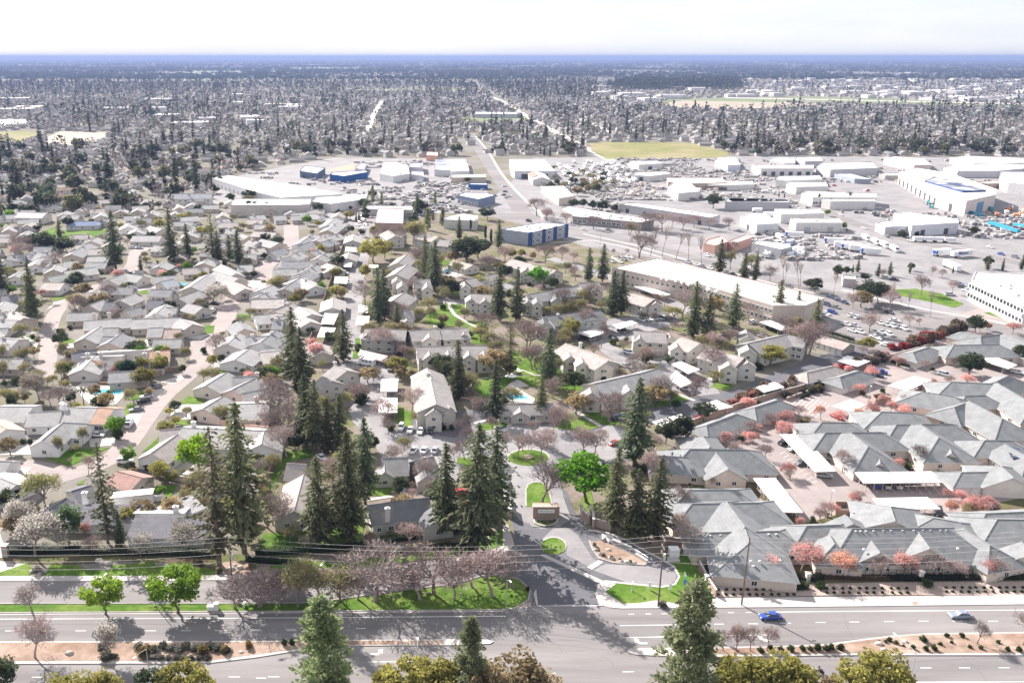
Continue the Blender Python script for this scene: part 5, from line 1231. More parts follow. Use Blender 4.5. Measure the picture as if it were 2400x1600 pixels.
hs('B1', 0, 520, 'tan roofed white house at the left edge behind a short drive', [(-90, 440, 50, 520, 9)], (), WHT, (.4, .32, .27))
hs('B1', 1700, 640, 'long pale grey roofed white house with steep garage wing', [(1420, 512, 2080, 535, 13), (1260, 530, 1420, 515, 9, (.34, .3, .29)), (1400, 560, 1190, 710, 8, (.38, .34, .33)), (2080, 540, 2060, 640, 9)], [(1525, 490), (1850, 495)], WHT, h=3.2, r=2.5, lm='the long grey house', nw=3)
hs('B1', 1000, 930, 'small house with reddish brown hipped roof', [(918, 852, 1118, 905, 7.5)], (), TANW, (.3, .19, .165), r=1.7, lm='the reddish brown roof')
hs('B1', 1000, 1120, 'purple slate house with white clerestory walls and chimneys', [(560, 1010, 720, 960, 9), (350, 1170, 520, 1060, 7)], [(668, 1050), (1385, 1160)], WHT, PURP, sheds=[(880, 1062, 1190, 1030, -6, 3.2, 1.4, (.45, .42, .42)), (520, 1118, 1130, 1118, 7, 2.6, 1.5), (1060, 1182, 1440, 1182, -6, 3.2, 1.4, (.48, .46, .46)), (1070, 1222, 1640, 1228, 6.5, 2.6, 1.5), (1370, 1090, 1500, 1040, 6, 2.8, 1.5, (.36, .35, .36))], lm='the purple slate house')
hs('B1', 1700, 130, 'pale house with twin steep gables at the top of the curving street', [(1790, 72, 1620, 180, 9), (2010, 120, 1830, 210, 8), (1830, 110, 2030, 100, 7)], [(2025, 100)], (.6, .53, .5), lm='the twin steep gable house')
hs('B1', 1850, 370, 'pinkish walled house with wide grey roof beside the concrete drive', [(1900, 240, 2100, 200, 8), (1760, 262, 1600, 360, 9), (1800, 330, 2120, 315, 13)], [(2020, 290)], (.62, .5, .45), lm='the pinkish walled house')
hs('B1', 60, 1000, 'pale house with shadowed side yard at the left edge', [(-90, 870, 130, 960, 11), (-60, 770, 90, 775, 8)], (), WHT)
hs('C1', 950, 1340, 'long slate house with four chimneys behind the brown garden fence', [(560, 1270, 760, 1240, 9), (1180, 1255, 1340, 1245, 11, RUST)], [(690, 1290), (795, 1285), (1140, 1290), (1245, 1280)], (.55, .52, .5), PURP, sheds=[(640, 1332, 1310, 1312, 6.5, 2.6, 1.5), (740, 1265, 1180, 1240, -6, 3.1, 1.4, (.42, .4, .4)), (640, 1300, 960, 1288, -5, 3.3, 1.2, (.4, .39, .4))], lm='the four chimney house', nw=3)
hs('C1', 1050, 1080, 'long terrace with pale back ridge and three front gables', [(660, 1015, 1040, 990, 11), (1045, 1003, 1420, 988, 11), (1420, 995, 1520, 1040, 9), (800, 1055, 660, 1150, 8), (810, 1070, 940, 1066, 8), (1165, 1070, 1290, 1066, 9), (1300, 1080, 1430, 1078, 8, (.38, .3, .27))], [(740, 975), (860, 970), (1215, 975), (1335, 968)], (.5, .45, .4), h=3, lm='the three gable terrace', nw=3)
hs('C1', 1100, 880, 'cluster house with slate courtyard roofs behind the terrace', [(700, 890, 810, 850, 9), (825, 868, 910, 868, 9, PURP), (940, 850, 1060, 800, 9), (980, 930, 1100, 900, 7), (1160, 852, 1290, 850, 9, PURP), (1560, 775, 1400, 835, 9), (1480, 875, 1600, 905, 8)], (), (.5, .46, .43), lm='the slate courtyard house')
hs('C1', 430, 750, 'white corner house with tan roof left of the street bend', [(350, 712, 510, 715, 10)], (), WHT, (.4, .36, .33), lm='the tan corner house')
hs('C1', 980, 690, 'grey roofed courtyard house beyond the street bend', [(850, 690, 980, 645, 9), (985, 640, 1130, 662, 8), (1060, 620, 1130, 615, 8)], [(950, 620)])
hs('C1', 1320, 700, 'blue grey roofed house beside the small garden pool', [(1210, 668, 1400, 655, 9), (1260, 705, 1370, 685, 9, (.3, .32, .34))], (), LW)
hs('C1', 1700, 690, 'stepped gable house right of the small garden pool', [(1740, 568, 1860, 640, 8), (1650, 640, 1500, 745, 9), (1690, 625, 1880, 680, 9), (1790, 690, 1930, 760, 9, (.37, .31, .29))], [(1740, 560)], (.55, .5, .46), lm='the stepped gable house')
hs('C1', 1930, 630, 'square grey house at the cul de sac corner', [(1870, 578, 1990, 575, 11)], (), (.55, .53, .5))
hs('C1', 620, 600, 'wide greenish grey house below the tall left redwood', [(500, 548, 620, 540, 9), (690, 510, 870, 505, 10), (500, 622, 760, 592, 10), (365, 672, 515, 642, 8)], (), LW, (.33, .335, .32), lm='the greenish grey house')
hs('C1', 1150, 350, 'large pale roofed house behind the tall conifers', [(1180, 265, 1280, 290, 9), (1045, 345, 1275, 345, 12)], (), LW, lm='the large pale house')
hs('C1', 1250, 450, 'grey gabled house beside the parked cars in the cul de sac', [(1215, 420, 1305, 425, 10)], ())
hs('C1', 80, 850, 'slate roofed house at the left edge beside the tall redwood', [(10, 818, 150, 808, 11)], (), LW, PURP)
LOTS = {'C1': [(690, 405, 560, 490, 9), (700, 452, 860, 445, 9), (0, 965, 90, 930, 9), (70, 935, 190, 990, 9), (-40, 1005, 140, 1010, 11), (-30, 1150, 150, 1160, 11), (60, 420, 160, 410, 9), (60, 500, 200, 490, 10), (330, 480, 440, 470, 9), (250, 470, 340, 500, 9), (-30, 520, 40, 530, 9),
               (1980, 850, 2240, 842, 11), (2290, 880, 2160, 935, 8), (2000, 972, 2120, 962, 10), (2150, 990, 2260, 970, 9), (1880, 1112, 1790, 1200, 9), (1930, 1142, 2120, 1132, 8), (1965, 1232, 1850, 1320, 10), (2045, 1265, 2240, 1245, 11), (2180, 722, 2040, 775, 10), (2340, 690, 2250, 735, 10), (2210, 540, 2350, 545, 10),
               (1960, 380, 2040, 390, 9), (2060, 370, 2200, 400, 10), (1970, 450, 2080, 440, 10), (2120, 470, 2230, 440, 8), (2000, 310, 2180, 320, 9), (1900, 330, 1960, 350, 8), (1960, 190, 2080, 180, 10), (2150, 190, 2250, 185, 9), (2280, 190, 2360, 185, 9), (1420, 200, 1560, 190, 10), (1500, 270, 1620, 260, 10), (1780, 290, 1860, 290, 9), (1700, 220, 1800, 210, 9)],
        'C2': [(620, 205, 560, 260, 9), (640, 240, 560, 300, 9), (660, 330, 540, 350, 10), (600, 370, 500, 400, 9), (520, 350, 430, 330, 8), (450, 330, 350, 400, 9), (430, 390, 330, 430, 8), (340, 470, 260, 500, 9), (560, 480, 480, 520, 8), (440, 545, 200, 550, 9), (480, 575, 340, 640, 8), (560, 560, 620, 600, 9), (420, 620, 340, 660, 9), (350, 670, 220, 760, 9), (360, 680, 470, 740, 9), (100, 790, 20, 820, 9), (290, 870, 130, 930, 8), (60, 840, 240, 835, 10), (340, 900, 440, 960, 9), (330, 960, 430, 1020, 8), (100, 960, 240, 960, 9), (130, 1010, 220, 1010, 8), (160, 1090, 40, 1180, 9), (30, 1240, 220, 1230, 11), (520, 180, 430, 175, 9), (400, 160, 270, 170, 9), (220, 180, 130, 190, 9), (560, 330, 470, 380, 8), (500, 450, 420, 470, 8)]}
for k, Ls in LOTS.items():
    for i, q in enumerate(Ls):
        at(k); m = ((q[0] + q[2]) / 2, (q[1] + q[3]) / 2); rr = R.random()
        col, ph = ((.3, .294, .294), 'grey gabled house') if rr < .5 else ((.35, .32, .305), 'tan roofed house') if rr < .8 else ((.22, .22, .232), 'dark roofed house')
        o = root('house', W(*m)); later(o, ph, 'house', 'houses of the left neighbourhood')
        wing(o, W(q[0], q[1], 5), W(q[2], q[3], 5), q[4] * 1.3, 2.9, 2.1, 'gg', wall=R.choice([LW, WHT, TANW]), roof=col, nwin=2)
        if R.random() < .5: chimney(o, W(q[0] * .7 + q[2] * .3, q[1] * .7 + q[3] * .3, 5), 5.8, z0=3)
# garden walls and fences of the neighbourhood
wall_thing('B1', [(500, 130), (700, 110), (960, 95), (1000, 110), (1220, 120), (1290, 85), (1420, 60)], .2, 1.9, 'orange brown board fence around the pool garden', 'timber', 'timber_fence', 'fence', False).children[0].material_slots[0].material = MATS['soil']
wall_thing('B1', [(1690, 480), (1900, 520), (2120, 545)], .2, 1.9, 'pink rendered garden wall below the pinkish walled house', 'plain', 'garden_wall', 'wall', False, (.62, .42, .34))
wall_thing('B1', [(1210, 885), (1380, 925), (1560, 945)], .25, 1.6, 'low pale wall beside the dark side drive', 'plain', 'garden_wall', 'wall', False, (.55, .52, .5))
wall_thing('B1', [(1280, 1080), (1200, 1085)], .8, 1.5, 'white courtyard wall of the purple slate house', 'plain', 'garden_wall', 'wall', False, WHT)
at('B1'); sheet('side_drive', [(1080, 850), (1300, 865), (1560, 900), (1560, 945), (1200, 890)], .06, 'asphalt_dark', 0)
at('A1'); p = W(50, 350); o = root('gate_pillar', p, 'grey stone gate pillar at the far left', 'pillar'); mb = MB(); mb.box((0, 0, 0), 1.3, 1.3, 3.0); obj('shaft', mb.mesh('shaft', 'wall'), o, color=(.3, .27, .25)); mb = MB(); mb.box((0, 0, 3.0), 1.6, 1.6, .25); obj('cap', mb.mesh('cap', 'wall'), o, color=(.4, .37, .35))
sheet('concrete_apron', [(-200, 240), (0, 160), (60, 360), (200, 400), (200, 430), (-50, 480), (-200, 490)], .08, 'concrete', 0)

# more roofs between the named ones, where the lots are still open
def seg_d(p, a, b):
    d = Vector((b[0] - a[0], b[1] - a[1])); q = Vector((p[0] - a[0], p[1] - a[1])); t = max(0, min(1, q.dot(d) / max(d.length_squared, .01))); return (q - d * t).length
def inpoly(P, x, y):
    r = False; j = len(P) - 1
    for i in range(len(P)):
        if (P[i][1] > y) != (P[j][1] > y) and x < (P[j][0] - P[i][0]) * (y - P[i][1]) / (P[j][1] - P[i][1]) + P[i][0]: r = not r
        j = i
    return r
LEFT = [(-60, 480), (500, 478), (640, 500), (800, 510), (770, 560), (660, 860), (610, 1000), (430, 900), (-60, 900)]
PARK = [(70, 545), (130, 525), (260, 530), (255, 560), (100, 570)]
n = 0
for i in range(2600):
    x, y = R.uniform(-60, 800), R.uniform(478, 900)
    if not inpoly(LEFT, x, y) or inpoly(PARK, x, y): continue
    p = S(x, y)
    if min(seg_d(p, a, b) - w for a, b, w in SEG) < 6.2 or min(seg_d(p, a, b) - w for a, b, w in RSEG) < 7.5: continue
    a = R.choice([.15, .15 + math.pi / 2]) + R.gauss(0, .15); L_ = R.uniform(11, 16); d = Vector((math.cos(a), math.sin(a), 0)) * L_ / 2
    rr = R.random(); col, ph = ((.3, .294, .294), 'grey gabled house') if rr < .5 else ((.35, .32, .305), 'tan roofed house') if rr < .8 else ((.22, .22, .232), 'dark roofed house')
    o = root('house', p); later(o, ph, 'house', 'houses of the left neighbourhood'); wing(o, p - d, p + d, R.uniform(9, 11), 2.9, 2.1, 'gg', wall=R.choice([LW, WHT, TANW]), roof=col, nwin=2); n += 1
    if R.random() < .6:
        e = Vector((-d.y, d.x, 0)).normalized() * 6.5 * R.choice([-1, 1]); q = p + d * .4; wing(o, q, q + e, 7.5, 2.85, 1.7, 'gg', wall=LW, roof=col, nwin=1)
# ================================================================== commercial and industrial district
def fb(k, L, h, label, wall=(.62, .6, .59), roof=(.66, .64, .63), cat='warehouse', name='warehouse', wins=(), doors=(), units=0, lm=None, par=.5):
    """flat-roofed building from its roof corners; wins/doors: (edge index, count, w, h, z[,colour])"""
    at(k); P = [W(x, y, h + par) for x, y in L]; c = sum(P, Vector()) / len(P)
    o = root(name, (c.x, c.y, 0)); (tag(o, label, cat) if label else None)
    flat_block(o, P, h, wall, roof, par)
    for kind, lst in (('window', wins), ('loading_door', doors)):
        for q in lst:
            a, b = P[q[0]], P[(q[0] + 1) % len(P)]
            if kind == 'window': side_windows(o, a.copy(), b.copy(), q[4], q[1], q[2], q[3])
            else: side_windows(o, a.copy(), b.copy(), q[4], q[1], q[2], q[3], q[5] if len(q) > 5 else (.08, .08, .09), 'loading_door')
    rng = random.Random(len(label or '') + int(c.x))
    for i in range(units):
        t, s = rng.uniform(.15, .85), rng.uniform(.2, .8); n = len(P)
        q = P[0].lerp(P[1], t).lerp(P[3 % n].lerp(P[2], t), s); mb = MB(); mb.box((q.x, q.y, h), rng.uniform(1.2, 2.4), rng.uniform(1.2, 2), rng.uniform(.7, 1.3), .3)
        part('rooftop_unit', mb, 'plain', o, (.6, .58, .57))
    if lm: LANDMARKS.append((lm,) + proj((c.x, c.y, 0)))
    return o
# corners run so that edge 0 is the front (right of a->b looks outwards to the camera)
PINKW = (.52, .45, .41)
o = fb('C3', [(790, 592), (1250, 692), (1480, 722), (2060, 892), (2310, 892), (2460, 835), (2080, 735), (1550, 612), (1130, 517)], 8.5, 'very long white roofed office building with beige walls', PINKW, (.7, .65, .63), 'office', 'office_building', [(0, 12, 1.5, 1.6, 2.2), (0, 12, 1.5, 1.6, 6), (2, 18, 1.5, 1.8, 2.4), (2, 18, 1.5, 1.8, 6.2), (1, 4, 1.6, 1.6, 6)], (), 26, 'the very long office')
o = fb('C3', [(-85, 290), (140, 320), (440, 252), (230, 236)], 8, 'blue grey two storey office with navy corner stripes', (.33, .36, .43), (.68, .67, .66), 'office', 'office_building', [(1, 7, 4, 1.6, 2.4), (1, 7, 4, 1.6, 6.0)], (), 4, 'the navy striped office')
for t in (.02, .36, .66, .97):
    at('C3'); a, b = W(140, 320, 8.5), W(440, 252, 8.5); q = a.lerp(b, t); d = b - a; mb = MB(); mb.box((q.x, q.y, 0), 3.4, .7, 8.7, math.atan2(d.y, d.x)); part('stripe', mb, 'wall', o, (.04, .08, .2))
fb('C3', [(380, 128), (480, 190), (1020, 238), (1120, 215), (640, 140), (440, 108)], 5, 'low dark banded office along the avenue', (.3, .28, .27), (.62, .6, .59), 'office', 'office_building', [(1, 14, 3, 1.6, 2.4)], (), 12)
fb('C3', [(845, 92), (1560, 200), (1640, 178), (960, 82)], 6, 'long white roofed shed behind the bare avenue trees', (.45, .44, .46), (.7, .68, .67), units=3, doors=[(0, 5, 3, 3.5, 1.8)])
fb('C3', [(1680, 75), (2180, 80), (2190, 58), (1700, 45)], 6, 'grey walled white roofed warehouse by the white yard', (.4, .4, .42), units=4)
fb('C3', [(1800, 195), (1930, 255), (2100, 245), (1990, 165), (1870, 160)], 6, 'white gable ended warehouse right of the bare trees', (.6, .6, .61), doors=[(0, 1, 4, 3.6, 1.9)])
fb('C4', [(385, 150), (440, 175), (780, 165), (740, 130), (390, 130)], 6, 'white warehouse with a dark door, upper of the stacked pair', doors=[(1, 1, 4, 3.5, 1.8)], lm='the stacked white pair')
fb('C4', [(510, 215), (560, 240), (925, 240), (890, 207), (520, 205)], 6, 'white warehouse with palms in front, lower of the stacked pair', doors=[(1, 2, 4, 3.5, 1.8, (.4, .4, .42))])
fb('C4', [(600, 10), (690, 40), (1190, 42), (1190, 12), (640, -10)], 7, 'long white warehouse behind the orange tree', wins=[(1, 10, 4, 1.6, 3)], lm='the long white warehouse')
fb('C4', [(760, 60), (830, 72), (1185, 72), (1170, 48), (790, 44)], 6, 'white low warehouse beside the orange tree')
fb('C4', [(1330, 165), (1470, 262), (1840, 240), (1830, 215), (1700, 190), (1420, 155)], 7, 'big white warehouse with blue side bay', (.6, .6, .64), doors=[(1, 2, 3.5, 4, 2)], lm='the blue bay warehouse')
fb('C4', [(1680, 5), (1900, 70), (2130, 20), (2140, -20), (1760, -150), (1500, -190), (1370, -160)], 11, 'huge white plant hall with dark openings and solar roof', (.62, .56, .53), (.66, .63, .62), doors=[(6, 9, 6, 6, 3.2), (1, 1, 12, 8, 4.2, (.12, .25, .42)), (0, 1, 5, 6, 3.2)], lm='the huge plant hall')
o = bpy.data.objects['warehouse.00%d' % 0] if 'warehouse.000' in bpy.data.objects else None
at('D4')
SOL = [(1560, 1070), (1640, 1050), (2060, 1165), (1880, 1170)]
fb('D4', [(1570, 1085), (1870, 1168), (2055, 1160), (1650, 1052)], 12.2, 'dark blue solar array on the huge plant hall', (.06, .1, .2), (.05, .07, .13), 'solar array', 'solar_array', par=.2)
fb('C4', [(1940, 690), (2350, 880), (2600, 900), (2600, 650), (1970, 625)], 10, 'white modern office with black window bands at the right edge', (.68, .66, .65), (.72, .7, .69), 'office', 'office_building', [(0, 16, 5.6, 2.2, 3), (0, 16, 5.6, 2.2, 7.4), (4, 3, 6, 2.2, 7.4)], (), 14, 'the white modern office')
fb('D4', [(280, 990), (690, 990), (700, 962), (210, 962)], 7, 'white low office with dark entrance glass', doors=[(0, 6, 4, 4, 2.2)], lm='the dark entrance office')
fb('D4', [(720, 975), (830, 1000), (1200, 985), (1150, 940), (760, 945)], 7, 'grey walled white roofed hall', (.45, .45, .47), units=3)
fb('D4', [(1250, 905), (1490, 962), (1620, 960), (1560, 910), (1330, 895)], 7, 'pinkish walled hall behind the small conifers', (.55, .46, .41), units=2)
fb('D4', [(1720, 985), (1830, 1010), (2130, 1010), (2352, 990), (2352, 950), (1800, 960)], 6, 'wide white hall with grey front', (.5, .5, .52), units=3)
fb('D4', [(1770, 905), (1960, 950), (2400, 960), (2400, 910), (1900, 890)], 6, 'long pale roofed hall at the right, farthest of its block', (.55, .54, .54))
fb('D4', [(2160, 1060), (2230, 1100), (2500, 1130), (2500, 1020), (2170, 1015)], 9, 'white block building at the right edge with roof terrace', (.68, .67, .66), wins=[(0, 4, 4, 2, 5)])
fb('D4', [(400, 1080), (480, 1085), (760, 1075), (740, 1045), (420, 1050)], 6, 'white yard shed left of the pale containers')
fb('D4', [(480, 1115), (560, 1135), (810, 1130), (790, 1100), (500, 1098)], 6, 'small white yard shed above the palm')
fb('D4', [(350, 930), (470, 945), (550, 945), (540, 905), (380, 905)], 6, 'small white office with dark windows behind the bare trees', wins=[(0, 4, 2, 2, 3)])
fb('D4', [(555, 915), (630, 935), (770, 930), (740, 902), (560, 900)], 6, 'small grey hall beside the white office', (.4, .4, .42))
fb('D4', [(860, 1030), (1020, 1070), (1150, 1075), (980, 1030)], 4, 'blue grey canopy roof, left of two', (.3, .33, .38), (.5, .52, .55), 'canopy', 'canopy'); fb('D4', [(1210, 1030), (1260, 1045), (1440, 1045), (1400, 1022)], 4, 'long pale canopy roof, right of two', (.3, .3, .3), (.6, .58, .56), 'canopy', 'canopy')
fb('D4', [(1950, 1100), (2060, 1110), (2180, 1105), (2100, 1085)], 4, 'brown roofed canopy beside the dark parking', (.3, .25, .22), (.42, .35, .32), 'canopy', 'canopy')
fb('D3', [(1600, 930), (1700, 965), (1800, 960), (1760, 905), (1620, 900)], 6, 'white and blue hall by the sports field', (.5, .53, .6), lm='the white and blue hall')
fb('D3', [(920, 945), (1000, 960), (1180, 950), (1140, 930), (940, 930)], 6, 'white hall with a dark square door near the sports field', doors=[(1, 1, 5, 4, 2)])
fb('D3', [(960, 1040), (1080, 1050), (1250, 1030), (1200, 1015), (980, 1020)], 5, 'narrow white shed with a dark door in the crowded yard', doors=[(0, 1, 4, 3.5, 1.9)])
fb('D3', [(1230, 1095), (1350, 1110), (1690, 1100), (1650, 1062), (1220, 1062)], 5, 'wide tan fronted white shed', (.45, .36, .3), lm='the tan fronted shed')
fb('D3', [(1230, 1135), (1310, 1185), (1480, 1170), (1400, 1100), (1270, 1100)], 6, 'bright white hall in the pallet yard', lm='the pallet yard hall')
fb('D3', [(1540, 1115), (1680, 1120), (1910, 1115), (1890, 1090), (1560, 1090)], 4.5, 'long open fronted white shed beside the pallets', doors=[(0, 8, 5, 3, 1.6, (.2, .16, .13))])
fb('D3', [(1700, 1235), (1730, 1250), (2190, 1245), (2160, 1225), (1720, 1218)], 6, 'low white roofed grey shed at the front of the pallet yard', (.42, .42, .44))
fb('D3', [(230, 1130), (370, 1225), (490, 1205), (400, 1125)], 5.5, 'cream office with dark window row beside the avenue', (.6, .52, .45), wins=[(0, 8, 1.6, 1.8, 2.6)])
o = fb('D3', [(-5, 990), (20, 1010), (340, 1010), (250, 918), (-20, 915)], 7, 'large grey roofed hall with two dark doors', (.6, .6, .62), (.5, .5, .52), doors=[(1, 2, 6, 4.5, 2.3)], lm='the two door hall')
at('D3'); o = Bd(200, 1060, 'white gabled barn with a rust red roof patch', 'barn', 'barn'); wing(o, W(190, 1010, 7.5), W(235, 1060, 7.5), 16, 5, 2.5, 'gg', wall=(.6, .58, .56), roof=(.5, .46, .45), nwin=0); wing(o, W(165, 1012, 7.6), W(195, 1045, 7.6), 9, 5.3, 2.3, 'gg', wall=(.6, .58, .56), roof=(.45, .2, .17), nwin=0, endwin=0)
# left of the straight street
fb('D2', [(345, 1010), (480, 1030), (545, 985), (440, 972), (375, 970)], 6, 'slate blue gabled hall', (.12, .16, .24), (.25, .26, .29), doors=[(0, 2, 4, 4, 2)], lm='the slate blue hall')
fb('D2', [(580, 1035), (690, 1050), (880, 1018), (860, 1005), (600, 1022)], 6, 'long royal blue shop building with white sign', (.03, .1, .28), (.66, .65, .64), 'shop', 'shop_building', lm='the royal blue shop')
fb('D2', [(975, 1030), (1080, 1050), (1210, 1030), (1190, 960), (1080, 945), (1000, 940)], 6, 'white corner hall with stepped roof', (.66, .65, .65), units=3, lm='the stepped white hall')
fb('D2', [(1205, 975), (1315, 985), (1310, 945), (1210, 942)], 6, 'solar roofed workshop, leftmost in its row', (.55, .55, .57), (.09, .11, .18)); fb('D2', [(1220, 1035), (1320, 1050), (1318, 1015), (1225, 1010)], 5, 'small blue roofed workshop', (.55, .55, .57), (.3, .33, .42))
fb('D2', [(1405, 1000), (1530, 1005), (1505, 918), (1408, 918)], 6, 'solar striped workshop roof', (.55, .55, .57), (.12, .14, .22)); fb('D2', [(1535, 1015), (1680, 1008), (1650, 918), (1510, 918)], 6, 'white and slate workshop beside the solar one', (.6, .6, .62), (.45, .46, .5), lm='the solar workshops')
fb('D2', [(1540, 1062), (1810, 1058), (1805, 1035), (1545, 1038)], 5, 'long cream front shed beside the straight street', (.5, .44, .37)); fb('D2', [(1675, 1115), (1825, 1118), (1815, 1104), (1685, 1104)], 4, 'small royal blue kiosk roof among the parked cars', (.05, .12, .3), (.3, .4, .55), 'kiosk', 'kiosk')
fb('D2', [(1588, 1200), (1750, 1232), (1885, 1200), (1800, 1180), (1640, 1178)], 6, 'slate blue showroom with white roof', (.2, .24, .33), (.66, .65, .65), 'showroom', 'showroom', [(0, 6, 3, 2, 2)], lm='the slate showroom')
fb('D2', [(780, 985), (850, 1000), (870, 955), (830, 945)], 5, 'small grey shed beside the dry lot', (.4, .4, .45), (.4, .4, .44))
# the long white strip mall on the left
fb('D1', [(1670, 1065), (1990, 1170), (2210, 1220), (2700, 1190), (2352, 1120), (1800, 1042)], 7, 'very long white roofed strip mall', (.6, .59, .6), (.72, .71, .71), 'strip mall', 'strip_mall', doors=[(0, 10, 4, 3, 1.8, (.35, .37, .42))], units=14, lm='the white strip mall')
fb('C1', [(1815, 100), (2340, 100), (2440, 95), (2450, 52), (1850, 52)], 8, 'white roofed tan fronted store block', (.5, .46, .43), (.72, .72, .72), 'store', 'store_building', lm='the tan fronted store')
fb('C2', [(440, 75), (590, 92), (860, 55), (880, 15), (500, 20)], 6, 'white store with a single dark doorway', doors=[(0, 1, 3, 4, 2)], lm='the dark doorway store')
fb('C2', [(935, 240), (1158, 246), (1162, 130), (960, 128)], 5, 'white roofed brick fronted hall beside the drive end', (.4, .28, .24), (.75, .74, .73), lm='the brick fronted hall')
fb('C2', [(1480, 215), (1740, 225), (1750, 185), (1620, 165), (1500, 190)], 6, 'pale canopy roofed building behind the slim cypresses', (.5, .49, .48), (.62, .6, .6))
fb('C2', [(860, 130), (1230, 140), (1235, 108), (880, 105)], 4.5, 'pale low roof row behind the brick fronted hall', (.5, .49, .48), (.6, .58, .57))
at('C1'); o = Bd(1500, 60, 'grey roofed two storey terrace with dark doors', 'apartment block', 'apartment_block'); wing(o, W(1350, 15, 10), W(1670, 10, 10), 13, 7, 3, 'gg', wall=(.6, .59, .58), roof=(.3, .3, .32), nwin=7, storeys=2); landmark('the two storey terrace', 1500, 60)
at('C1'); o = Bd(250, 230, 'long pale roofed hall beside the park lawn', 'hall', 'hall'); wing(o, W(150, 160, 7), W(370, 165, 7), 14, 4.5, 2.5, 'gg', wall=(.58, .54, .5), roof=(.42, .41, .4), nwin=6); landmark('the park lawn hall', 250, 200)
o = Bd(650, 260, 'blue roofed park pavilion', 'pavilion', 'pavilion'); wing(o, W(600, 232, 5), W(720, 230, 5), 11, 3, 2, 'hh', wall=(.5, .5, .52), roof=(.16, .2, .3), nwin=3); landmark('the blue pavilion', 650, 260)
fb('C2', [(1590, 25), (1700, 45), (1880, 30), (1850, -10), (1650, -10)], 5, None) if False else None
# small industrial structures between the avenue and the truck yard
fb('C3', [(1510, 400), (1600, 420), (1700, 390), (1640, 345), (1540, 370)], 5, 'salmon roofed store behind the avenue redwood', (.5, .32, .27), (.58, .38, .33), 'store', 'store_building', lm='the salmon roofed store')
fb('C3', [(1700, 385), (1760, 400), (1890, 355), (1840, 335)], 5, 'salmon walled white roofed store', (.55, .33, .28), (.7, .66, .64), 'store', 'store_building'); fb('C3', [(1890, 400), (2120, 450), (2210, 430), (2080, 390), (1920, 378)], 5, 'white canopy hall of the recreational vehicle yard', (.35, .35, .37), lm='the canopy hall')
fb('C4', [(1185, 245), (1260, 275), (1440, 265), (1420, 230), (1250, 222)], 5, 'grey gabled annex left of the blue bay warehouse', (.55, .55, .57), (.45, .45, .46)); fb('C4', [(920, 650), (930, 680), (1030, 685), (1025, 655)], 4, 'small grey shed beside the avenue', (.4, .38, .37), (.5, .48, .47))
# far school, stands and halls
fb('D2', [(1715, 560), (2060, 562), (2050, 548), (1720, 546)], 7, 'long low stadium stand beyond the school lawn', (.5, .47, .5), (.62, .6, .6), 'stand', 'stadium_stand', lm='the stadium stand')
fb('D2', [(1340, 885), (1430, 890), (1430, 862), (1345, 858)], 6, 'salmon pink house above the workshops', (.62, .35, .27), (.6, .42, .36), 'house', 'house', lm='the salmon pink house')
# parked trucks and trailers
KINDS_T = {'white semi tractor': ('semi_tractor', 'truck', 'semi tractors'), 'short white container': ('container', 'container', 'white containers'), 'teal recycling truck': ('refuse_truck', 'truck', 'refuse trucks'), 'orange skip container': ('skip_container', 'skip', 'skips in the yard'),
           'teal bus body': ('bus', 'bus', 'parked buses'), 'pale pallet load': ('pallet_load', 'pallet', 'pallet loads'), 'white parked motorhome': ('motorhome', 'motorhome', 'motorhomes in the yard'), 'white recreational vehicle': ('motorhome', 'motorhome', 'motorhomes in the yard')}
def trailer(k, x, y, dx, dy, L, label=None, stripe=None, cab=False, text=None, h=4.0, phrase=None, col=(.75, .75, .76)):
    nm, ct, gr = KINDS_T.get(phrase, ('box_trailer', 'trailer', 'box trailers in the truck yard'))
    at(k); p = W(x, y); d = W(x + dx, y + dy) - p; o = root(nm, p, label, ct, gr, math.atan2(d.y, d.x))
    if not label: later(o, phrase, ct, gr)
    mb = MB(); mb.box((0, 0, 1.1), L, 2.6, h - 1.1); obj('box', mb.mesh('box', 'plain'), o, color=col)
    for s in (-1, 1):
        for xx in (-L * .4, -L * .32): mb = MB(); mb.tube((xx, s * .9, .5), (xx, s * 1.28, .5), .5, .5, 10); obj('wheel', mb.mesh('wheel', 'rubber'), o)
    if stripe: mb = MB(); mb.box((-L / 2 - .03, 0, 1.5), .06, 2.2, 2.0); mb.box((-L * .44, -1.32, 1.4), L * .1, .05, 2.2); mb.box((-L * .44, 1.32, 1.4), L * .1, .05, 2.2); obj('blue_panel', mb.mesh('panel', 'plain'), o, color=(.03, .1, .35))
    if cab:
        mb = MB(); mb.box((L / 2 + 1.9, 0, .7), 2.2, 2.4, 2.6); mb.box((L / 2 + 3.3, 0, .7), 1.4, 2.0, 1.2); obj('cab', mb.mesh('cab', 'paint'), o, color=(.75, .75, .77)); mb = MB(); mb.box((L / 2 + 2.95, 0, 2.1), .2, 2.1, .9); obj('windscreen', mb.mesh('windscreen', 'glass'), o)
    if text:
        cu = bpy.data.curves.new('lettering', 'FONT'); cu.body = text; cu.size = 2.6; cu.offset = .06; cu.extrude = .02; cu.align_x = 'CENTER'; t = bpy.data.objects.new('lettering', cu); me = bpy.data.meshes.new_from_object(t); bpy.data.objects.remove(t); me.materials.append(MATS['plain'])
        for s in (1, -1): q = obj('lettering', me, o, (0, -1.33 * s, 1.9), color=(.05, .09, .22)); q.rotation_euler = (math.pi / 2, 0, 0 if s == 1 else math.pi)
    return o
trailer('C4', 1855, 512, 40, -4, 15, 'white box trailer with dark lettering on its side', text='Matson'); trailer('C4', 1700, 500, 40, -4, 12, 'white box trailer with a blue nose panel beside the lettered one', stripe=1)
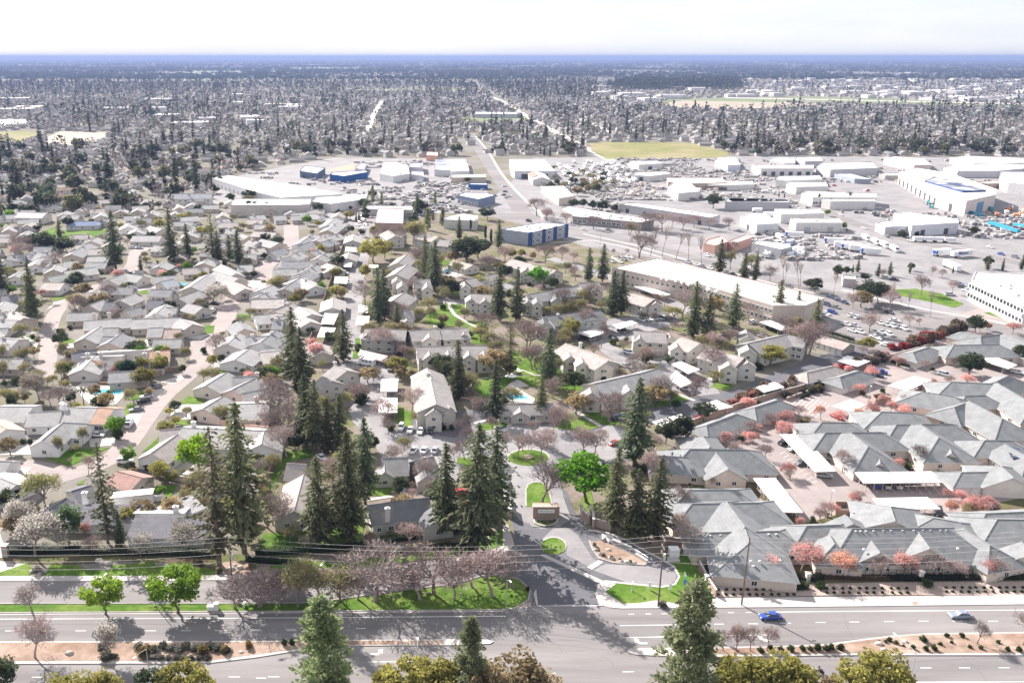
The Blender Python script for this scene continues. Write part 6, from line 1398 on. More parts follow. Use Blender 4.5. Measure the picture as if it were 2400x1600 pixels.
for i, (x, y, s) in enumerate(((850, 410, 1), (930, 440, 0), (985, 455, 1), (1050, 470, 0), (1140, 492, 1), (540, 360, 1))): trailer('C4', x, y, 40, 2, 11, None, s, phrase='white trailer with blue end' if s else 'plain white trailer')
for x, y in ((1095, 375), (1170, 405), (1240, 430), (1320, 462), (420, 370)): trailer('C4', x, y, 30, 16, 6, None, None, True, phrase='white semi tractor', h=3.4)
for x, y in ((1520, 390), (1600, 392), (1680, 393), (1760, 398), (250, 160), (340, 190)): trailer('C4', x, y, 40, 0, 7, None, None, phrase='short white container', h=3.2)
trailer('C4', 1780, 610, 60, 28, 16, 'long white trailer parked behind the white modern office')
rng = random.Random(3)
TEAL = (.05, .33, .33)
for i in range(34): x, y = rng.uniform(2090, 2600), rng.uniform(140, 210); trailer('C4', x, y, 20, 20, 6, None, None, phrase='teal recycling truck', h=3, col=rng.choice([TEAL, TEAL, (.7, .7, .7), (.45, .2, .1)]))
for i in range(14): x, y = rng.uniform(1600, 1850), rng.uniform(60, 130); trailer('C4', x, y, 20, -10, 5, None, None, phrase='orange skip container', h=2.2, col=rng.choice([(.5, .2, .08), (.5, .25, .15), TEAL]))
for x, y in ((2120, 275), (2180, 295), (2260, 320), (2320, 290), (1970, 195), (1910, 180), (1700, 80)): trailer('C4', x, y, 40, 10, 11, None, None, phrase='teal bus body', h=3.2, col=(.04, .28, .4))
for i in range(40): x, y = rng.uniform(780, 2100), rng.uniform(1120, 1240); trailer('D3', x, y, 30, rng.uniform(-12, 12), rng.uniform(3, 7), None, None, phrase='pale pallet load', h=rng.uniform(2, 3.2), col=rng.choice([(.62, .58, .54), (.55, .5, .46), (.7, .69, .68), (.5, .4, .33)]))
for i in range(60): x, y = rng.uniform(330, 900), rng.uniform(940, 1120); x += (y - 940) * .6; trailer('D3', x, y, 30, 14, rng.uniform(6, 10), None, None, phrase='white parked motorhome', h=3.0, col=rng.choice([(.75, .75, .76), (.7, .69, .67), (.6, .6, .62)]))
for i in range(26): x, y = rng.uniform(1930, 2300), rng.uniform(410, 520); trailer('C3', x, y, 30, -10, rng.uniform(5, 8), None, None, phrase='white recreational vehicle', h=3.0, col=rng.choice([(.75, .75, .76), (.7, .7, .7), (.4, .45, .6)]))
# ================================================================== trees of the near and middle ground
KIND = {'r': ('redwood', None, 'dark redwood', 'redwoods'), 't': ('thin_redwood', None, 'sparse olive redwood', 'redwoods'), 'p': ('pine', None, 'pale green pine', 'pines'), 'l': ('leafy', (.13, .26, .018), 'bright green leafy tree', 'green leafy trees'),
        'o': ('leafy', (.29, .27, .075), 'golden olive tree', 'olive toned trees'), 'q': ('leafy', (.3, .235, .13), 'brownish leafy tree', 'brown leafy trees'), 'e': ('leafy', (.055, .075, .035), 'dark evergreen tree', 'dark evergreens'), 'b': ('bare', None, 'pinkish bare tree', 'bare deciduous trees'),
        'd': ('budding', None, 'bare budding tree', 'budding trees'), 'w': ('blossom', (.58, .55, .5), 'white blossom tree', 'white blossom trees'), 'k': ('blossom', (.74, .4, .37), 'pink blossom tree', 'pink and coral trees'), 'c': ('blossom', (.72, .4, .29), 'coral orange tree', 'pink and coral trees'),
        'y': ('poplar', None, 'slender bare poplar', 'avenue poplars'), 'n': ('cypress', None, 'slim dark cypress', 'cypresses'), 'm': ('palm', None, 'fan palm', 'palms'), 's': ('bush', (.06, .085, .03), 'dark green shrub', 'shrubs'), 'u': ('bush', (.2, .15, .05), 'golden brown shrub', 'shrubs'), 'g': ('bush', (.16, .16, .13), 'grey green shrub', 'shrubs')}
TN = {'o': 'golden_tree', 'q': 'russet_tree', 'e': 'evergreen_tree'}
def grove(k, txt):
    at(k)
    for e in txt.split(';'):
        q = e.split()
        if len(q) < 4: continue
        kd, col, ph, grp = KIND[q[0]]; bx, by, ty = (float(v) for v in q[1:4]); w = float(q[4]) if len(q) > 4 and q[4][0] in '.0123456789' else 1.0
        lb = e.split(':')[1].strip() if ':' in e else None
        h = max(hgt(bx, by, ty), .6)
        if not lb and kd in ('redwood',): ph = ('towering ' if h > 30 else 'tall ' if h > 22 else 'smaller ') + ph
        plant(kd, W(bx, by), h, w, col, lb, None if lb else ph, grp, name=TN.get(q[0]))
def L(k, kd, bx, by, ty, w, label, col=None):
    at(k); q = KIND[kd]; plant(q[0], W(bx, by), hgt(bx, by, ty), w, col or q[1], label, None, q[3])
# ---- the ones in front, named one by one
L('A2', 'p', 545, 1530, 650, 1.25, 'large pale green pine at the bottom, left of the turn arrow'); L('A2', 'p', 1680, 1570, 820, .95, 'slim pale green pine at the bottom between olive crowns'); L('A3', 'p', 1350, 1560, 505, 1.1, 'large pale green pine at the bottom in front of the right median tip')
L('A1', 't', 850, 240, -560, 1.0, 'thin leaning redwood in front of the purple slate house'); L('A1', 'r', 950, 265, -10, 1.25, 'short dark conifer beside the thin leaning redwood'); L('A1', 't', 1730, 420, -690, 1.25, 'broad sparse olive redwood behind the wooden utility pole'); L('A1', 'r', 1925, 320, -870, 1.15, 'towering dark redwood right of the broad sparse redwood')
L('A1', 'w', 280, 350, -20, 1.15, 'white flowering tree behind the left gate pillar'); L('A1', 'w', 165, 190, -90, .9, 'grey white flowering tree above the left gate pillar'); L('A1', 'w', 1110, 350, 160, 1.3, 'white flowering tree, middle of the hedge row'); L('A1', 'w', 1470, 320, 70, 1.2, 'white flowering tree left of the broad sparse redwood')
L('A1', 'l', 545, 260, -30, .8, 'blue green leafy tree before the purple slate house', (.1, .15, .07)); L('A1', 'c', 665, 210, 90, 1, 'rusty pink small tree before the purple slate house', (.35, .18, .15)); L('A1', 'b', 745, 335, 185, 1.2, 'grey bare tree over the ragged hedge')
L('A1', 'b', 255, 790, 530, 1.15, 'bare tree on the grass verge at the far left'); L('A1', 'l', 830, 800, 545, 1.15, 'lopsided lime green street tree on the verge', (.16, .24, .02)); L('A1', 'l', 1400, 790, 470, 1.2, 'broad lime green street tree on the verge', (.15, .25, .02)); L('A1', 'b', 275, 1150, 850, 1.15, 'bare tree on the left median'); L('A1', 'w', 850, 1150, 845, .75, 'small white flowering tree on the left median')
L('B1', 'd', 365, 1160, 870, 1.1, 'wide budding street tree at the neighbourhood corner', (.3, .3, .1)); L('B1', 'b', 700, 895, 715, .9, 'bare street tree beside the rust patched house'); L('B1', 'l', 1560, 860, 585, 1.1, 'lime green tree left of the twin redwoods', (.2, .32, .02)); L('B1', 'l', 915, 590, 425, .9, 'small lime green tree at the end of the rust patched roof'); L('B1', 'l', 1020, 800, 660, .8, 'small green tree over the white street car')
L('B1', 'e', 1010, 110, -20, 1.2, 'round dark green tree by the orange brown fence', (.04, .08, .05)); L('B1', 'o', 1140, 190, 45, 1.3, 'golden olive tree right of the round dark tree', (.22, .2, .05)); L('B1', 'q', 770, 85, -20, 1.3, 'russet round tree by the orange brown fence', (.3, .2, .12)); L('B1', 'd', 310, 300, 55, 1.0, 'pale grey tree beside the pool garden', (.3, .26, .22)); L('B1', 'm', 660, 330, 190, 1.5, 'left palm by the pale turquoise pool'); L('B1', 'm', 895, 320, 200, 1.1, 'right palm by the pale turquoise pool'); L('B1', 'm', 590, 320, 210, 1.5, 'dark palm clump behind the pale pool')
L('B3', 'l', 590, 1100, 755, 1.35, 'round vivid green tree right of the monument drive', (.11, .26, .015)); L('B3', 'b', 235, 1125, 760, 1.25, 'pinkish bare tree on the monument island'); L('B3', 'r', 960, 815, 110, 1.3, 'towering broad redwood right of the roundabout')
L('C3', 'l', 195, 740, 595, 1.2, 'vivid green round tree among the apartments', (.12, .3, .03))
L('A2', 'r', 735, 255, -640, 1.15, 'tall redwood on the front lawn, right of two'); L('A2', 'r', 497, 285, -440, 1.2, 'tall redwood on the front lawn, left of two'); L('A2', 'r', 1490, 195, -550, 1.1, 'tall redwood right of the gate cottage'); L('A2', 'r', 1740, 300, -700, 1.15, 'towering redwood left of the entrance drive'); L('A2', 'r', 1880, 120, -680, 1.1, 'towering redwood beside the brown gate wall')
L('A3', 'r', 800, 155, -510, 1.1, 'redwood of the entrance trio, left one'); L('A3', 'r', 965, 215, -340, 1.2, 'redwood of the entrance trio, middle one'); L('A3', 'r', 1130, 225, -430, 1.2, 'redwood of the entrance trio, right one')
grove('A1', 'b 1850 760 500 1.6; b 2040 750 490 1.6; g 300 480 430 1.5; g 1480 460 420 1.3; s 1730 480 440 1.2; g 1580 420 380; s 2240 1050 1000 .8; s 2300 1050 1000 .8; u 1130 1130 1055; u 1210 1100 1050; u 1600 1120 1055 1.2; u 1765 1110 1050; u 1960 1070 1015; g 800 1080 1030 1.4; g 840 1160 1100 1.5; g 900 1150 1110 1.2')
grove('A1', ';'.join('g %d %d %d 1.6' % (x, y, y - 45) for x, y in [(1100 + i * 62, 1072 + 14 * ((i * 7) % 3)) for i in range(12)]) + ';' + ';'.join('g %d %d %d 1.5' % (x, 1160, 1125) for x in range(1150, 1690, 60)))
grove('A2', 'd 330 745 340 .9; b 40 745 500 1.5; d 665 700 400 1.1; b 940 705 310 1.6; b 1150 640 400 1.5; b 1290 690 380 1.6; b 1400 650 300 1.6; b 1560 690 400 1.5; b 1860 665 280 1.6; b 2020 600 300 1.5; b 1700 590 330 1.5; b 500 700 450 1.5; b 180 740 480 1.5; b 800 690 430 1.4; b 1010 400 330; s 2140 620 585 .8; u 720 330 285; g 1150 320 280 1.6; s 930 290 255; s 1590 275 240 1.2')
grove('A1', 'o 480 1560 1295 .8; o 590 1560 1300 .8; o 745 1570 1275 .8; o 855 1570 1270 .8; e 1235 1560 1230 .8; o 1440 1575 1215 .9; o 1575 1570 1265 .8; p -30 1330 1050 1; e 10 1450 1190 1')
grove('A2', 'o 1010 1565 1250 .8; o 1190 1575 1185 .85; o 1390 1575 1165 .85; o 1495 1575 1215 .8; q 2055 1600 1155 1.0; q 2210 1590 1225 .9; q 1850 1590 1205 .9')
grove('A4', 'o 80 1575 1155 .9; o 220 1585 1175 .85; o 330 1585 1220 .8; o 440 1585 1150 .9; o 520 1590 1205 .8; q 800 1600 1318 .8; o 950 1590 1280 .8; o 1130 1595 1160 .95; o 1215 1595 1158 .95')
# gravel strip: two rows of young shrubs
for x0, x1, y1, y2, n in ((-120, 600, 616, 654, 12), (790, 1500, 606, 640, 11), (1740, 2400, 600, 632, 11)):
    grove('A4', ';'.join('s %d %d %d 1.3' % (x0 + (x1 - x0) * i / n + (R.random() - .5) * 20, y, y - 16) for y in (y1, y2) for i in range(n)))
grove('A4', 'k 310 512 330 1; k 590 485 235 1.2; c 720 310 155 1.2; c 870 490 300 1.35; k 590 110 35; b 1220 520 345 1.2; k 1405 518 335 1.1; b 1660 520 325 1.3; b 1780 515 360 1.2; b 2115 512 335 1.3; k 2060 515 370; b 960 515 380; k 640 400 300 .8; k 610 300 220; b 85 1095 895 .8; b 195 1095 900 .8; b 325 1095 885 .8; b 1980 1042 850 1; b 2345 1050 770 1.1; g 1080 430 395; s 2290 440 350; s 750 600 555 1.8; s 600 600 545 1.8; s 1590 580 530 1.6; u 440 500 470; u 250 500 470')
grove('A3', 'b 1660 1095 905 .8; b 1765 1095 895 .8; s 1590 490 450; s 1560 440 400 1.3; g 1190 740 705 2; b 1380 300 60 1.2; b 1310 230 10; g 680 320 290; g 720 350 320; u 780 370 340; g 850 385 360; u 930 400 375; g 650 270 240')
grove('A4', ';'.join('s %d %d %d 1.0' % q for q in [(275, 1105, 1060), (355, 1098, 1050), (435, 1100, 1055), (513, 1095, 1048), (605, 1092, 1050), (665, 1090, 1050), (722, 1088, 1038), (790, 1090, 1040), (830, 1085, 1038), (905, 1085, 1035), (1290, 1020, 985), (1260, 1030, 1005), (1345, 1040, 1010), (1555, 1020, 970), (1475, 1080, 1045), (1580, 1090, 1050), (1640, 1085, 1040), (1690, 1050, 1020), (1780, 1035, 1010), (1860, 985, 950), (1740, 985, 950), (1920, 1070, 1040), (2010, 1080, 1050), (2150, 1035, 1005), (2220, 1095, 1060), (2310, 1100, 1060), (1400, 1060, 1040), (1210, 1025, 1010)]))
grove('B4', 'k 30 645 555; k 215 635 540; c 750 445 330 .9; c 1030 430 345 1.3; k 1120 855 725; k 1350 855 745; k 1660 795 690; k 1880 795 700; k 1640 175 120; k 1830 245 165 1.1; k 2335 400 310; c 1780 1195 1085 1.1; q 1900 1220 1110 .9; b 920 865 680 .9; b 1500 805 640 1; b 1410 350 245; b 1690 470 380; b 2030 540 440; b 1040 1115 1040; b 740 1250 1150 1.2; k 590 1295 1220; s 670 620 560; s 720 660 600; s 1350 735 690; s 1430 870 800; s 1850 1000 960; e 1920 100 -60 1.3; s 1240 240 200; s 1700 225 180; s 1780 420 390; s 1900 620 590; s 2280 830 760; s 2300 640 590; d 640 480 420; b 1340 470 400; b 2150 1000 960; s 1960 1240 1200; b 850 1150 1090 .8; k 560 500 440 .8; s 400 900 860')
grove('B3', 'k 1545 905 790 1; k 1690 640 535; k 1890 640 535; e 1205 640 455 1; e 1320 650 435 1; e 1510 460 320 1.2; b 370 525 325 1.1; b 760 475 230 1.1; b 600 390 250; b 1160 315 75 1; b 1440 260 70; b 550 755 490 1.2; b 650 740 520; b 430 560 380 1; r 225 430 90 1.1; b 1130 700 560 1.1; b 1090 960 700; b 1310 1180 940; b 1300 1340 1160; b 1560 990 880; b 850 150 20; o 850 110 45 1.3; b 530 440 330; s 1770 960 910; s 1860 1040 1000; s 1300 520 450; s 960 900 850; s 1010 860 780; l 950 790 700 .8; d 1250 330 200; s 720 150 110; s 800 150 120; b 700 120 -20; s 1400 990 950')
grove('B2', 'r 395 650 85 1.1; r 475 690 130 1.1; r 570 705 275 1.25; r 665 725 245 1.2; r 860 1110 425 1.1; r 1880 480 -30 1; b 2240 765 520 1.1; b 2060 750 540 1.1; b 1980 700 520 1; b 1640 765 590 1; b 1350 975 740 1; b 1230 400 200 1.1; b 1680 650 480 1.1; b 140 470 150 1.4; b 190 640 350 1.3; b 240 740 480 1.2; b 60 560 340 1.2; b 300 640 480 1.1; b 130 300 120 1.2; b 600 960 740; b 90 1300 1000 1.1; b 230 1300 1000 1.1; b 1240 1100 980 .9; b 1010 500 280 1; b 1040 560 430 1.2; d 1290 500 385 1.3; l 250 880 820; o 1120 100 -40 1.1; q 1140 130 20; b 2180 560 440 1.1; b 1860 560 420; s 1060 530 480 1.4; b 1680 300 200; b 1760 400 260; q 1430 250 130; b 1600 560 430 1.1; s 1880 1260 1180; s 1460 1340 1280; u 1830 1330 1290; b 280 460 330 1.2; b 560 930 760; s 330 230 160; r 1590 285 -180 1.1; b 2100 700 560 1; b 2290 700 560; b 1660 540 380 1.2; b 1000 1330 1200; e 1160 850 790; b 1560 780 640; b 2340 560 420; s 1380 480 420; s 1480 530 490; s 1540 530 490')
grove('C2', 'r 300 1500 905 1.1; r 360 1560 1060 1.2; r 690 1330 920 1.2; r 960 1020 590 1.15; r 1010 1000 600 1.1; r 1110 1140 875 1.15; r 1330 700 335 1.05; r 1410 790 375 1.1; r 1380 760 420; r 1910 1010 580 1.2; r 2050 1010 590 1.15; t 1995 1450 1020 1.3; r 1600 370 185 1.2; r 1910 440 215 1.1; o 930 350 270 1.2; o 930 560 370 1.4; o 1010 520 400 1.2; o 860 690 580; d 1240 410 210 1.2; d 1260 400 270; e 640 590 490 1.3; o 630 680 590 1.3; o 640 830 740 1.6; l 515 790 715 1.2; e 430 1120 1065 1.3; b 950 1260 1035 1.3; b 1100 1270 1140 1.3; b 1170 1330 1200 1.2; b 1550 1210 1055 1.2; b 1800 1120 920 1.3; b 2130 1270 1010 1.3; b 2190 1380 1190 1.3; b 1900 1240 1100 1.1; d 1360 960 830 1.4; d 1370 1010 900; d 1640 1000 900 1.2; e 1540 830 700 1.2; o 1750 790 665 1.3; b 860 900 690 1.2; b 1260 820 650 1.2; b 1290 600 420 1.2; b 1250 560 420; d 1280 640 520; n 1690 310 200; n 1730 290 200; n 1805 380 250; n 1850 410 280; e 1660 560 360 1.4; e 1750 520 360 1.3; b 1580 520 380 1.3; b 1850 620 480 1.3; b 1960 560 420 1.3; o 2000 530 440 1.2; o 2090 520 450 1.1; q 2180 540 470; e 1820 220 120 1.4; b 1120 430 240 .8; b 700 1290 1230; k 450 1330 1180 1.2; k 440 1250 1140; o 820 330 290; e 740 330 260 1.2; e 840 350 290; r 620 480 400; d 160 800 690 1.2; o 300 640 600; q 540 660 600; e 1280 170 60; e 920 70 -20 .8; p 920 80 -60 .7; p 990 100 0 .8; p 1270 180 20 .9; p 1410 110 -10 .8; p 1350 300 130 .9; p 1470 260 120; b 790 220 110 1.3; o 740 220 150 1.3; e 860 230 160; b 2280 230 110 1.2; b 2210 190 40 1.3; b 1130 1030 860 1.1; d 1450 1230 1100; b 1640 1330 1180; b 820 780 690; q 1100 1420 1300 1.3; q 1880 1450 1250 1.2; d 1600 1100 1000; q 1470 1050 960; b 1690 1290 1180 1.2; s 800 1250 1190; s 1040 1380 1340; e 90 170 80; e 380 170 110; e 500 190 130; e 650 200 140')
grove('C3', 'r 600 700 435 1.2; r 710 710 405 1.15; r 790 970 615 1.3; r 860 970 615 1.2; r 1420 1140 695 1.2; r 1530 1170 800 1.3; r 1740 1070 715 1.3; r 1630 650 370 1.3; r 1820 700 475 1.3; r 1910 710 475 1.25; r 2090 1010 690 1.25; r 2240 990 775 1.3; r 285 1530 1065 1.2; b 130 1260 1010 1.3; b 160 1400 1200 1.3; b 650 890 690 1.2; b 400 940 740 1.1; b 1340 990 730 1.2; b 1590 1300 1085 1.2; b 1570 1430 1180; b 2150 1130 945 1.2; b 1260 1100 1010 1.2; b 1170 1240 1140 1.3; b 960 1410 1270 1.1; b 870 1260 1160 1.2; b 1040 1240 1140; o 450 1150 990 1.1; o 2040 1360 1210 1.5; o 830 1411 1350; q 1590 960 830; o 1610 920 820; b 1700 1220 1060 1.2; b 1200 900 800; b 580 1100 900 1; b 500 700 560; d 420 640 540 1.1; b 940 900 760; b 1860 1000 860; b 1480 700 600; b 1000 520 300 1.4; y 1000 500 240 1; y 1090 500 250 1; y 1180 510 250; y 1290 530 300; y 1390 550 300; y 1495 580 330; y 2140 720 480; y 2260 760 520; d 1715 610 450 .9; d 930 340 240 1.4; b 640 290 180 1.5; b 920 340 220 1.3; b 1080 300 150 1.4; b 1180 310 150 1.4; b 1340 300 190 1.4; b 1550 300 190 1.4; b 1710 300 190 1.5; b 270 220 120 1.4; b 430 250 160 1.3; b 1430 280 170 1.4; b 1260 280 150; e 480 130 60 1.3; e 560 130 60 1.2; e 630 150 70; e 710 160 70 1.3; e 810 170 100; l 2260 280 220; e 1580 130 20 1.4; b 390 540 420 1.1; b 260 560 400 1.2; b 480 560 460; b 210 500 420 1; b 800 500 440; b 900 500 440; d 2040 470 400; s 1250 1340 1280 1.5; s 1940 1400 1350 1.6; q 2230 1120 990; b 2340 1280 1000; s 1080 1310 1260; s 420 930 860 1.4; b 700 1230 1000 .7; b 2300 1250 1020; b 640 1300 1180; b 1120 1330 1230')
grove('C4', 'r 700 1110 835 1.25; b 630 1300 1020 .9; b 1130 1110 920 1.3; b 1450 1060 960 1.3; b 1530 1060 980; o 1110 1250 1150 1.4; e 700 790 680 1.3; q 640 750 690 1.2; e 1150 870 700 1.4; e 1200 870 740 1.2; q 1070 910 780 1.3; b 1000 920 780; r 1000 640 570 1.3; r 1040 630 530 1.3; e 950 650 590 1.4; r 1200 670 560 1.3; r 1290 660 545 1.3; e 880 680 580; e 1100 700 640 1.5; e 2060 600 510; r 2060 620 515 1.2; r 2180 620 520; r 2330 620 480; e 1460 620 560; r 1450 640 550; r 1790 640 570; b 1540 810 640 1.2; b 1290 920 760 1.1; y 850 810 650; y 990 870 680; y 1290 920 740; y 1440 950 780; y 1610 990 780; y 1320 900 700; y 460 720 540; y 590 750 560; b 1230 680 590; b 1620 660 570; b 1700 680 600; b 1790 800 690; e 1950 350 275 1.3; e 1960 1110 980 1.3; q 2060 1090 1030; k 2080 1090 1030; k 2260 1120 1020 1.4; q 2000 1100 1030; e 2170 1310 1230 1.5; e 2320 1340 1210 1.3; e 1920 1440 1280 1.3; s 1390 350 300 1.5; s 1510 350 310; e 1390 360 310; l 590 290 220; l 710 300 230; l 930 300 240; l 800 190 140; q 900 130 80 1.6; q 990 130 90; p 730 110 10; m 965 130 -10; r 420 40 -10; r 465 45 0; e 830 120 60; b 1180 1320 1220 1.3; b 1240 1330 1250; k 1250 1310 1240; d 200 620 480; b 60 480 380; e 1850 160 120; b 350 700 560')
grove('C1', 'r 915 610 145 1.15; r 265 1010 545 1.1; r 250 1030 700 1.2; r 20 820 430 1.2; r 1355 570 125 1; r 1480 540 245 1.05; t 1680 570 165 1.5; r 1720 560 300 1.3; r 1880 590 295 1.4; r 1810 540 340 1.2; r 1110 620 500 1.3; e 1200 640 590; e 270 460 330 1.2; e 360 460 320 1.3; e 420 460 350 1.2; r 470 360 220 1.4; e 540 290 190; e 530 490 350 1.4; b 170 480 320 1.4; b 180 540 390 1.3; b 450 580 470 1.3; b 370 640 520 1.2; d 200 1360 1220 1.3; d 1410 1190 1100 1.2; d 1450 1310 1210 1.1; b 1700 1280 1110 1.2; b 1920 1060 970 1.2; w 1680 880 710 1.5; w 1740 840 740; b 860 860 720 1.2; b 650 980 800 1.1; b 780 750 680 1.5; e 800 670 620; q 740 1210 1170; e 1340 950 860 1.2; e 1400 970 920; s 1460 970 920 1.4; b 1270 830 780; d 850 360 290; b 800 400 340; e 110 170 90; e 190 180 100; r 280 160 60 1.2; r 20 230 90; e 640 50 -40; e 720 260 210; b 130 330 260 1.2; o 960 300 240; b 1350 160 90 1.3; e 1560 160 95; e 1980 170 70 1.3; e 2070 160 80; b 1180 220 150 1.3; b 2040 350 290 1.3; o 2210 600 560 1.2; d 2190 790 650 1.2; d 1230 230 190; e 2080 540 480; e 2220 450 400; b 1230 540 500 1.3; s 1610 1270 1220; s 1240 560 540; e 1900 160 110; k 2160 1110 1060; b 1930 850 790; q 1500 620 580; q 300 1200 1150; e 2000 680 620; b 1560 930 880')
grove('B1', 'e 150 220 115 1.2; b 310 290 100; o 110 310 225 1.3; o 200 320 240; d 420 180 85; b 470 340 150 1.3; b 400 340 200 1.2; e 560 330 240; s 790 340 260 1.6; s 860 260 215; d 460 730 560 .7; d 650 650 500 .7; d 1720 480 330 1.2; b 1060 280 200; b 560 800 740; w 1160 980 890 1.2; l 1255 1050 970 1.2; o 2000 780 700 1.3; q 2150 200 90 1.4; b 2200 220 120 1.3; s 1585 270 240; s 1625 275 240; s 1420 690 650 1.4; s 1160 840 800 1.3; s 240 640 600; s 180 640 600; s 930 600 520; e 60 1150 1000 1; e 120 1080 960; b 530 170 120; e 1440 90 20; s 1690 460 420; s 1540 460 420; d 2100 1100 980; b 2080 900 760; b 1780 480 360; s 330 720 690; s 570 690 660; e 40 200 140')

# smaller planting between the buildings
def infill(poly, n, kinds, d0, d1, h0, h1, rmin=4.5):
    xs = [p[0] for p in poly]; ys = [p[1] for p in poly]; c = 0
    for i in range(n * 30):
        if c >= n: break
        x, y = R.uniform(min(xs), max(xs)), R.uniform(min(ys), max(ys))
        if not inpoly(poly, x, y): continue
        if 1165 < x < 1260 and 890 < y < 950: continue          # the pool terrace stays open
        p = S(x, y); d = min(seg_d(p, a, b) - w for a, b, w in SEG)
        if d < d0 or d > d1 or min(seg_d(p, a, b) - w for a, b, w in RSEG) < rmin - 3.5: continue
        if any(inpoly(F_, p.x, p.y) or min(seg_d(p, a, b) for a, b in zip(F_, F_[1:] + F_[:1])) < 2.6 for F_ in FOOT): continue
        kk = R.choice(kinds); q = KIND[kk]; h = R.uniform(h0, h1) * (.45 if q[0] == 'bush' else 1); plant(q[0], p, h, R.uniform(1.0, 1.4), q[1], None, 'small ' + q[2] if h < 5 else q[2], q[3], name=TN.get(kk)); c += 1
infill(LEFT, 190, 'sedddbqelkod', 1.2, 30, 2.5, 7.5); infill([(-60, 900), (430, 900), (600, 1000), (560, 1230), (-60, 1260)], 55, 'eodbqdo', 1.0, 30, 2, 6)
infill([(700, 880), (830, 560), (1010, 500), (1320, 560), (1500, 620), (1900, 780), (1560, 1010), (1400, 1000), (1000, 960), (720, 1000)], 180, 'bdsedddqbg', .8, 9, 2.5, 9); infill([(560, 1300), (640, 1020), (1000, 1060), (1150, 1180), (1140, 1270), (900, 1290)], 40, 'ddeqbd', .8, 14, 2, 8)
infill([(1570, 1010), (1900, 870), (2150, 760), (2420, 700), (2420, 1330), (1840, 1330), (1640, 1130)], 80, 'kbbksbu', .4, 2.4, 2.5, 5.5)
infill([(1250, 400), (2420, 385), (2420, 640), (1900, 640), (1350, 540)], 60, 'eeddq', 2, 60, 3, 8); infill([(480, 470), (560, 410), (780, 372), (1090, 372), (1190, 520), (900, 530)], 36, 'eedp', 3, 60, 3, 9)
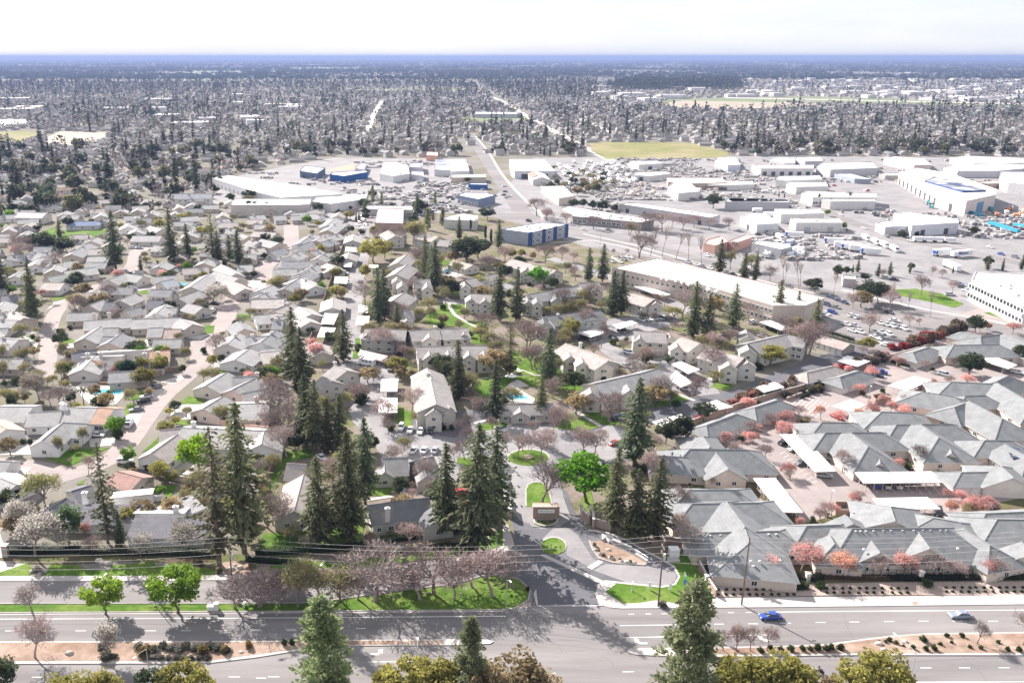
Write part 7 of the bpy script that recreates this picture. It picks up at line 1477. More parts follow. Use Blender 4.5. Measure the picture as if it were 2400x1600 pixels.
# ================================================================== vehicles, poles, wires, small street things
at('A3'); C_('sedan', 2035, 838, -60, 0, 'blue', 'bright blue sedan driving on the boulevard')
at('A4'); C_('sedan', 1850, 828, -60, 0, 'slate', 'slate blue sedan driving behind the right median tree')
CARS = {'B1': 's 1225 205 -60 15 grey;e 1155 275 -60 10 white;s 1130 312 -60 10 black;e 1075 380 -60 8 grey;s 985 790 60 -4 white;s 160 55 30 20 navy;e 770 580 60 5 white;v 1020 495 20 -30 white',
        'B2': 's 1143 522 -18 36 white;e 1215 542 -18 36 white;e 1297 550 -18 36 white;s 1375 540 -14 36 black;e 680 270 60 6 silver;e 1240 700 14 -30 white;e 1325 700 14 -30 white;e 1410 702 14 -30 silver;e 1925 535 40 16 silver;s 1060 60 -20 40 grey;s 1605 1040 40 -10 red;e 520 760 30 20 white',
        'B3': 'e 815 645 60 -14 red;s 830 445 50 -10 navy;e 890 36 40 14 silver;e 1315 55 40 14 grey;v 1595 138 -50 14 white;e 1360 215 40 12 white',
        'C3': 'e 1060 1010 30 14 white;e 1095 1008 30 14 white;e 1130 1003 30 14 silver;e 1160 1000 30 14 white;e 1190 996 30 14 grey;s 860 1095 -40 14 black;e 900 1110 -40 14 grey;s 555 1158 -30 10 black;e 640 1165 -30 10 silver;s 920 1275 50 14 white;e 910 1380 40 14 silver;e 1310 1395 40 16 black;s 1890 1035 30 -12 white;s 1985 1065 30 12 black;e 2060 1090 30 12 black;e 1975 1145 40 10 white;e 1020 1015 30 14 white;e 570 302 40 8 white;e 760 302 40 8 silver;e 490 246 30 6 grey;s 1540 508 30 10 white;s 1390 562 40 12 silver;e 1450 578 40 12 white;e 1500 592 40 12 grey;e 1560 606 40 12 white;e 1690 640 40 12 grey;e 1740 655 40 12 black;e 800 528 20 10 white;e 830 545 20 10 white;e 860 512 20 10 silver;e 885 537 20 10 grey;e 912 517 20 10 white;e 940 521 20 10 white;e 790 553 20 10 silver;e 852 557 20 10 white;s 800 1160 30 12 black;e 60 400 20 8 black;e 20 392 20 8 navy;e 130 228 30 4 black;e 1790 312 40 4 silver',
        'B4': 'e 875 435 50 22 red;s 1225 85 50 8 blue;e 1195 110 50 8 navy;s 1725 105 50 14 silver;e 2300 85 50 10 white;e 775 900 60 6 silver;s 1195 970 -10 -30 blue;e 1270 972 -14 -30 white;e 1360 972 -14 -30 white;s 465 640 -40 10 black;s 1680 1195 10 40 black;e 540 690 -40 10 silver;e 600 800 -40 10 grey;s 1130 1170 20 40 grey;e 1520 190 30 20 grey',
        'C4': 'e 790 965 30 8 white;s 840 955 30 8 blue;e 770 978 30 8 white;s 800 895 30 10 navy;e 890 860 30 10 navy;e 935 876 30 10 navy;e 870 915 30 8 grey;e 830 835 30 10 navy;e 990 980 30 -8 white;e 1040 995 30 -8 white;e 950 1050 30 8 white;e 1015 1060 30 8 silver;e 1000 1100 30 10 white;s 1060 1112 30 10 white;e 1130 1010 20 10 silver;e 1220 1040 20 10 white;e 1270 1053 20 10 silver;s 1320 1064 20 10 white;e 1365 1072 20 10 grey;s 1410 1086 20 10 white;e 1330 1022 30 4 white;e 1170 1110 20 10 grey;e 1230 1112 20 10 silver;s 1290 1130 20 10 white;e 1180 1150 30 8 white;e 1235 1150 30 8 silver;s 1215 1190 30 8 white;e 1265 1215 30 8 white;e 1425 1198 40 -6 green;e 1480 1184 40 -8 white;e 1530 1166 40 -8 white;e 1580 1148 40 -8 silver;s 1770 815 40 2 silver;s 1840 735 30 4 blue;s 1862 755 30 4 grey;e 1895 782 30 8 white;e 1930 795 30 8 white;e 1965 808 30 8 silver;e 2000 820 30 8 white;e 2040 835 30 8 white;s 1260 685 30 4 silver;e 1330 695 30 4 black;e 1290 955 30 10 black;e 1200 915 30 10 grey;e 1815 1300 40 8 grey;e 500 750 30 8 grey;e 2085 440 30 8 white;e 2170 495 30 8 blue;s 2280 520 30 8 grey;e 1460 390 30 6 white;e 1090 290 30 8 white;e 740 345 30 2 white;e 910 185 30 10 white;e 260 340 30 4 black',
        'C1': 's 1640 995 40 -8 silver;s 1675 945 30 -30 white;e 1050 445 50 0 white;e 1100 448 50 0 silver;e 1210 585 40 0 white;s 630 705 30 6 black;e 1780 130 30 -10 grey;e 1660 120 30 0 white;s 810 600 30 4 white;e 1690 885 40 4 black',
        'C2': 's 700 645 40 6 white;e 850 215 30 8 white;e 820 240 30 8 red;e 870 260 30 8 silver;e 830 190 30 8 grey;e 800 265 30 8 white;e 850 290 30 8 white;e 2060 395 30 6 black;e 2100 405 30 6 grey;e 2000 385 30 6 black;e 1620 98 30 -6 white;e 1750 112 30 -6 silver;e 1690 105 30 -6 grey;e 2150 235 30 4 black;s 1130 262 30 0 black'}
VK = {'e': ('sedan', 'sedan'), 's': ('suv', 'suv'), 'v': ('van', 'van')}
for k, txt in CARS.items():
    at(k)
    for e in txt.split(';'):
        q = e.split(); kd, w_ = VK[q[0]]; ph = 'parked %s %s' % (q[5], w_)
        o = C_(kd, *(float(v) for v in q[1:5]), q[5], None, ph, 'parked cars', 'van' if w_ == 'van' else 'car', 'van' if w_ == 'van' else 'car', .09)
        if kd == 'van': panel_van_body(o, CARCOL[q[5]])
rng = random.Random(11)
for k, x0, x1, y0, y1, n in (('D2', 1240, 1560, 1110, 1260, 24), ('D2', 1640, 2000, 1130, 1260, 22), ('D2', 560, 1200, 1080, 1130, 10), ('D4', 700, 1300, 1000, 1180, 16), ('D4', 1500, 2300, 1000, 1090, 10), ('D1', 1300, 2000, 920, 1000, 12), ('C4', 1100, 1330, 120, 200, 8), ('C4', 2000, 2350, 210, 330, 12), ('C3', 450, 700, 210, 270, 5), ('C2', 1330, 1700, 60, 130, 8)):
    at(k)
    for i in range(n):
        c = rng.choice(['white', 'white', 'white', 'silver', 'silver', 'grey', 'black', 'navy', 'red']); kd = rng.choice('ees'); kk, w_ = VK[kd]
        C_(kk, rng.uniform(x0, x1), rng.uniform(y0, y1), rng.choice([30, -30]), rng.uniform(-6, 6), c, None, 'parked %s %s' % (c, w_), 'parked cars', z=.09)
# motorhome beside the drive
at('C2'); o = root('motorhome', W(875, 1365), 'white motorhome with dark windows parked beside the tan carport', 'motorhome', None, -.45)
mb = MB(); mb.box((.4, 0, .5), 5.6, 2.2, 2.3); mb.box((-3.0, 0, .5), 1.4, 2.0, 1.1); mb.box((-2.3, 0, 1.9), 1.4, 2.2, .9); obj('body', mb.mesh('body', 'paint'), o, color=(.75, .75, .77))
for sx, w in ((-1.2, 1.0), (.3, 1.2), (2.0, 1.0)):
    for s in (1, -1): mb = MB(); mb.box((sx, s * 1.1, 1.75), w, .06, .6); obj('window', mb.mesh('window', 'glass'), o)
for x in (-2.4, 1.8):
    for s in (1, -1): mb = MB(); mb.tube((x, s * .8, .42), (x, s * 1.13, .42), .42, .42, 12); obj('wheel', mb.mesh('wheel', 'rubber'), o)
mb = MB(); mb.box((-2.5, 0, 1.55), .3, 1.9, .45); obj('windscreen', mb.mesh('windscreen', 'glass'), o)
# motorcycle and its rider
at('A4'); p = W(735, 1272, RZ); o = root('motorcycle', p, 'black motorcycle with a rider on the near carriageway', 'motorcycle', None, math.pi)
for x in (-.72, .72):
    mb = MB(); mb.tube((x, -.07, .32), (x, .07, .32), .32, .32, 14); w = obj('wheel', mb.mesh('tyre', 'rubber'), o); mb = MB(); mb.tube((x, -.08, .32), (x, .08, .32), .18, .18, 10); obj('rim', mb.mesh('rim', 'steel'), w)
mb = loft([ring(-.8, .06, .55, .75, .03), ring(-.5, .14, .4, .85, .05), ring(0, .18, .3, .8, .06), ring(.35, .17, .4, .98, .06), ring(.62, .1, .6, 1.0, .04)]); obj('body', mb.mesh('body', 'paint'), o, color=(.02, .02, .025))
mb = MB(); mb.tube((.5, 0, .95), (.74, 0, .34), .05, .05, 6); mb.tube((.45, -.35, 1.08), (.45, .35, 1.08), .025, .025, 6); obj('fork', mb.mesh('fork', 'steel'), o)
mb = MB(); mb.box((-.35, 0, .8), .7, .28, .1); obj('seat', mb.mesh('seat', 'rubber'), o)
for s in (1, -1): mb = MB(); mb.box((-.62, s * .3, .5), .45, .22, .32); obj('pannier', mb.mesh('pannier', 'plain'), o, color=(.04, .04, .045))
def rider(p, rz):
    o = root('person', p, 'person in dark jacket and helmet riding the motorcycle', 'person', None, rz)
    V = [(-.2, 0, .95), (-.15, 0, 1.15), (.02, 0, 1.4), (.05, 0, 1.5), (.1, 0, 1.62), (-.15, .12, .92), (.2, .24, .78), (.05, .24, .36), (.18, .24, .3), (-.15, -.12, .92), (.2, -.24, .78), (.05, -.24, .36), (.18, -.24, .3), (.0, .2, 1.38), (.15, .32, 1.12), (.45, .32, 1.1), (.0, -.2, 1.38), (.15, -.32, 1.12), (.45, -.32, 1.1)]
    E_ = [(0, 1), (1, 2), (2, 3), (3, 4), (0, 5), (5, 6), (6, 7), (7, 8), (0, 9), (9, 10), (10, 11), (11, 12), (2, 13), (13, 14), (14, 15), (2, 16), (16, 17), (17, 18)]
    rad = [.15, .15, .17, .08, .13, .1, .08, .06, .06, .1, .08, .06, .06, .09, .06, .05, .09, .06, .05]
    me = bpy.data.meshes.new('body'); me.from_pydata(V, E_, []); me.materials.append(MATS['plain'])
    b = obj('body', me, o, color=(.03, .03, .04)); m = b.modifiers.new('skin', 'SKIN')
    for i, r in enumerate(rad): me.skin_vertices[0].data[i].radius = (r, r)
    me.skin_vertices[0].data[0].use_root = True
    s = b.modifiers.new('sub', 'SUBSURF'); s.levels = s.render_levels = 1
    mb = MB()
    for i in range(5):
        t0, t1 = i / 5 * math.pi - math.pi / 2, (i + 1) / 5 * math.pi - math.pi / 2
        mb.tube((.12, 0, 1.7 + .17 * math.sin(t0)), (.12, 0, 1.7 + .17 * math.sin(t1)), max(.16 * math.cos(t0), .01), max(.16 * math.cos(t1), .01), 10, False)
    obj('helmet', mb.mesh('helmet', 'paint', smooth=True), o, color=(.05, .05, .06)); mb = MB(); mb.box((.25, 0, 1.66), .06, .2, .09); obj('visor', mb.mesh('visor', 'glass'), o)
    for s_ in (1, -1):
        mb = MB()
        for f in range(4): mb.tube((.44, s_ * (.3 + f * .022), 1.11), (.5, s_ * (.3 + f * .022), 1.06), .011, .009, 5)
        mb.tube((.43, s_ * .29, 1.1), (.46, s_ * .26, 1.07), .012, .01, 5); obj('glove', mb.mesh('glove', 'rubber'), o)
rider(p, math.pi)
# utility poles and wires
def upole(k, bx, by, ty, label, arms=True):
    at(k); b = W(bx, by); h = hgt(bx, by, ty); o = root('utility_pole', b, label, 'utility pole', 'poles along the boulevard')
    mb = MB(); mb.tube((0, 0, 0), (0, 0, h), .2, .13, 8); obj('pole', mb.mesh('pole', 'bark'), o)
    if arms:
        for i, z in enumerate((h - .6, h - 2.6, h - 4.2)):
            mb = MB(); mb.box((0, .2, z), .14, 2.8 - .4 * i, .16); ca = obj('crossarm', mb.mesh('crossarm', 'timber'), o)
            for s in (-1.2, -.5, .5, 1.2): mb = MB(); mb.tube((0, .2 + s * .9, z + .16), (0, .2 + s * .9, z + .42), .07, .05, 6); obj('insulator', mb.mesh('insulator', 'plain'), ca, color=(.6, .6, .6))
        mb = MB(); mb.tube((.35, 0, h - 5.2), (.35, 0, h - 4.0), .32, .32, 10); obj('transformer', mb.mesh('transformer', 'plain'), o, color=(.5, .5, .51))
    return b, h
b1, h1 = upole('A1', 1830, 585, 205, 'wooden utility pole behind the frontage road'); b2, h2 = upole('A3', 1150, 742, 195, 'wooden utility pole on the right corner lawn'); b3, h3 = upole('A4', 127, 732, 195, 'tall bare pole beside the boulevard sidewalk', False)
at('A4'); o = bpy.data.objects['utility_pole.002']; mb = MB(); mb.tube((0, 0, h3 * .62), (1.2, -.3, h3 * .6), .05, .05, 5); mb.box((1.3, -.35, h3 * .6 - .1), .6, .3, .15); obj('lamp_arm', mb.mesh('lamp_arm', 'plain'), o, color=(.6, .6, .6))
b0 = b1 + (b1 - b2) * .85; b0.x = b1.x - 62; b0.y = b1.y - 1.0; b4 = b3 + Vector((58, 2.5, 0))
def wire(a, b, sag, label):
    mb = MB(); N = 14; P = [a.lerp(b, i / N) - Vector((0, 0, sag * 4 * (i / N) * (1 - i / N))) for i in range(N + 1)]
    for p_, q_ in zip(P, P[1:]): mb.tube(p_, q_, .022, .022, 4, False)
    o = obj('power_line', mb.mesh('power_line', 'plain', tuple(a)), None, a, color=(.5, .48, .47)); tag(o, label, 'wire', 'power lines')
WN = ['top wire', 'second wire', 'third wire', 'fourth wire', 'lowest wire']
for i, (z, off) in enumerate(((-.2, -.9), (-.2, .9), (-2.2, 0), (-4.0, .4), (-5.6, -.2))):
    f = lambda b, h: Vector((b.x, b.y + off, h + z))
    wire(f(b0, h1 - 1), f(b1, h1), 1.2, WN[i] + ' left of the wooden pole behind the frontage road'); wire(f(b1, h1), f(b2, h2), 2.6, WN[i] + ' between the two wooden utility poles')
    wire(f(b2, h2), f(b3, h3 - .3), .6, WN[i] + ' between corner lawn pole and tall bare pole'); wire(f(b3, h3 - .3), f(b4, h3 - .5), 1.0, WN[i] + ' right of the tall bare pole')
# street lamps
at('A1'); lamp_post(1175, 1280, 1075, -1.2, -3.2, 'street lamp on the left median near the bottom edge'); lamp_post(1225, 745, 560, -.8, -1.5, 'street lamp beside the broad lime street tree'); lamp_post(868, 545, 480, -.4, -1.2, 'short street lamp on the frontage sidewalk')
at('A2'); lamp_post(545, 560, 380, -.4, -2.6, 'street lamp among the budding verge trees'); lamp_post(1970, 762, 535, .6, -1.2, 'street lamp at the tip of the grass verge'); lamp_post(1274, 1262, 1050, 0, 1.6, 'street lamp post on the near carriageway edge'); lamp_post(1892, 300, 60, 1.2, -.6, 'street lamp at the left entrance corner')
at('A4'); lamp_post(1452, 1350, 1100, -1.6, 4.8, 'white street lamp with long arm over the right median')
at('B4'); lamp_post(815, 1190, 1010, 0, -.6, 'thin car park lamp left of the bin enclosure'); lamp_post(1125, 300, 190, 0, -.5, 'thin car park lamp behind the short carport')
at('C3'); lamp_post(692, 445, 285, 0, -1, 'avenue lamp beside the navy striped office'); lamp_post(1010, 990, 930, 0, -.5, 'small lamp by the inner court lawn')
at('A3'); lamp_post(945, 625, 565, 0, -.2, 'short black lamp on the corner lawn')
# flagpole on the roundabout
at('B2'); b = W(2143, 752); h = hgt(2143, 752, 518); o = root('flagpole', b, 'white flagpole on the roundabout island', 'flagpole'); landmark('the roundabout', 2143, 745)
mb = MB(); mb.tube((0, 0, 0), (0, 0, h), .11, .06, 8); obj('pole', mb.mesh('pole', 'plain'), o, color=(.75, .75, .74)); mb = MB(); mb.tube((0, 0, .1), (0, 0, .7), 1.5, 1.4, 16); obj('planter', mb.mesh('planter', 'block'), o)
mb = MB(); mb.add([(0, 0, h - .2), (-1.0, -.1, h - .8), (-1.3, -.2, h - 2.4), (0, 0, h - 2.0)], [(0, 1, 2, 3)]); mb.add([(0, .03, h - .2), (-1.0, -.07, h - .8), (-1.3, -.17, h - 2.4), (0, .03, h - 2.0)], [(3, 2, 1, 0)]); obj('flag', mb.mesh('flag', 'plain'), o, color=(.7, .68, .7))
# feather banner, yard signs, gate posts, boxes
at('A3'); b = W(1345, 600); o = root('feather_banner', b, 'tall feather banner in white, green and blue on the corner lawn', 'banner'); h = hgt(1345, 600, 468)
mb = MB(); mb.tube((0, 0, 0), (0, 0, h * .96), .03, .02, 5); obj('pole', mb.mesh('pole', 'plain'), o, color=(.6, .6, .6))
for nm, z0, z1, w0, w1, c in (('blue_field', .25, .52, .75, .8, (.03, .2, .6)), ('green_field', .52, .72, .8, .7, (.25, .55, .2)), ('white_tip', .72, 1.0, .7, .15, (.75, .8, .75))):
    mb = MB(); V = [(.03, -.02, h * z0), (w0, -.02, h * z0), (w1, -.02, h * z1), (.03, -.02, h * z1)]; V += [(x, .02, z) for x, y, z in V]; mb.add(V, [(0, 1, 2, 3), (7, 6, 5, 4), (0, 3, 7, 4), (1, 5, 6, 2), (3, 2, 6, 7), (0, 4, 5, 1)]); obj(nm, mb.mesh(nm, 'plain'), o, color=c)
for x, y, lb in ((1083, 615, 'small white stake sign on the corner lawn, left one'), (1243, 625, 'small white stake sign on the corner lawn, right one')):
    o = root('stake_sign', W(x, y), lb, 'sign', 'stake signs'); mb = MB(); mb.box((0, 0, .5), .7, .06, 1.6); obj('board', mb.mesh('board', 'plain'), o, color=(.78, .78, .78)); mb = MB(); mb.tube((0, 0, 0), (0, 0, .5), .04, .04, 5); obj('stake', mb.mesh('stake', 'plain'), o, color=(.4, .4, .4))
at('A4')
for x, y, lb in ((645, 545, 'white capped gate post in the left dark hedge'), (1533, 530, 'white capped gate post in the right dark hedge')):
    o = root('gate_post', W(x, y), lb, 'post'); mb = MB(); mb.box((0, 0, 0), .9, .9, 2.1); obj('shaft', mb.mesh('shaft', 'plain'), o, color=(.7, .66, .62)); mb = MB(); mb.box((0, 0, 2.1), 1.15, 1.15, .2); obj('cap', mb.mesh('cap', 'plain'), o, color=(.75, .72, .7))
sheet('tactile_paving', [(1468, 703), (1510, 700), (1526, 720), (1480, 724)], .175, 'block', 0)
# iron fence behind the hedge, each upright a part
P = [W(x, 500 + (x > 1500) * -4) for x in range(620, 2420, 60)]; o = root('iron_fence', P[0], 'thin dark iron fence behind the boulevard hedges', 'fence')
for z in (.3, 1.5): mb = MB(); mb.band(P, .05, z, z + .06); part('rail', mb, 'rubber', o)
for p_ in P: mb = MB(); mb.box((p_.x, p_.y, 0), .08, .08, 1.7); part('upright', mb, 'rubber', o)
at('A1')
for x, y, w_, h_, lb in ((1660, 770, 1.4, 1.0, 'low white utility box on the grass verge'), (1705, 770, 1.0, 1.6, 'tall white utility box on the grass verge'), (1925, 745, .4, .9, 'slim white marker box on the grass verge')):
    o = root('utility_box', W(x, y), lb, 'utility box'); mb = MB(); mb.box((0, 0, .1), w_, .9, h_); obj('body', mb.mesh('body', 'plain'), o, color=(.72, .72, .71)); mb = MB(); mb.box((0, 0, h_ + .1), w_ + .1, 1.0, .08); obj('lid', mb.mesh('lid', 'plain'), o, color=(.78, .78, .78))
# boulders beside the frontage sidewalk
rng = random.Random(5)
def boulder(x, y, s, label=None):
    mb = MB(); n = 7; V = []; F_ = []
    for i in range(4):
        t = i / 3; rr = math.cos(t * 1.35)
        for j in range(n): a = j * 6.283 / n; k_ = rng.uniform(.8, 1.15) * s; V.append((math.cos(a) * rr * k_, math.sin(a) * rr * k_ * .8, math.sin(t * 1.45) * s * .75))
    for i in range(3):
        for j in range(n): F_.append((i * n + j, i * n + (j + 1) % n, (i + 1) * n + (j + 1) % n, (i + 1) * n + j))
    F_.append(tuple(range(3 * n, 4 * n))); mb.add(V, F_); o = obj('boulder', mb.mesh('boulder', 'wall'), None, W(x, y, .08), color=(.42, .38, .35)); later(o, 'grey boulder', 'boulder', 'landscape boulders')
for k, Ls in (('A1', [(100, 310), (250, 470), (300, 490), (340, 470), (810, 400), (850, 405), (780, 385), (1580, 400), (1820, 450), (1850, 420), (1890, 440), (1900, 1105), (550, 1115)]), ('A2', [(1140, 300), (1180, 310), (1210, 300), (1640, 245), (1690, 245), (1830, 220), (1840, 200)]), ('A3', [(690, 330), (760, 300), (780, 365), (860, 390), (910, 395), (960, 400), (650, 300)]), ('A4', [(1210, 1040), (1410, 1025), (480, 505), (1250, 1085)])):
    at(k)
    for x, y in Ls: boulder(x, y, rng.uniform(.5, 1.1))
# pool furniture: umbrellas and loungers by the turquoise pool
at('B2'); o = root('parasol', W(2015, 150), 'white parasol beside the turquoise pool', 'parasol'); mb = MB(); mb.tube((0, 0, 0), (0, 0, 2.5), .05, .05, 6); obj('pole', mb.mesh('pole', 'steel'), o); mb = MB(); mb.tube((0, 0, 2.3), (0, 0, 2.9), 1.9, .1, 8); obj('canopy', mb.mesh('canopy', 'plain'), o, color=(.72, .72, .74))
at('B1'); strip('pergola_row', [(770, 172), (980, 176)], .5, 0, 1.0, 'timber', label='row of low dark planters behind the pale pool', cat='planter')
# ================================================================== the plain beyond: fields, houses, trees to the horizon
mat('field_green', (.13, .17, .075), .95, .15, .01, 5, mottle=(.17, .18, .1), mscale=.004)
mat('field_tan', (.33, .27, .22), .95, .12, .01, 5, mottle=(.28, .25, .18), mscale=.004)
FIELDS = [('farm_field', 'field_green', [(480, 162), (730, 157), (1030, 155), (1042, 163), (870, 164), (660, 173), (570, 187), (420, 189), (350, 180)]), ('airfield', 'field_green', [(1500, 243), (1600, 231), (1900, 226), (2150, 234), (2420, 245), (2420, 252), (1950, 245), (1860, 240), (1600, 246)]),
          ('bare_field', 'field_tan', [(1520, 246), (1600, 236), (1860, 241), (1940, 246), (1800, 258), (1620, 258)]), ('school_lawn', 'field_green', [(1072, 278), (1110, 272), (1225, 273), (1248, 288), (1075, 286)]), ('sports_field', 'dry_grass', [(1382, 334), (1560, 333), (1630, 337), (1708, 358), (1700, 370), (1420, 373), (1385, 352)]),
          ('runway', 'concrete', [(1700, 228), (2420, 243), (2420, 245), (1700, 230)]), ('school_yard', 'field_tan', [(80, 335), (140, 308), (260, 312), (250, 330), (160, 342)]), ('playing_field', 'dry_grass', [(-100, 310), (105, 308), (110, 318), (60, 335), (-100, 335)]), ('dry_lot', 'field_tan', [(760, 400), (830, 382), (835, 398), (770, 402)]), ('car_lot', 'concrete', [(-100, 278), (60, 280), (70, 296), (-100, 300)]), ('far_field', 'field_green', [(800, 210), (1090, 208), (1090, 214), (800, 214)])]
for nm, m, P in FIELDS: ssheet(nm, P, .05 if nm != 'runway' else .12, m)
for nm, x, y in (('the sports field', 1540, 352), ('the school lawn', 1150, 280), ('the farm fields', 700, 172), ('the airfield', 1900, 236), ('the playing field', 30, 322), ('the school yard', 170, 325)): LANDMARKS.append((nm, x, y))
for i, (x, y) in enumerate(((60, 430), (60, 380), (250, 400), (330, 350), (450, 330), (600, 350), (760, 340), (900, 320), (1000, 350), (1250, 330), (1320, 310), (1750, 310), (1950, 300), (2150, 310), (2350, 330), (2250, 270), (500, 250), (250, 250), (900, 250), (1300, 240))): pass
NOB = [[(-300, 508), (300, 505), (620, 470), (860, 520), (840, 560), (640, 1050), (-300, 1100)], [(480, 472), (550, 405), (780, 368), (1100, 368), (1250, 366), (2600, 366), (2600, 900), (1560, 1100), (860, 600), (820, 520), (600, 500)], [(1110, 520), (1060, 320), (1085, 320), (1200, 480)]] + [P for nm, m, P in FIELDS]
STREETS = [((1105, 315), (1210, 480), 12), ((1100, 190), (1180, 240), 9), ((1180, 240), (1300, 310), 10), ((1300, 310), (1430, 375), 12), ((860, 310), (895, 238), 7), ((1360, 280), (1450, 320), 7), ((330, 480), (590, 330), 8), ((0, 470), (250, 380), 6)]
def inside(P, x, y):
    r = False; j = len(P) - 1
    for i in range(len(P)):
        if (P[i][1] > y) != (P[j][1] > y) and x < (P[j][0] - P[i][0]) * (y - P[i][1]) / (P[j][1] - P[i][1]) + P[i][0]: r = not r
        j = i
    return r
def free(x, y, roads=True):
    if any(inside(P, x, y) for P in NOB): return False
    if roads:
        for (a, b, w) in STREETS:
            t = max(0, min(1, ((x - a[0]) * (b[0] - a[0]) + (y - a[1]) * (b[1] - a[1])) / ((b[0] - a[0]) ** 2 + (b[1] - a[1]) ** 2)))
            if abs(x - a[0] - t * (b[0] - a[0])) < w * 1.2 and abs(y - a[1] - t * (b[1] - a[1])) < w * .6: return False
    return True
rng = random.Random(21)
HS, TS = [], []
ca, sa = math.cos(.2), math.sin(.2)
def lots(Y0, Y1, sx, sy, p):
    n = int(Y1 * 1.0 / sx) + 2
    for j in range(int(Y0 / sy) - int(Y1 / sy * .3), int(Y1 / sy) + int(Y1 / sy * .3)):
        for i in range(-n, n):
            u, v = i * sx + rng.uniform(-3, 3), j * sy + rng.uniform(-3, 3) + (9 if i % 2 else 0)
            X, Y = u * ca - v * sa, u * sa + v * ca
            if Y < Y0 or Y >= Y1: continue
            x, y = proj((X, Y, 0))
            if x < -60 or x > 2460 or not free(x, y): continue
            if rng.random() < p(x, y): HS.append((y, X, Y, x))
lots(600, 1400, 19, 33, lambda x, y: .95); lots(1400, 2600, 21, 36, lambda x, y: .85); lots(2600, 4400, 30, 48, lambda x, y: .55 if x < 1450 else .75)
HS.sort(reverse=True)
ROOFS = [((.24, .235, .235), 'grey roofed'), ((.28, .25, .24), 'tan roofed'), ((.18, .175, .18), 'dark roofed'), ((.33, .32, .31), 'pale roofed'), ((.24, .18, .15), 'brown roofed')]
def house_geo(Lx, w, h, r):
    wb, rb = MB(), MB(); a, b = Lx / 2, w / 2
    wb.add([(-a, -b, 0), (a, -b, 0), (a, b, 0), (-a, b, 0), (-a, -b, h), (a, -b, h), (a, b, h), (-a, b, h), (-a, 0, h + r), (a, 0, h + r)], [(0, 1, 5, 4), (2, 3, 7, 6), (1, 2, 6, 9, 5), (3, 0, 4, 8, 7)])
    o = .5; k = r / b; z = h - o * k
    rb.add([(-a - o, -b - o, z), (a + o, -b - o, z), (a + o, 0, h + r + .1), (-a - o, 0, h + r + .1), (a + o, b + o, z), (-a - o, b + o, z)], [(0, 1, 2, 3), (3, 2, 4, 5)])
    return wb, rb
FH = []
for (l, w, h, r) in ((15, 9, 2.8, 2.1), (12, 10, 2.8, 2.4), (17, 8.5, 2.8, 1.9), (11, 9, 5.2, 2.2)):
    wb, rb = house_geo(l, w, h, r); win = MB()
    FH.append((wb.mesh('wall', 'wall'), rb.mesh('roof', 'roof'), l, w, h, wb, rb))
WALLS = [(.6, .56, .53), (.66, .64, .62), (.5, .45, .4), (.55, .53, .52)]
for (y, X, Y, x) in HS[:110]:
    k = rng.randrange(4); rc, ph = rng.choice(ROOFS); a = .2 + rng.choice([0, math.pi / 2]) + rng.gauss(0, .12)
    o = root('house', (X, Y, 0), rz=a); later(o, ph + ' far house', 'house', 'houses beyond the neighbourhood'); wc = rng.choice(WALLS)
    obj('wall', FH[k][0], o, color=wc); rf = obj('roof', FH[k][1], o, color=rc)
    if y > 330:
        for s in (-1, 1):
            for xx in (-.25, .25): q = obj('window', ME_PANE, o, (FH[k][2] * xx, s * (FH[k][3] / 2 + .01), 1.6), color=None, scale=(1.5, 1, 1.2))
def stuff(name, label, cat, verts, faces, mats, midx=None):
    me = bpy.data.meshes.new(name); me.from_pydata(verts, [], faces)
    for m in mats: me.materials.append(MATS[m])
    if midx: me.polygons.foreach_set('material_index', midx)
    return tag(obj(name, me), label, cat, kind='stuff')
mat('far_roof', (.22, .208, .205), .9, .45, .045, 1, spec=.1); mat('far_wall', (.42, .4, .39), .9, .25, .05, 1, spec=.1)
V, F_, MI_ = [], [], []
for (y, X, Y, x) in HS[110:]:
    k = rng.randrange(4); a = .2 + rng.choice([0, math.pi / 2]) + rng.gauss(0, .12); c, s = math.cos(a), math.sin(a)
    for mbx, mi in ((FH[k][5], 0), (FH[k][6], 1)):
        n = len(V); V += [(X + vx * c - vy * s, Y + vx * s + vy * c, vz) for vx, vy, vz in mbx.v]; F_ += [tuple(i + n for i in f) for f in mbx.f]; MI_ += [mi] * len(mbx.f)
stuff('far_housing', 'sea of small pale houses stretching towards the horizon', 'housing', V, F_, ['far_wall', 'far_roof'], MI_)
# pale industrial halls on the far right
for i in range(150):
    x, y = rng.uniform(1400, 2440), rng.uniform(172, 246)
    if rng.random() < .1: x, y = rng.uniform(-40, 700), rng.uniform(225, 300)
    if not free(x, y): continue
    p = S(x, y); o = root('industrial_hall', p, rz=rng.gauss(.15, .1)); w, d, h = rng.uniform(25, 80), rng.uniform(20, 45), rng.uniform(6, 11); later(o, 'distant pale hall', 'hall', 'distant industrial halls')
    mb = MB(); mb.box((0, 0, 0), w, d, h); obj('wall', mb.mesh('wall', 'wall'), o, color=(.62, .6, .59)); mb = MB(); mb.box((0, 0, h), w + .6, d + .6, .5); obj('roof', mb.mesh('roof', 'membrane'), o, color=rng.choice([(.68, .66, .65), (.5, .5, .52), (.6, .56, .54)]))
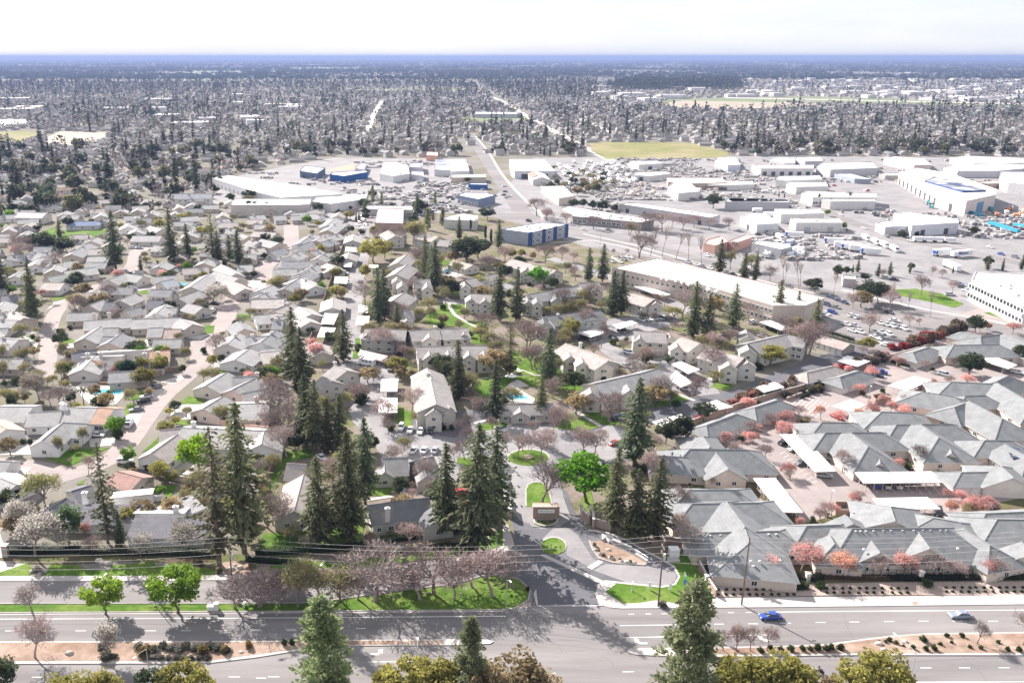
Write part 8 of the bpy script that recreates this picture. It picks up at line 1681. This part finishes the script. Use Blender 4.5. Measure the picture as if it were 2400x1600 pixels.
# trees of the plain
def tree_zone(x, y):
    """share of ground under trees and share of conifers, as the districts look"""
    if inside([(1440, 203), (1480, 188), (1710, 188), (1725, 206), (1700, 212), (1450, 211)], x, y): return 12, .55
    if y < 166: return 1.6, .45
    if x > 1400 and 168 < y < 250: return .28, .4
    if inside([(1740, 318), (1900, 320), (2200, 330), (2350, 355), (2300, 368), (1780, 368)], x, y): return 2.6, .1
    if 1000 < x < 1420 and y < 235: return 1.7, .6
    if y < 200: return 1.25, .6
    if x < 520 and y < 225: return 1.5, .45
    if 420 < x < 1000 and 195 < y < 260: return 1.0, .35
    return .85, .2
cand = []
for Y0, Y1, n in ((620, 1200, 3800), (1200, 2200, 7200), (2200, 4200, 12500), (4200, 9000, 20000), (9000, 30000, 14000)):
    for i in range(n):
        Y = math.sqrt(rng.uniform(Y0 * Y0, Y1 * Y1)); x = rng.uniform(-60, 2460); y = 133 + 667 * 0; X = (x - CX) / F * (Y * CP + HC * SP)
        x, y = proj((X, Y, 0))
        if not free(x, y): continue
        dn, cf = tree_zone(x, y)
        if rng.random() < dn * .5: cand.append((y, X, Y, cf))
        if dn > 5:
            for j in range(9): cand.append((y, X + rng.gauss(0, 25), Y + rng.gauss(0, 25), cf))
cand.sort(reverse=True)
CNT = {'far_conifer': 0, 'far_round': 0, 'far_bare': 0}; REST = {k: [] for k in CNT}
PH = {'far_conifer': ('dark distant conifer', 'distant conifers'), 'far_round': ('dark distant evergreen', 'distant evergreens'), 'far_bare': ('grey distant bare tree', 'distant bare trees')}
for (y, X, Y, cf) in cand:
    u = rng.random(); kd = 'far_conifer' if u < cf else 'far_round' if u < cf + (1 - cf) * .42 else 'far_bare'
    h = rng.uniform(12, 31) if kd == 'far_conifer' else rng.uniform(7, 15)
    if CNT[kd] < {'far_bare': 0, 'far_round': 190, 'far_conifer': 300}[kd]: CNT[kd] += 1; plant(kd, (X, Y, 0), h, rng.uniform(.9, 1.25) if kd != 'far_conifer' else rng.uniform(.7, 1.2), phrase=PH[kd][0], group=PH[kd][1], rng=rng)
    else: REST[kd].append((X, Y, h))
def far_mass(name, label, cat, L, kd, m, colr):
    nr = np.random.default_rng(len(L)); C, U, Vv = [], [], []
    for (X, Y, h) in L:
        n = 26 if Y < 1600 else 14 if Y < 3500 else 7; t = nr.uniform(.08, 1, n)
        if kd == 'far_conifer': rr = h * .17 * (1.05 - t); z = t * h; sz = h * (.07 if n > 20 else .1 if n > 8 else .16)
        else: rr = h * .5 * np.sqrt(np.clip(1 - (2 * t - 1) ** 2, .1, 1)); z = h * (.25 + .75 * t); sz = h * (.12 if n > 20 else .17 if n > 8 else .26)
        a = nr.uniform(0, 6.283, n); C.append(np.stack([X + np.cos(a) * rr, Y + np.sin(a) * rr, z], 1)); u, w = rand_axes(nr, n, sz); U.append(u); Vv.append(w * 1.3)
    tag(obj(name, quads_mesh(name, np.concatenate(C), np.concatenate(U), np.concatenate(Vv), m), color=colr), label, cat, kind='stuff')
def far_mat(name, a, b, lf=.25):
    mat(name, a, .8, .3, .02, 2, mottle=b, mscale=.015, spec=.1)
far_mat('far_needles', (.06, .078, .06), (.075, .088, .06)); far_mat('far_leaves', (.08, .095, .06), (.11, .12, .075)); far_mat('far_twigs', (.24, .21, .2), (.3, .265, .245))
far_mass('far_conifers', 'dark conifers massed over the distant suburbs', 'trees', REST['far_conifer'], 'far_conifer', 'far_needles', (1, 1, 1)); far_mass('far_evergreens', 'rounded evergreens massed over the distant suburbs', 'trees', REST['far_round'], 'far_round', 'far_leaves', (1, 1, 1)); far_mass('far_bare_trees', 'grey leafless trees massed over the distant suburbs', 'trees', REST['far_bare'], 'far_bare', 'far_twigs', (1, 1, 1))
# small goods and vehicles that clutter the yards
mat('clutter', (.5, .47, .45), .8, .6, .35, 1, mottle=(.2, .19, .2), mscale=.3)
mb = MB(); rng = random.Random(8); HALLS = []
for o in bpy.data.objects:
    if o.parent is None and any(o.name.startswith(k) for k in ('warehouse', 'office', 'store', 'shop', 'strip', 'hall', 'show', 'barn', 'box_t', 'motorhome')):
        q = [c for c in o.children if c.name.startswith('wall')]; HALLS.append((o.location.x, o.location.y, max([max(abs(v.co.x), abs(v.co.y)) for v in q[0].data.vertices]) if q else 6))
for (x0, x1, y0, y1, n) in ((1260, 1420, 385, 470, 200), (1420, 1720, 372, 470, 520), (1720, 2060, 375, 500, 300), (2060, 2420, 375, 560, 420), (830, 1090, 378, 500, 320), (500, 830, 400, 470, 90), (1750, 1980, 540, 610, 120), (1380, 1500, 430, 500, 60)):
    for i in range(n):
        c = S(rng.uniform(x0, x1), rng.uniform(y0, y1))
        for j in range(rng.choice([1, 1, 2, 4])):
            p = c + Vector((j * rng.uniform(3, 4), rng.gauss(0, .8), 0))
            if any(abs(p.x - a) < w * .8 and abs(p.y - b) < w * .8 for a, b, w in HALLS) or any(seg_d(p, a, b) - w < 1 for a, b, w in RSEG): continue
            mb.box((p.x, p.y, 0), rng.uniform(1.5, 4.8), rng.uniform(1.2, 2.2), rng.uniform(.6, 2.4), rng.gauss(.2, .3))
tag(obj('yard_goods', mb.mesh('yard_goods', 'clutter')), 'small stored goods and vehicles cluttering the industrial yards', 'yard goods', kind='stuff')
# the woods that close the plain before the horizon, with pale roofs and clearings between
nr = np.random.default_rng(4)
def band(name, label, cat, N_, Y0, Y1, sx, hz_, m, z0=0.0):
    Yw = Y0 * np.exp(nr.uniform(0, 1, N_) * math.log(Y1 / Y0)); Xw = (nr.uniform(-80, 2480, N_) - CX) / F * Yw * 1.02; hw_ = nr.uniform(hz_[0], hz_[1], N_); g = 1 + Yw / 9000
    k = (np.sin(Xw / 700 + Yw / 500) + np.sin(Xw / 260 - Yw / 900) + nr.normal(0, .6, N_)) > (-.7 if z0 == 0 else -9)
    C = np.stack([Xw, Yw, hw_ * .5 + z0], 1)[k]; th = nr.uniform(0, 3.14, N_); ln = nr.uniform(sx[0], sx[1], N_) * g; U = np.stack([ln * np.cos(th), ln * np.sin(th), nr.normal(0, 1, N_)], 1)[k]; Vv = np.stack([nr.normal(0, 5, N_), nr.normal(0, 5, N_), hw_ * .6], 1)[k]
    tag(obj(name, quads_mesh(name, C, U, Vv, m)), label, cat, kind='stuff')
band('far_woodland', 'dark band of woodland closing the plain at the horizon', 'woodland', 50000, 4800, 60000, (5, 22), (9, 20), 'far_needles')
band('far_rooftops', 'pale specks of distant roofs among the far woodland', 'rooftops', 2600, 4600, 22000, (4, 16), (5, 9), 'far_wall', 3.0)
# ------------------------------------------------------------------ haze: one even volume round camera and scene
mb = MB(); mb.box((0, 44850, -1), 181000, 90500, 141); hz = obj('haze', mb.mesh('haze', None)); tag(hz, 'thin blue haze over the whole plain', 'haze', kind='stuff')
hm = bpy.data.materials.new('haze'); hm.use_nodes = True; hn = hm.node_tree; hn.nodes.clear(); ho = hn.nodes.new('ShaderNodeOutputMaterial'); hv = hn.nodes.new('ShaderNodeVolumePrincipled')
hv.inputs['Color'].default_value = (.24, .31, .54, 1); hv.inputs['Density'].default_value = 8.5e-5; hv.inputs['Anisotropy'].default_value = .1; hn.links.new(hv.outputs[0], ho.inputs['Volume']); hz.data.materials.append(hm)
finish_labels()
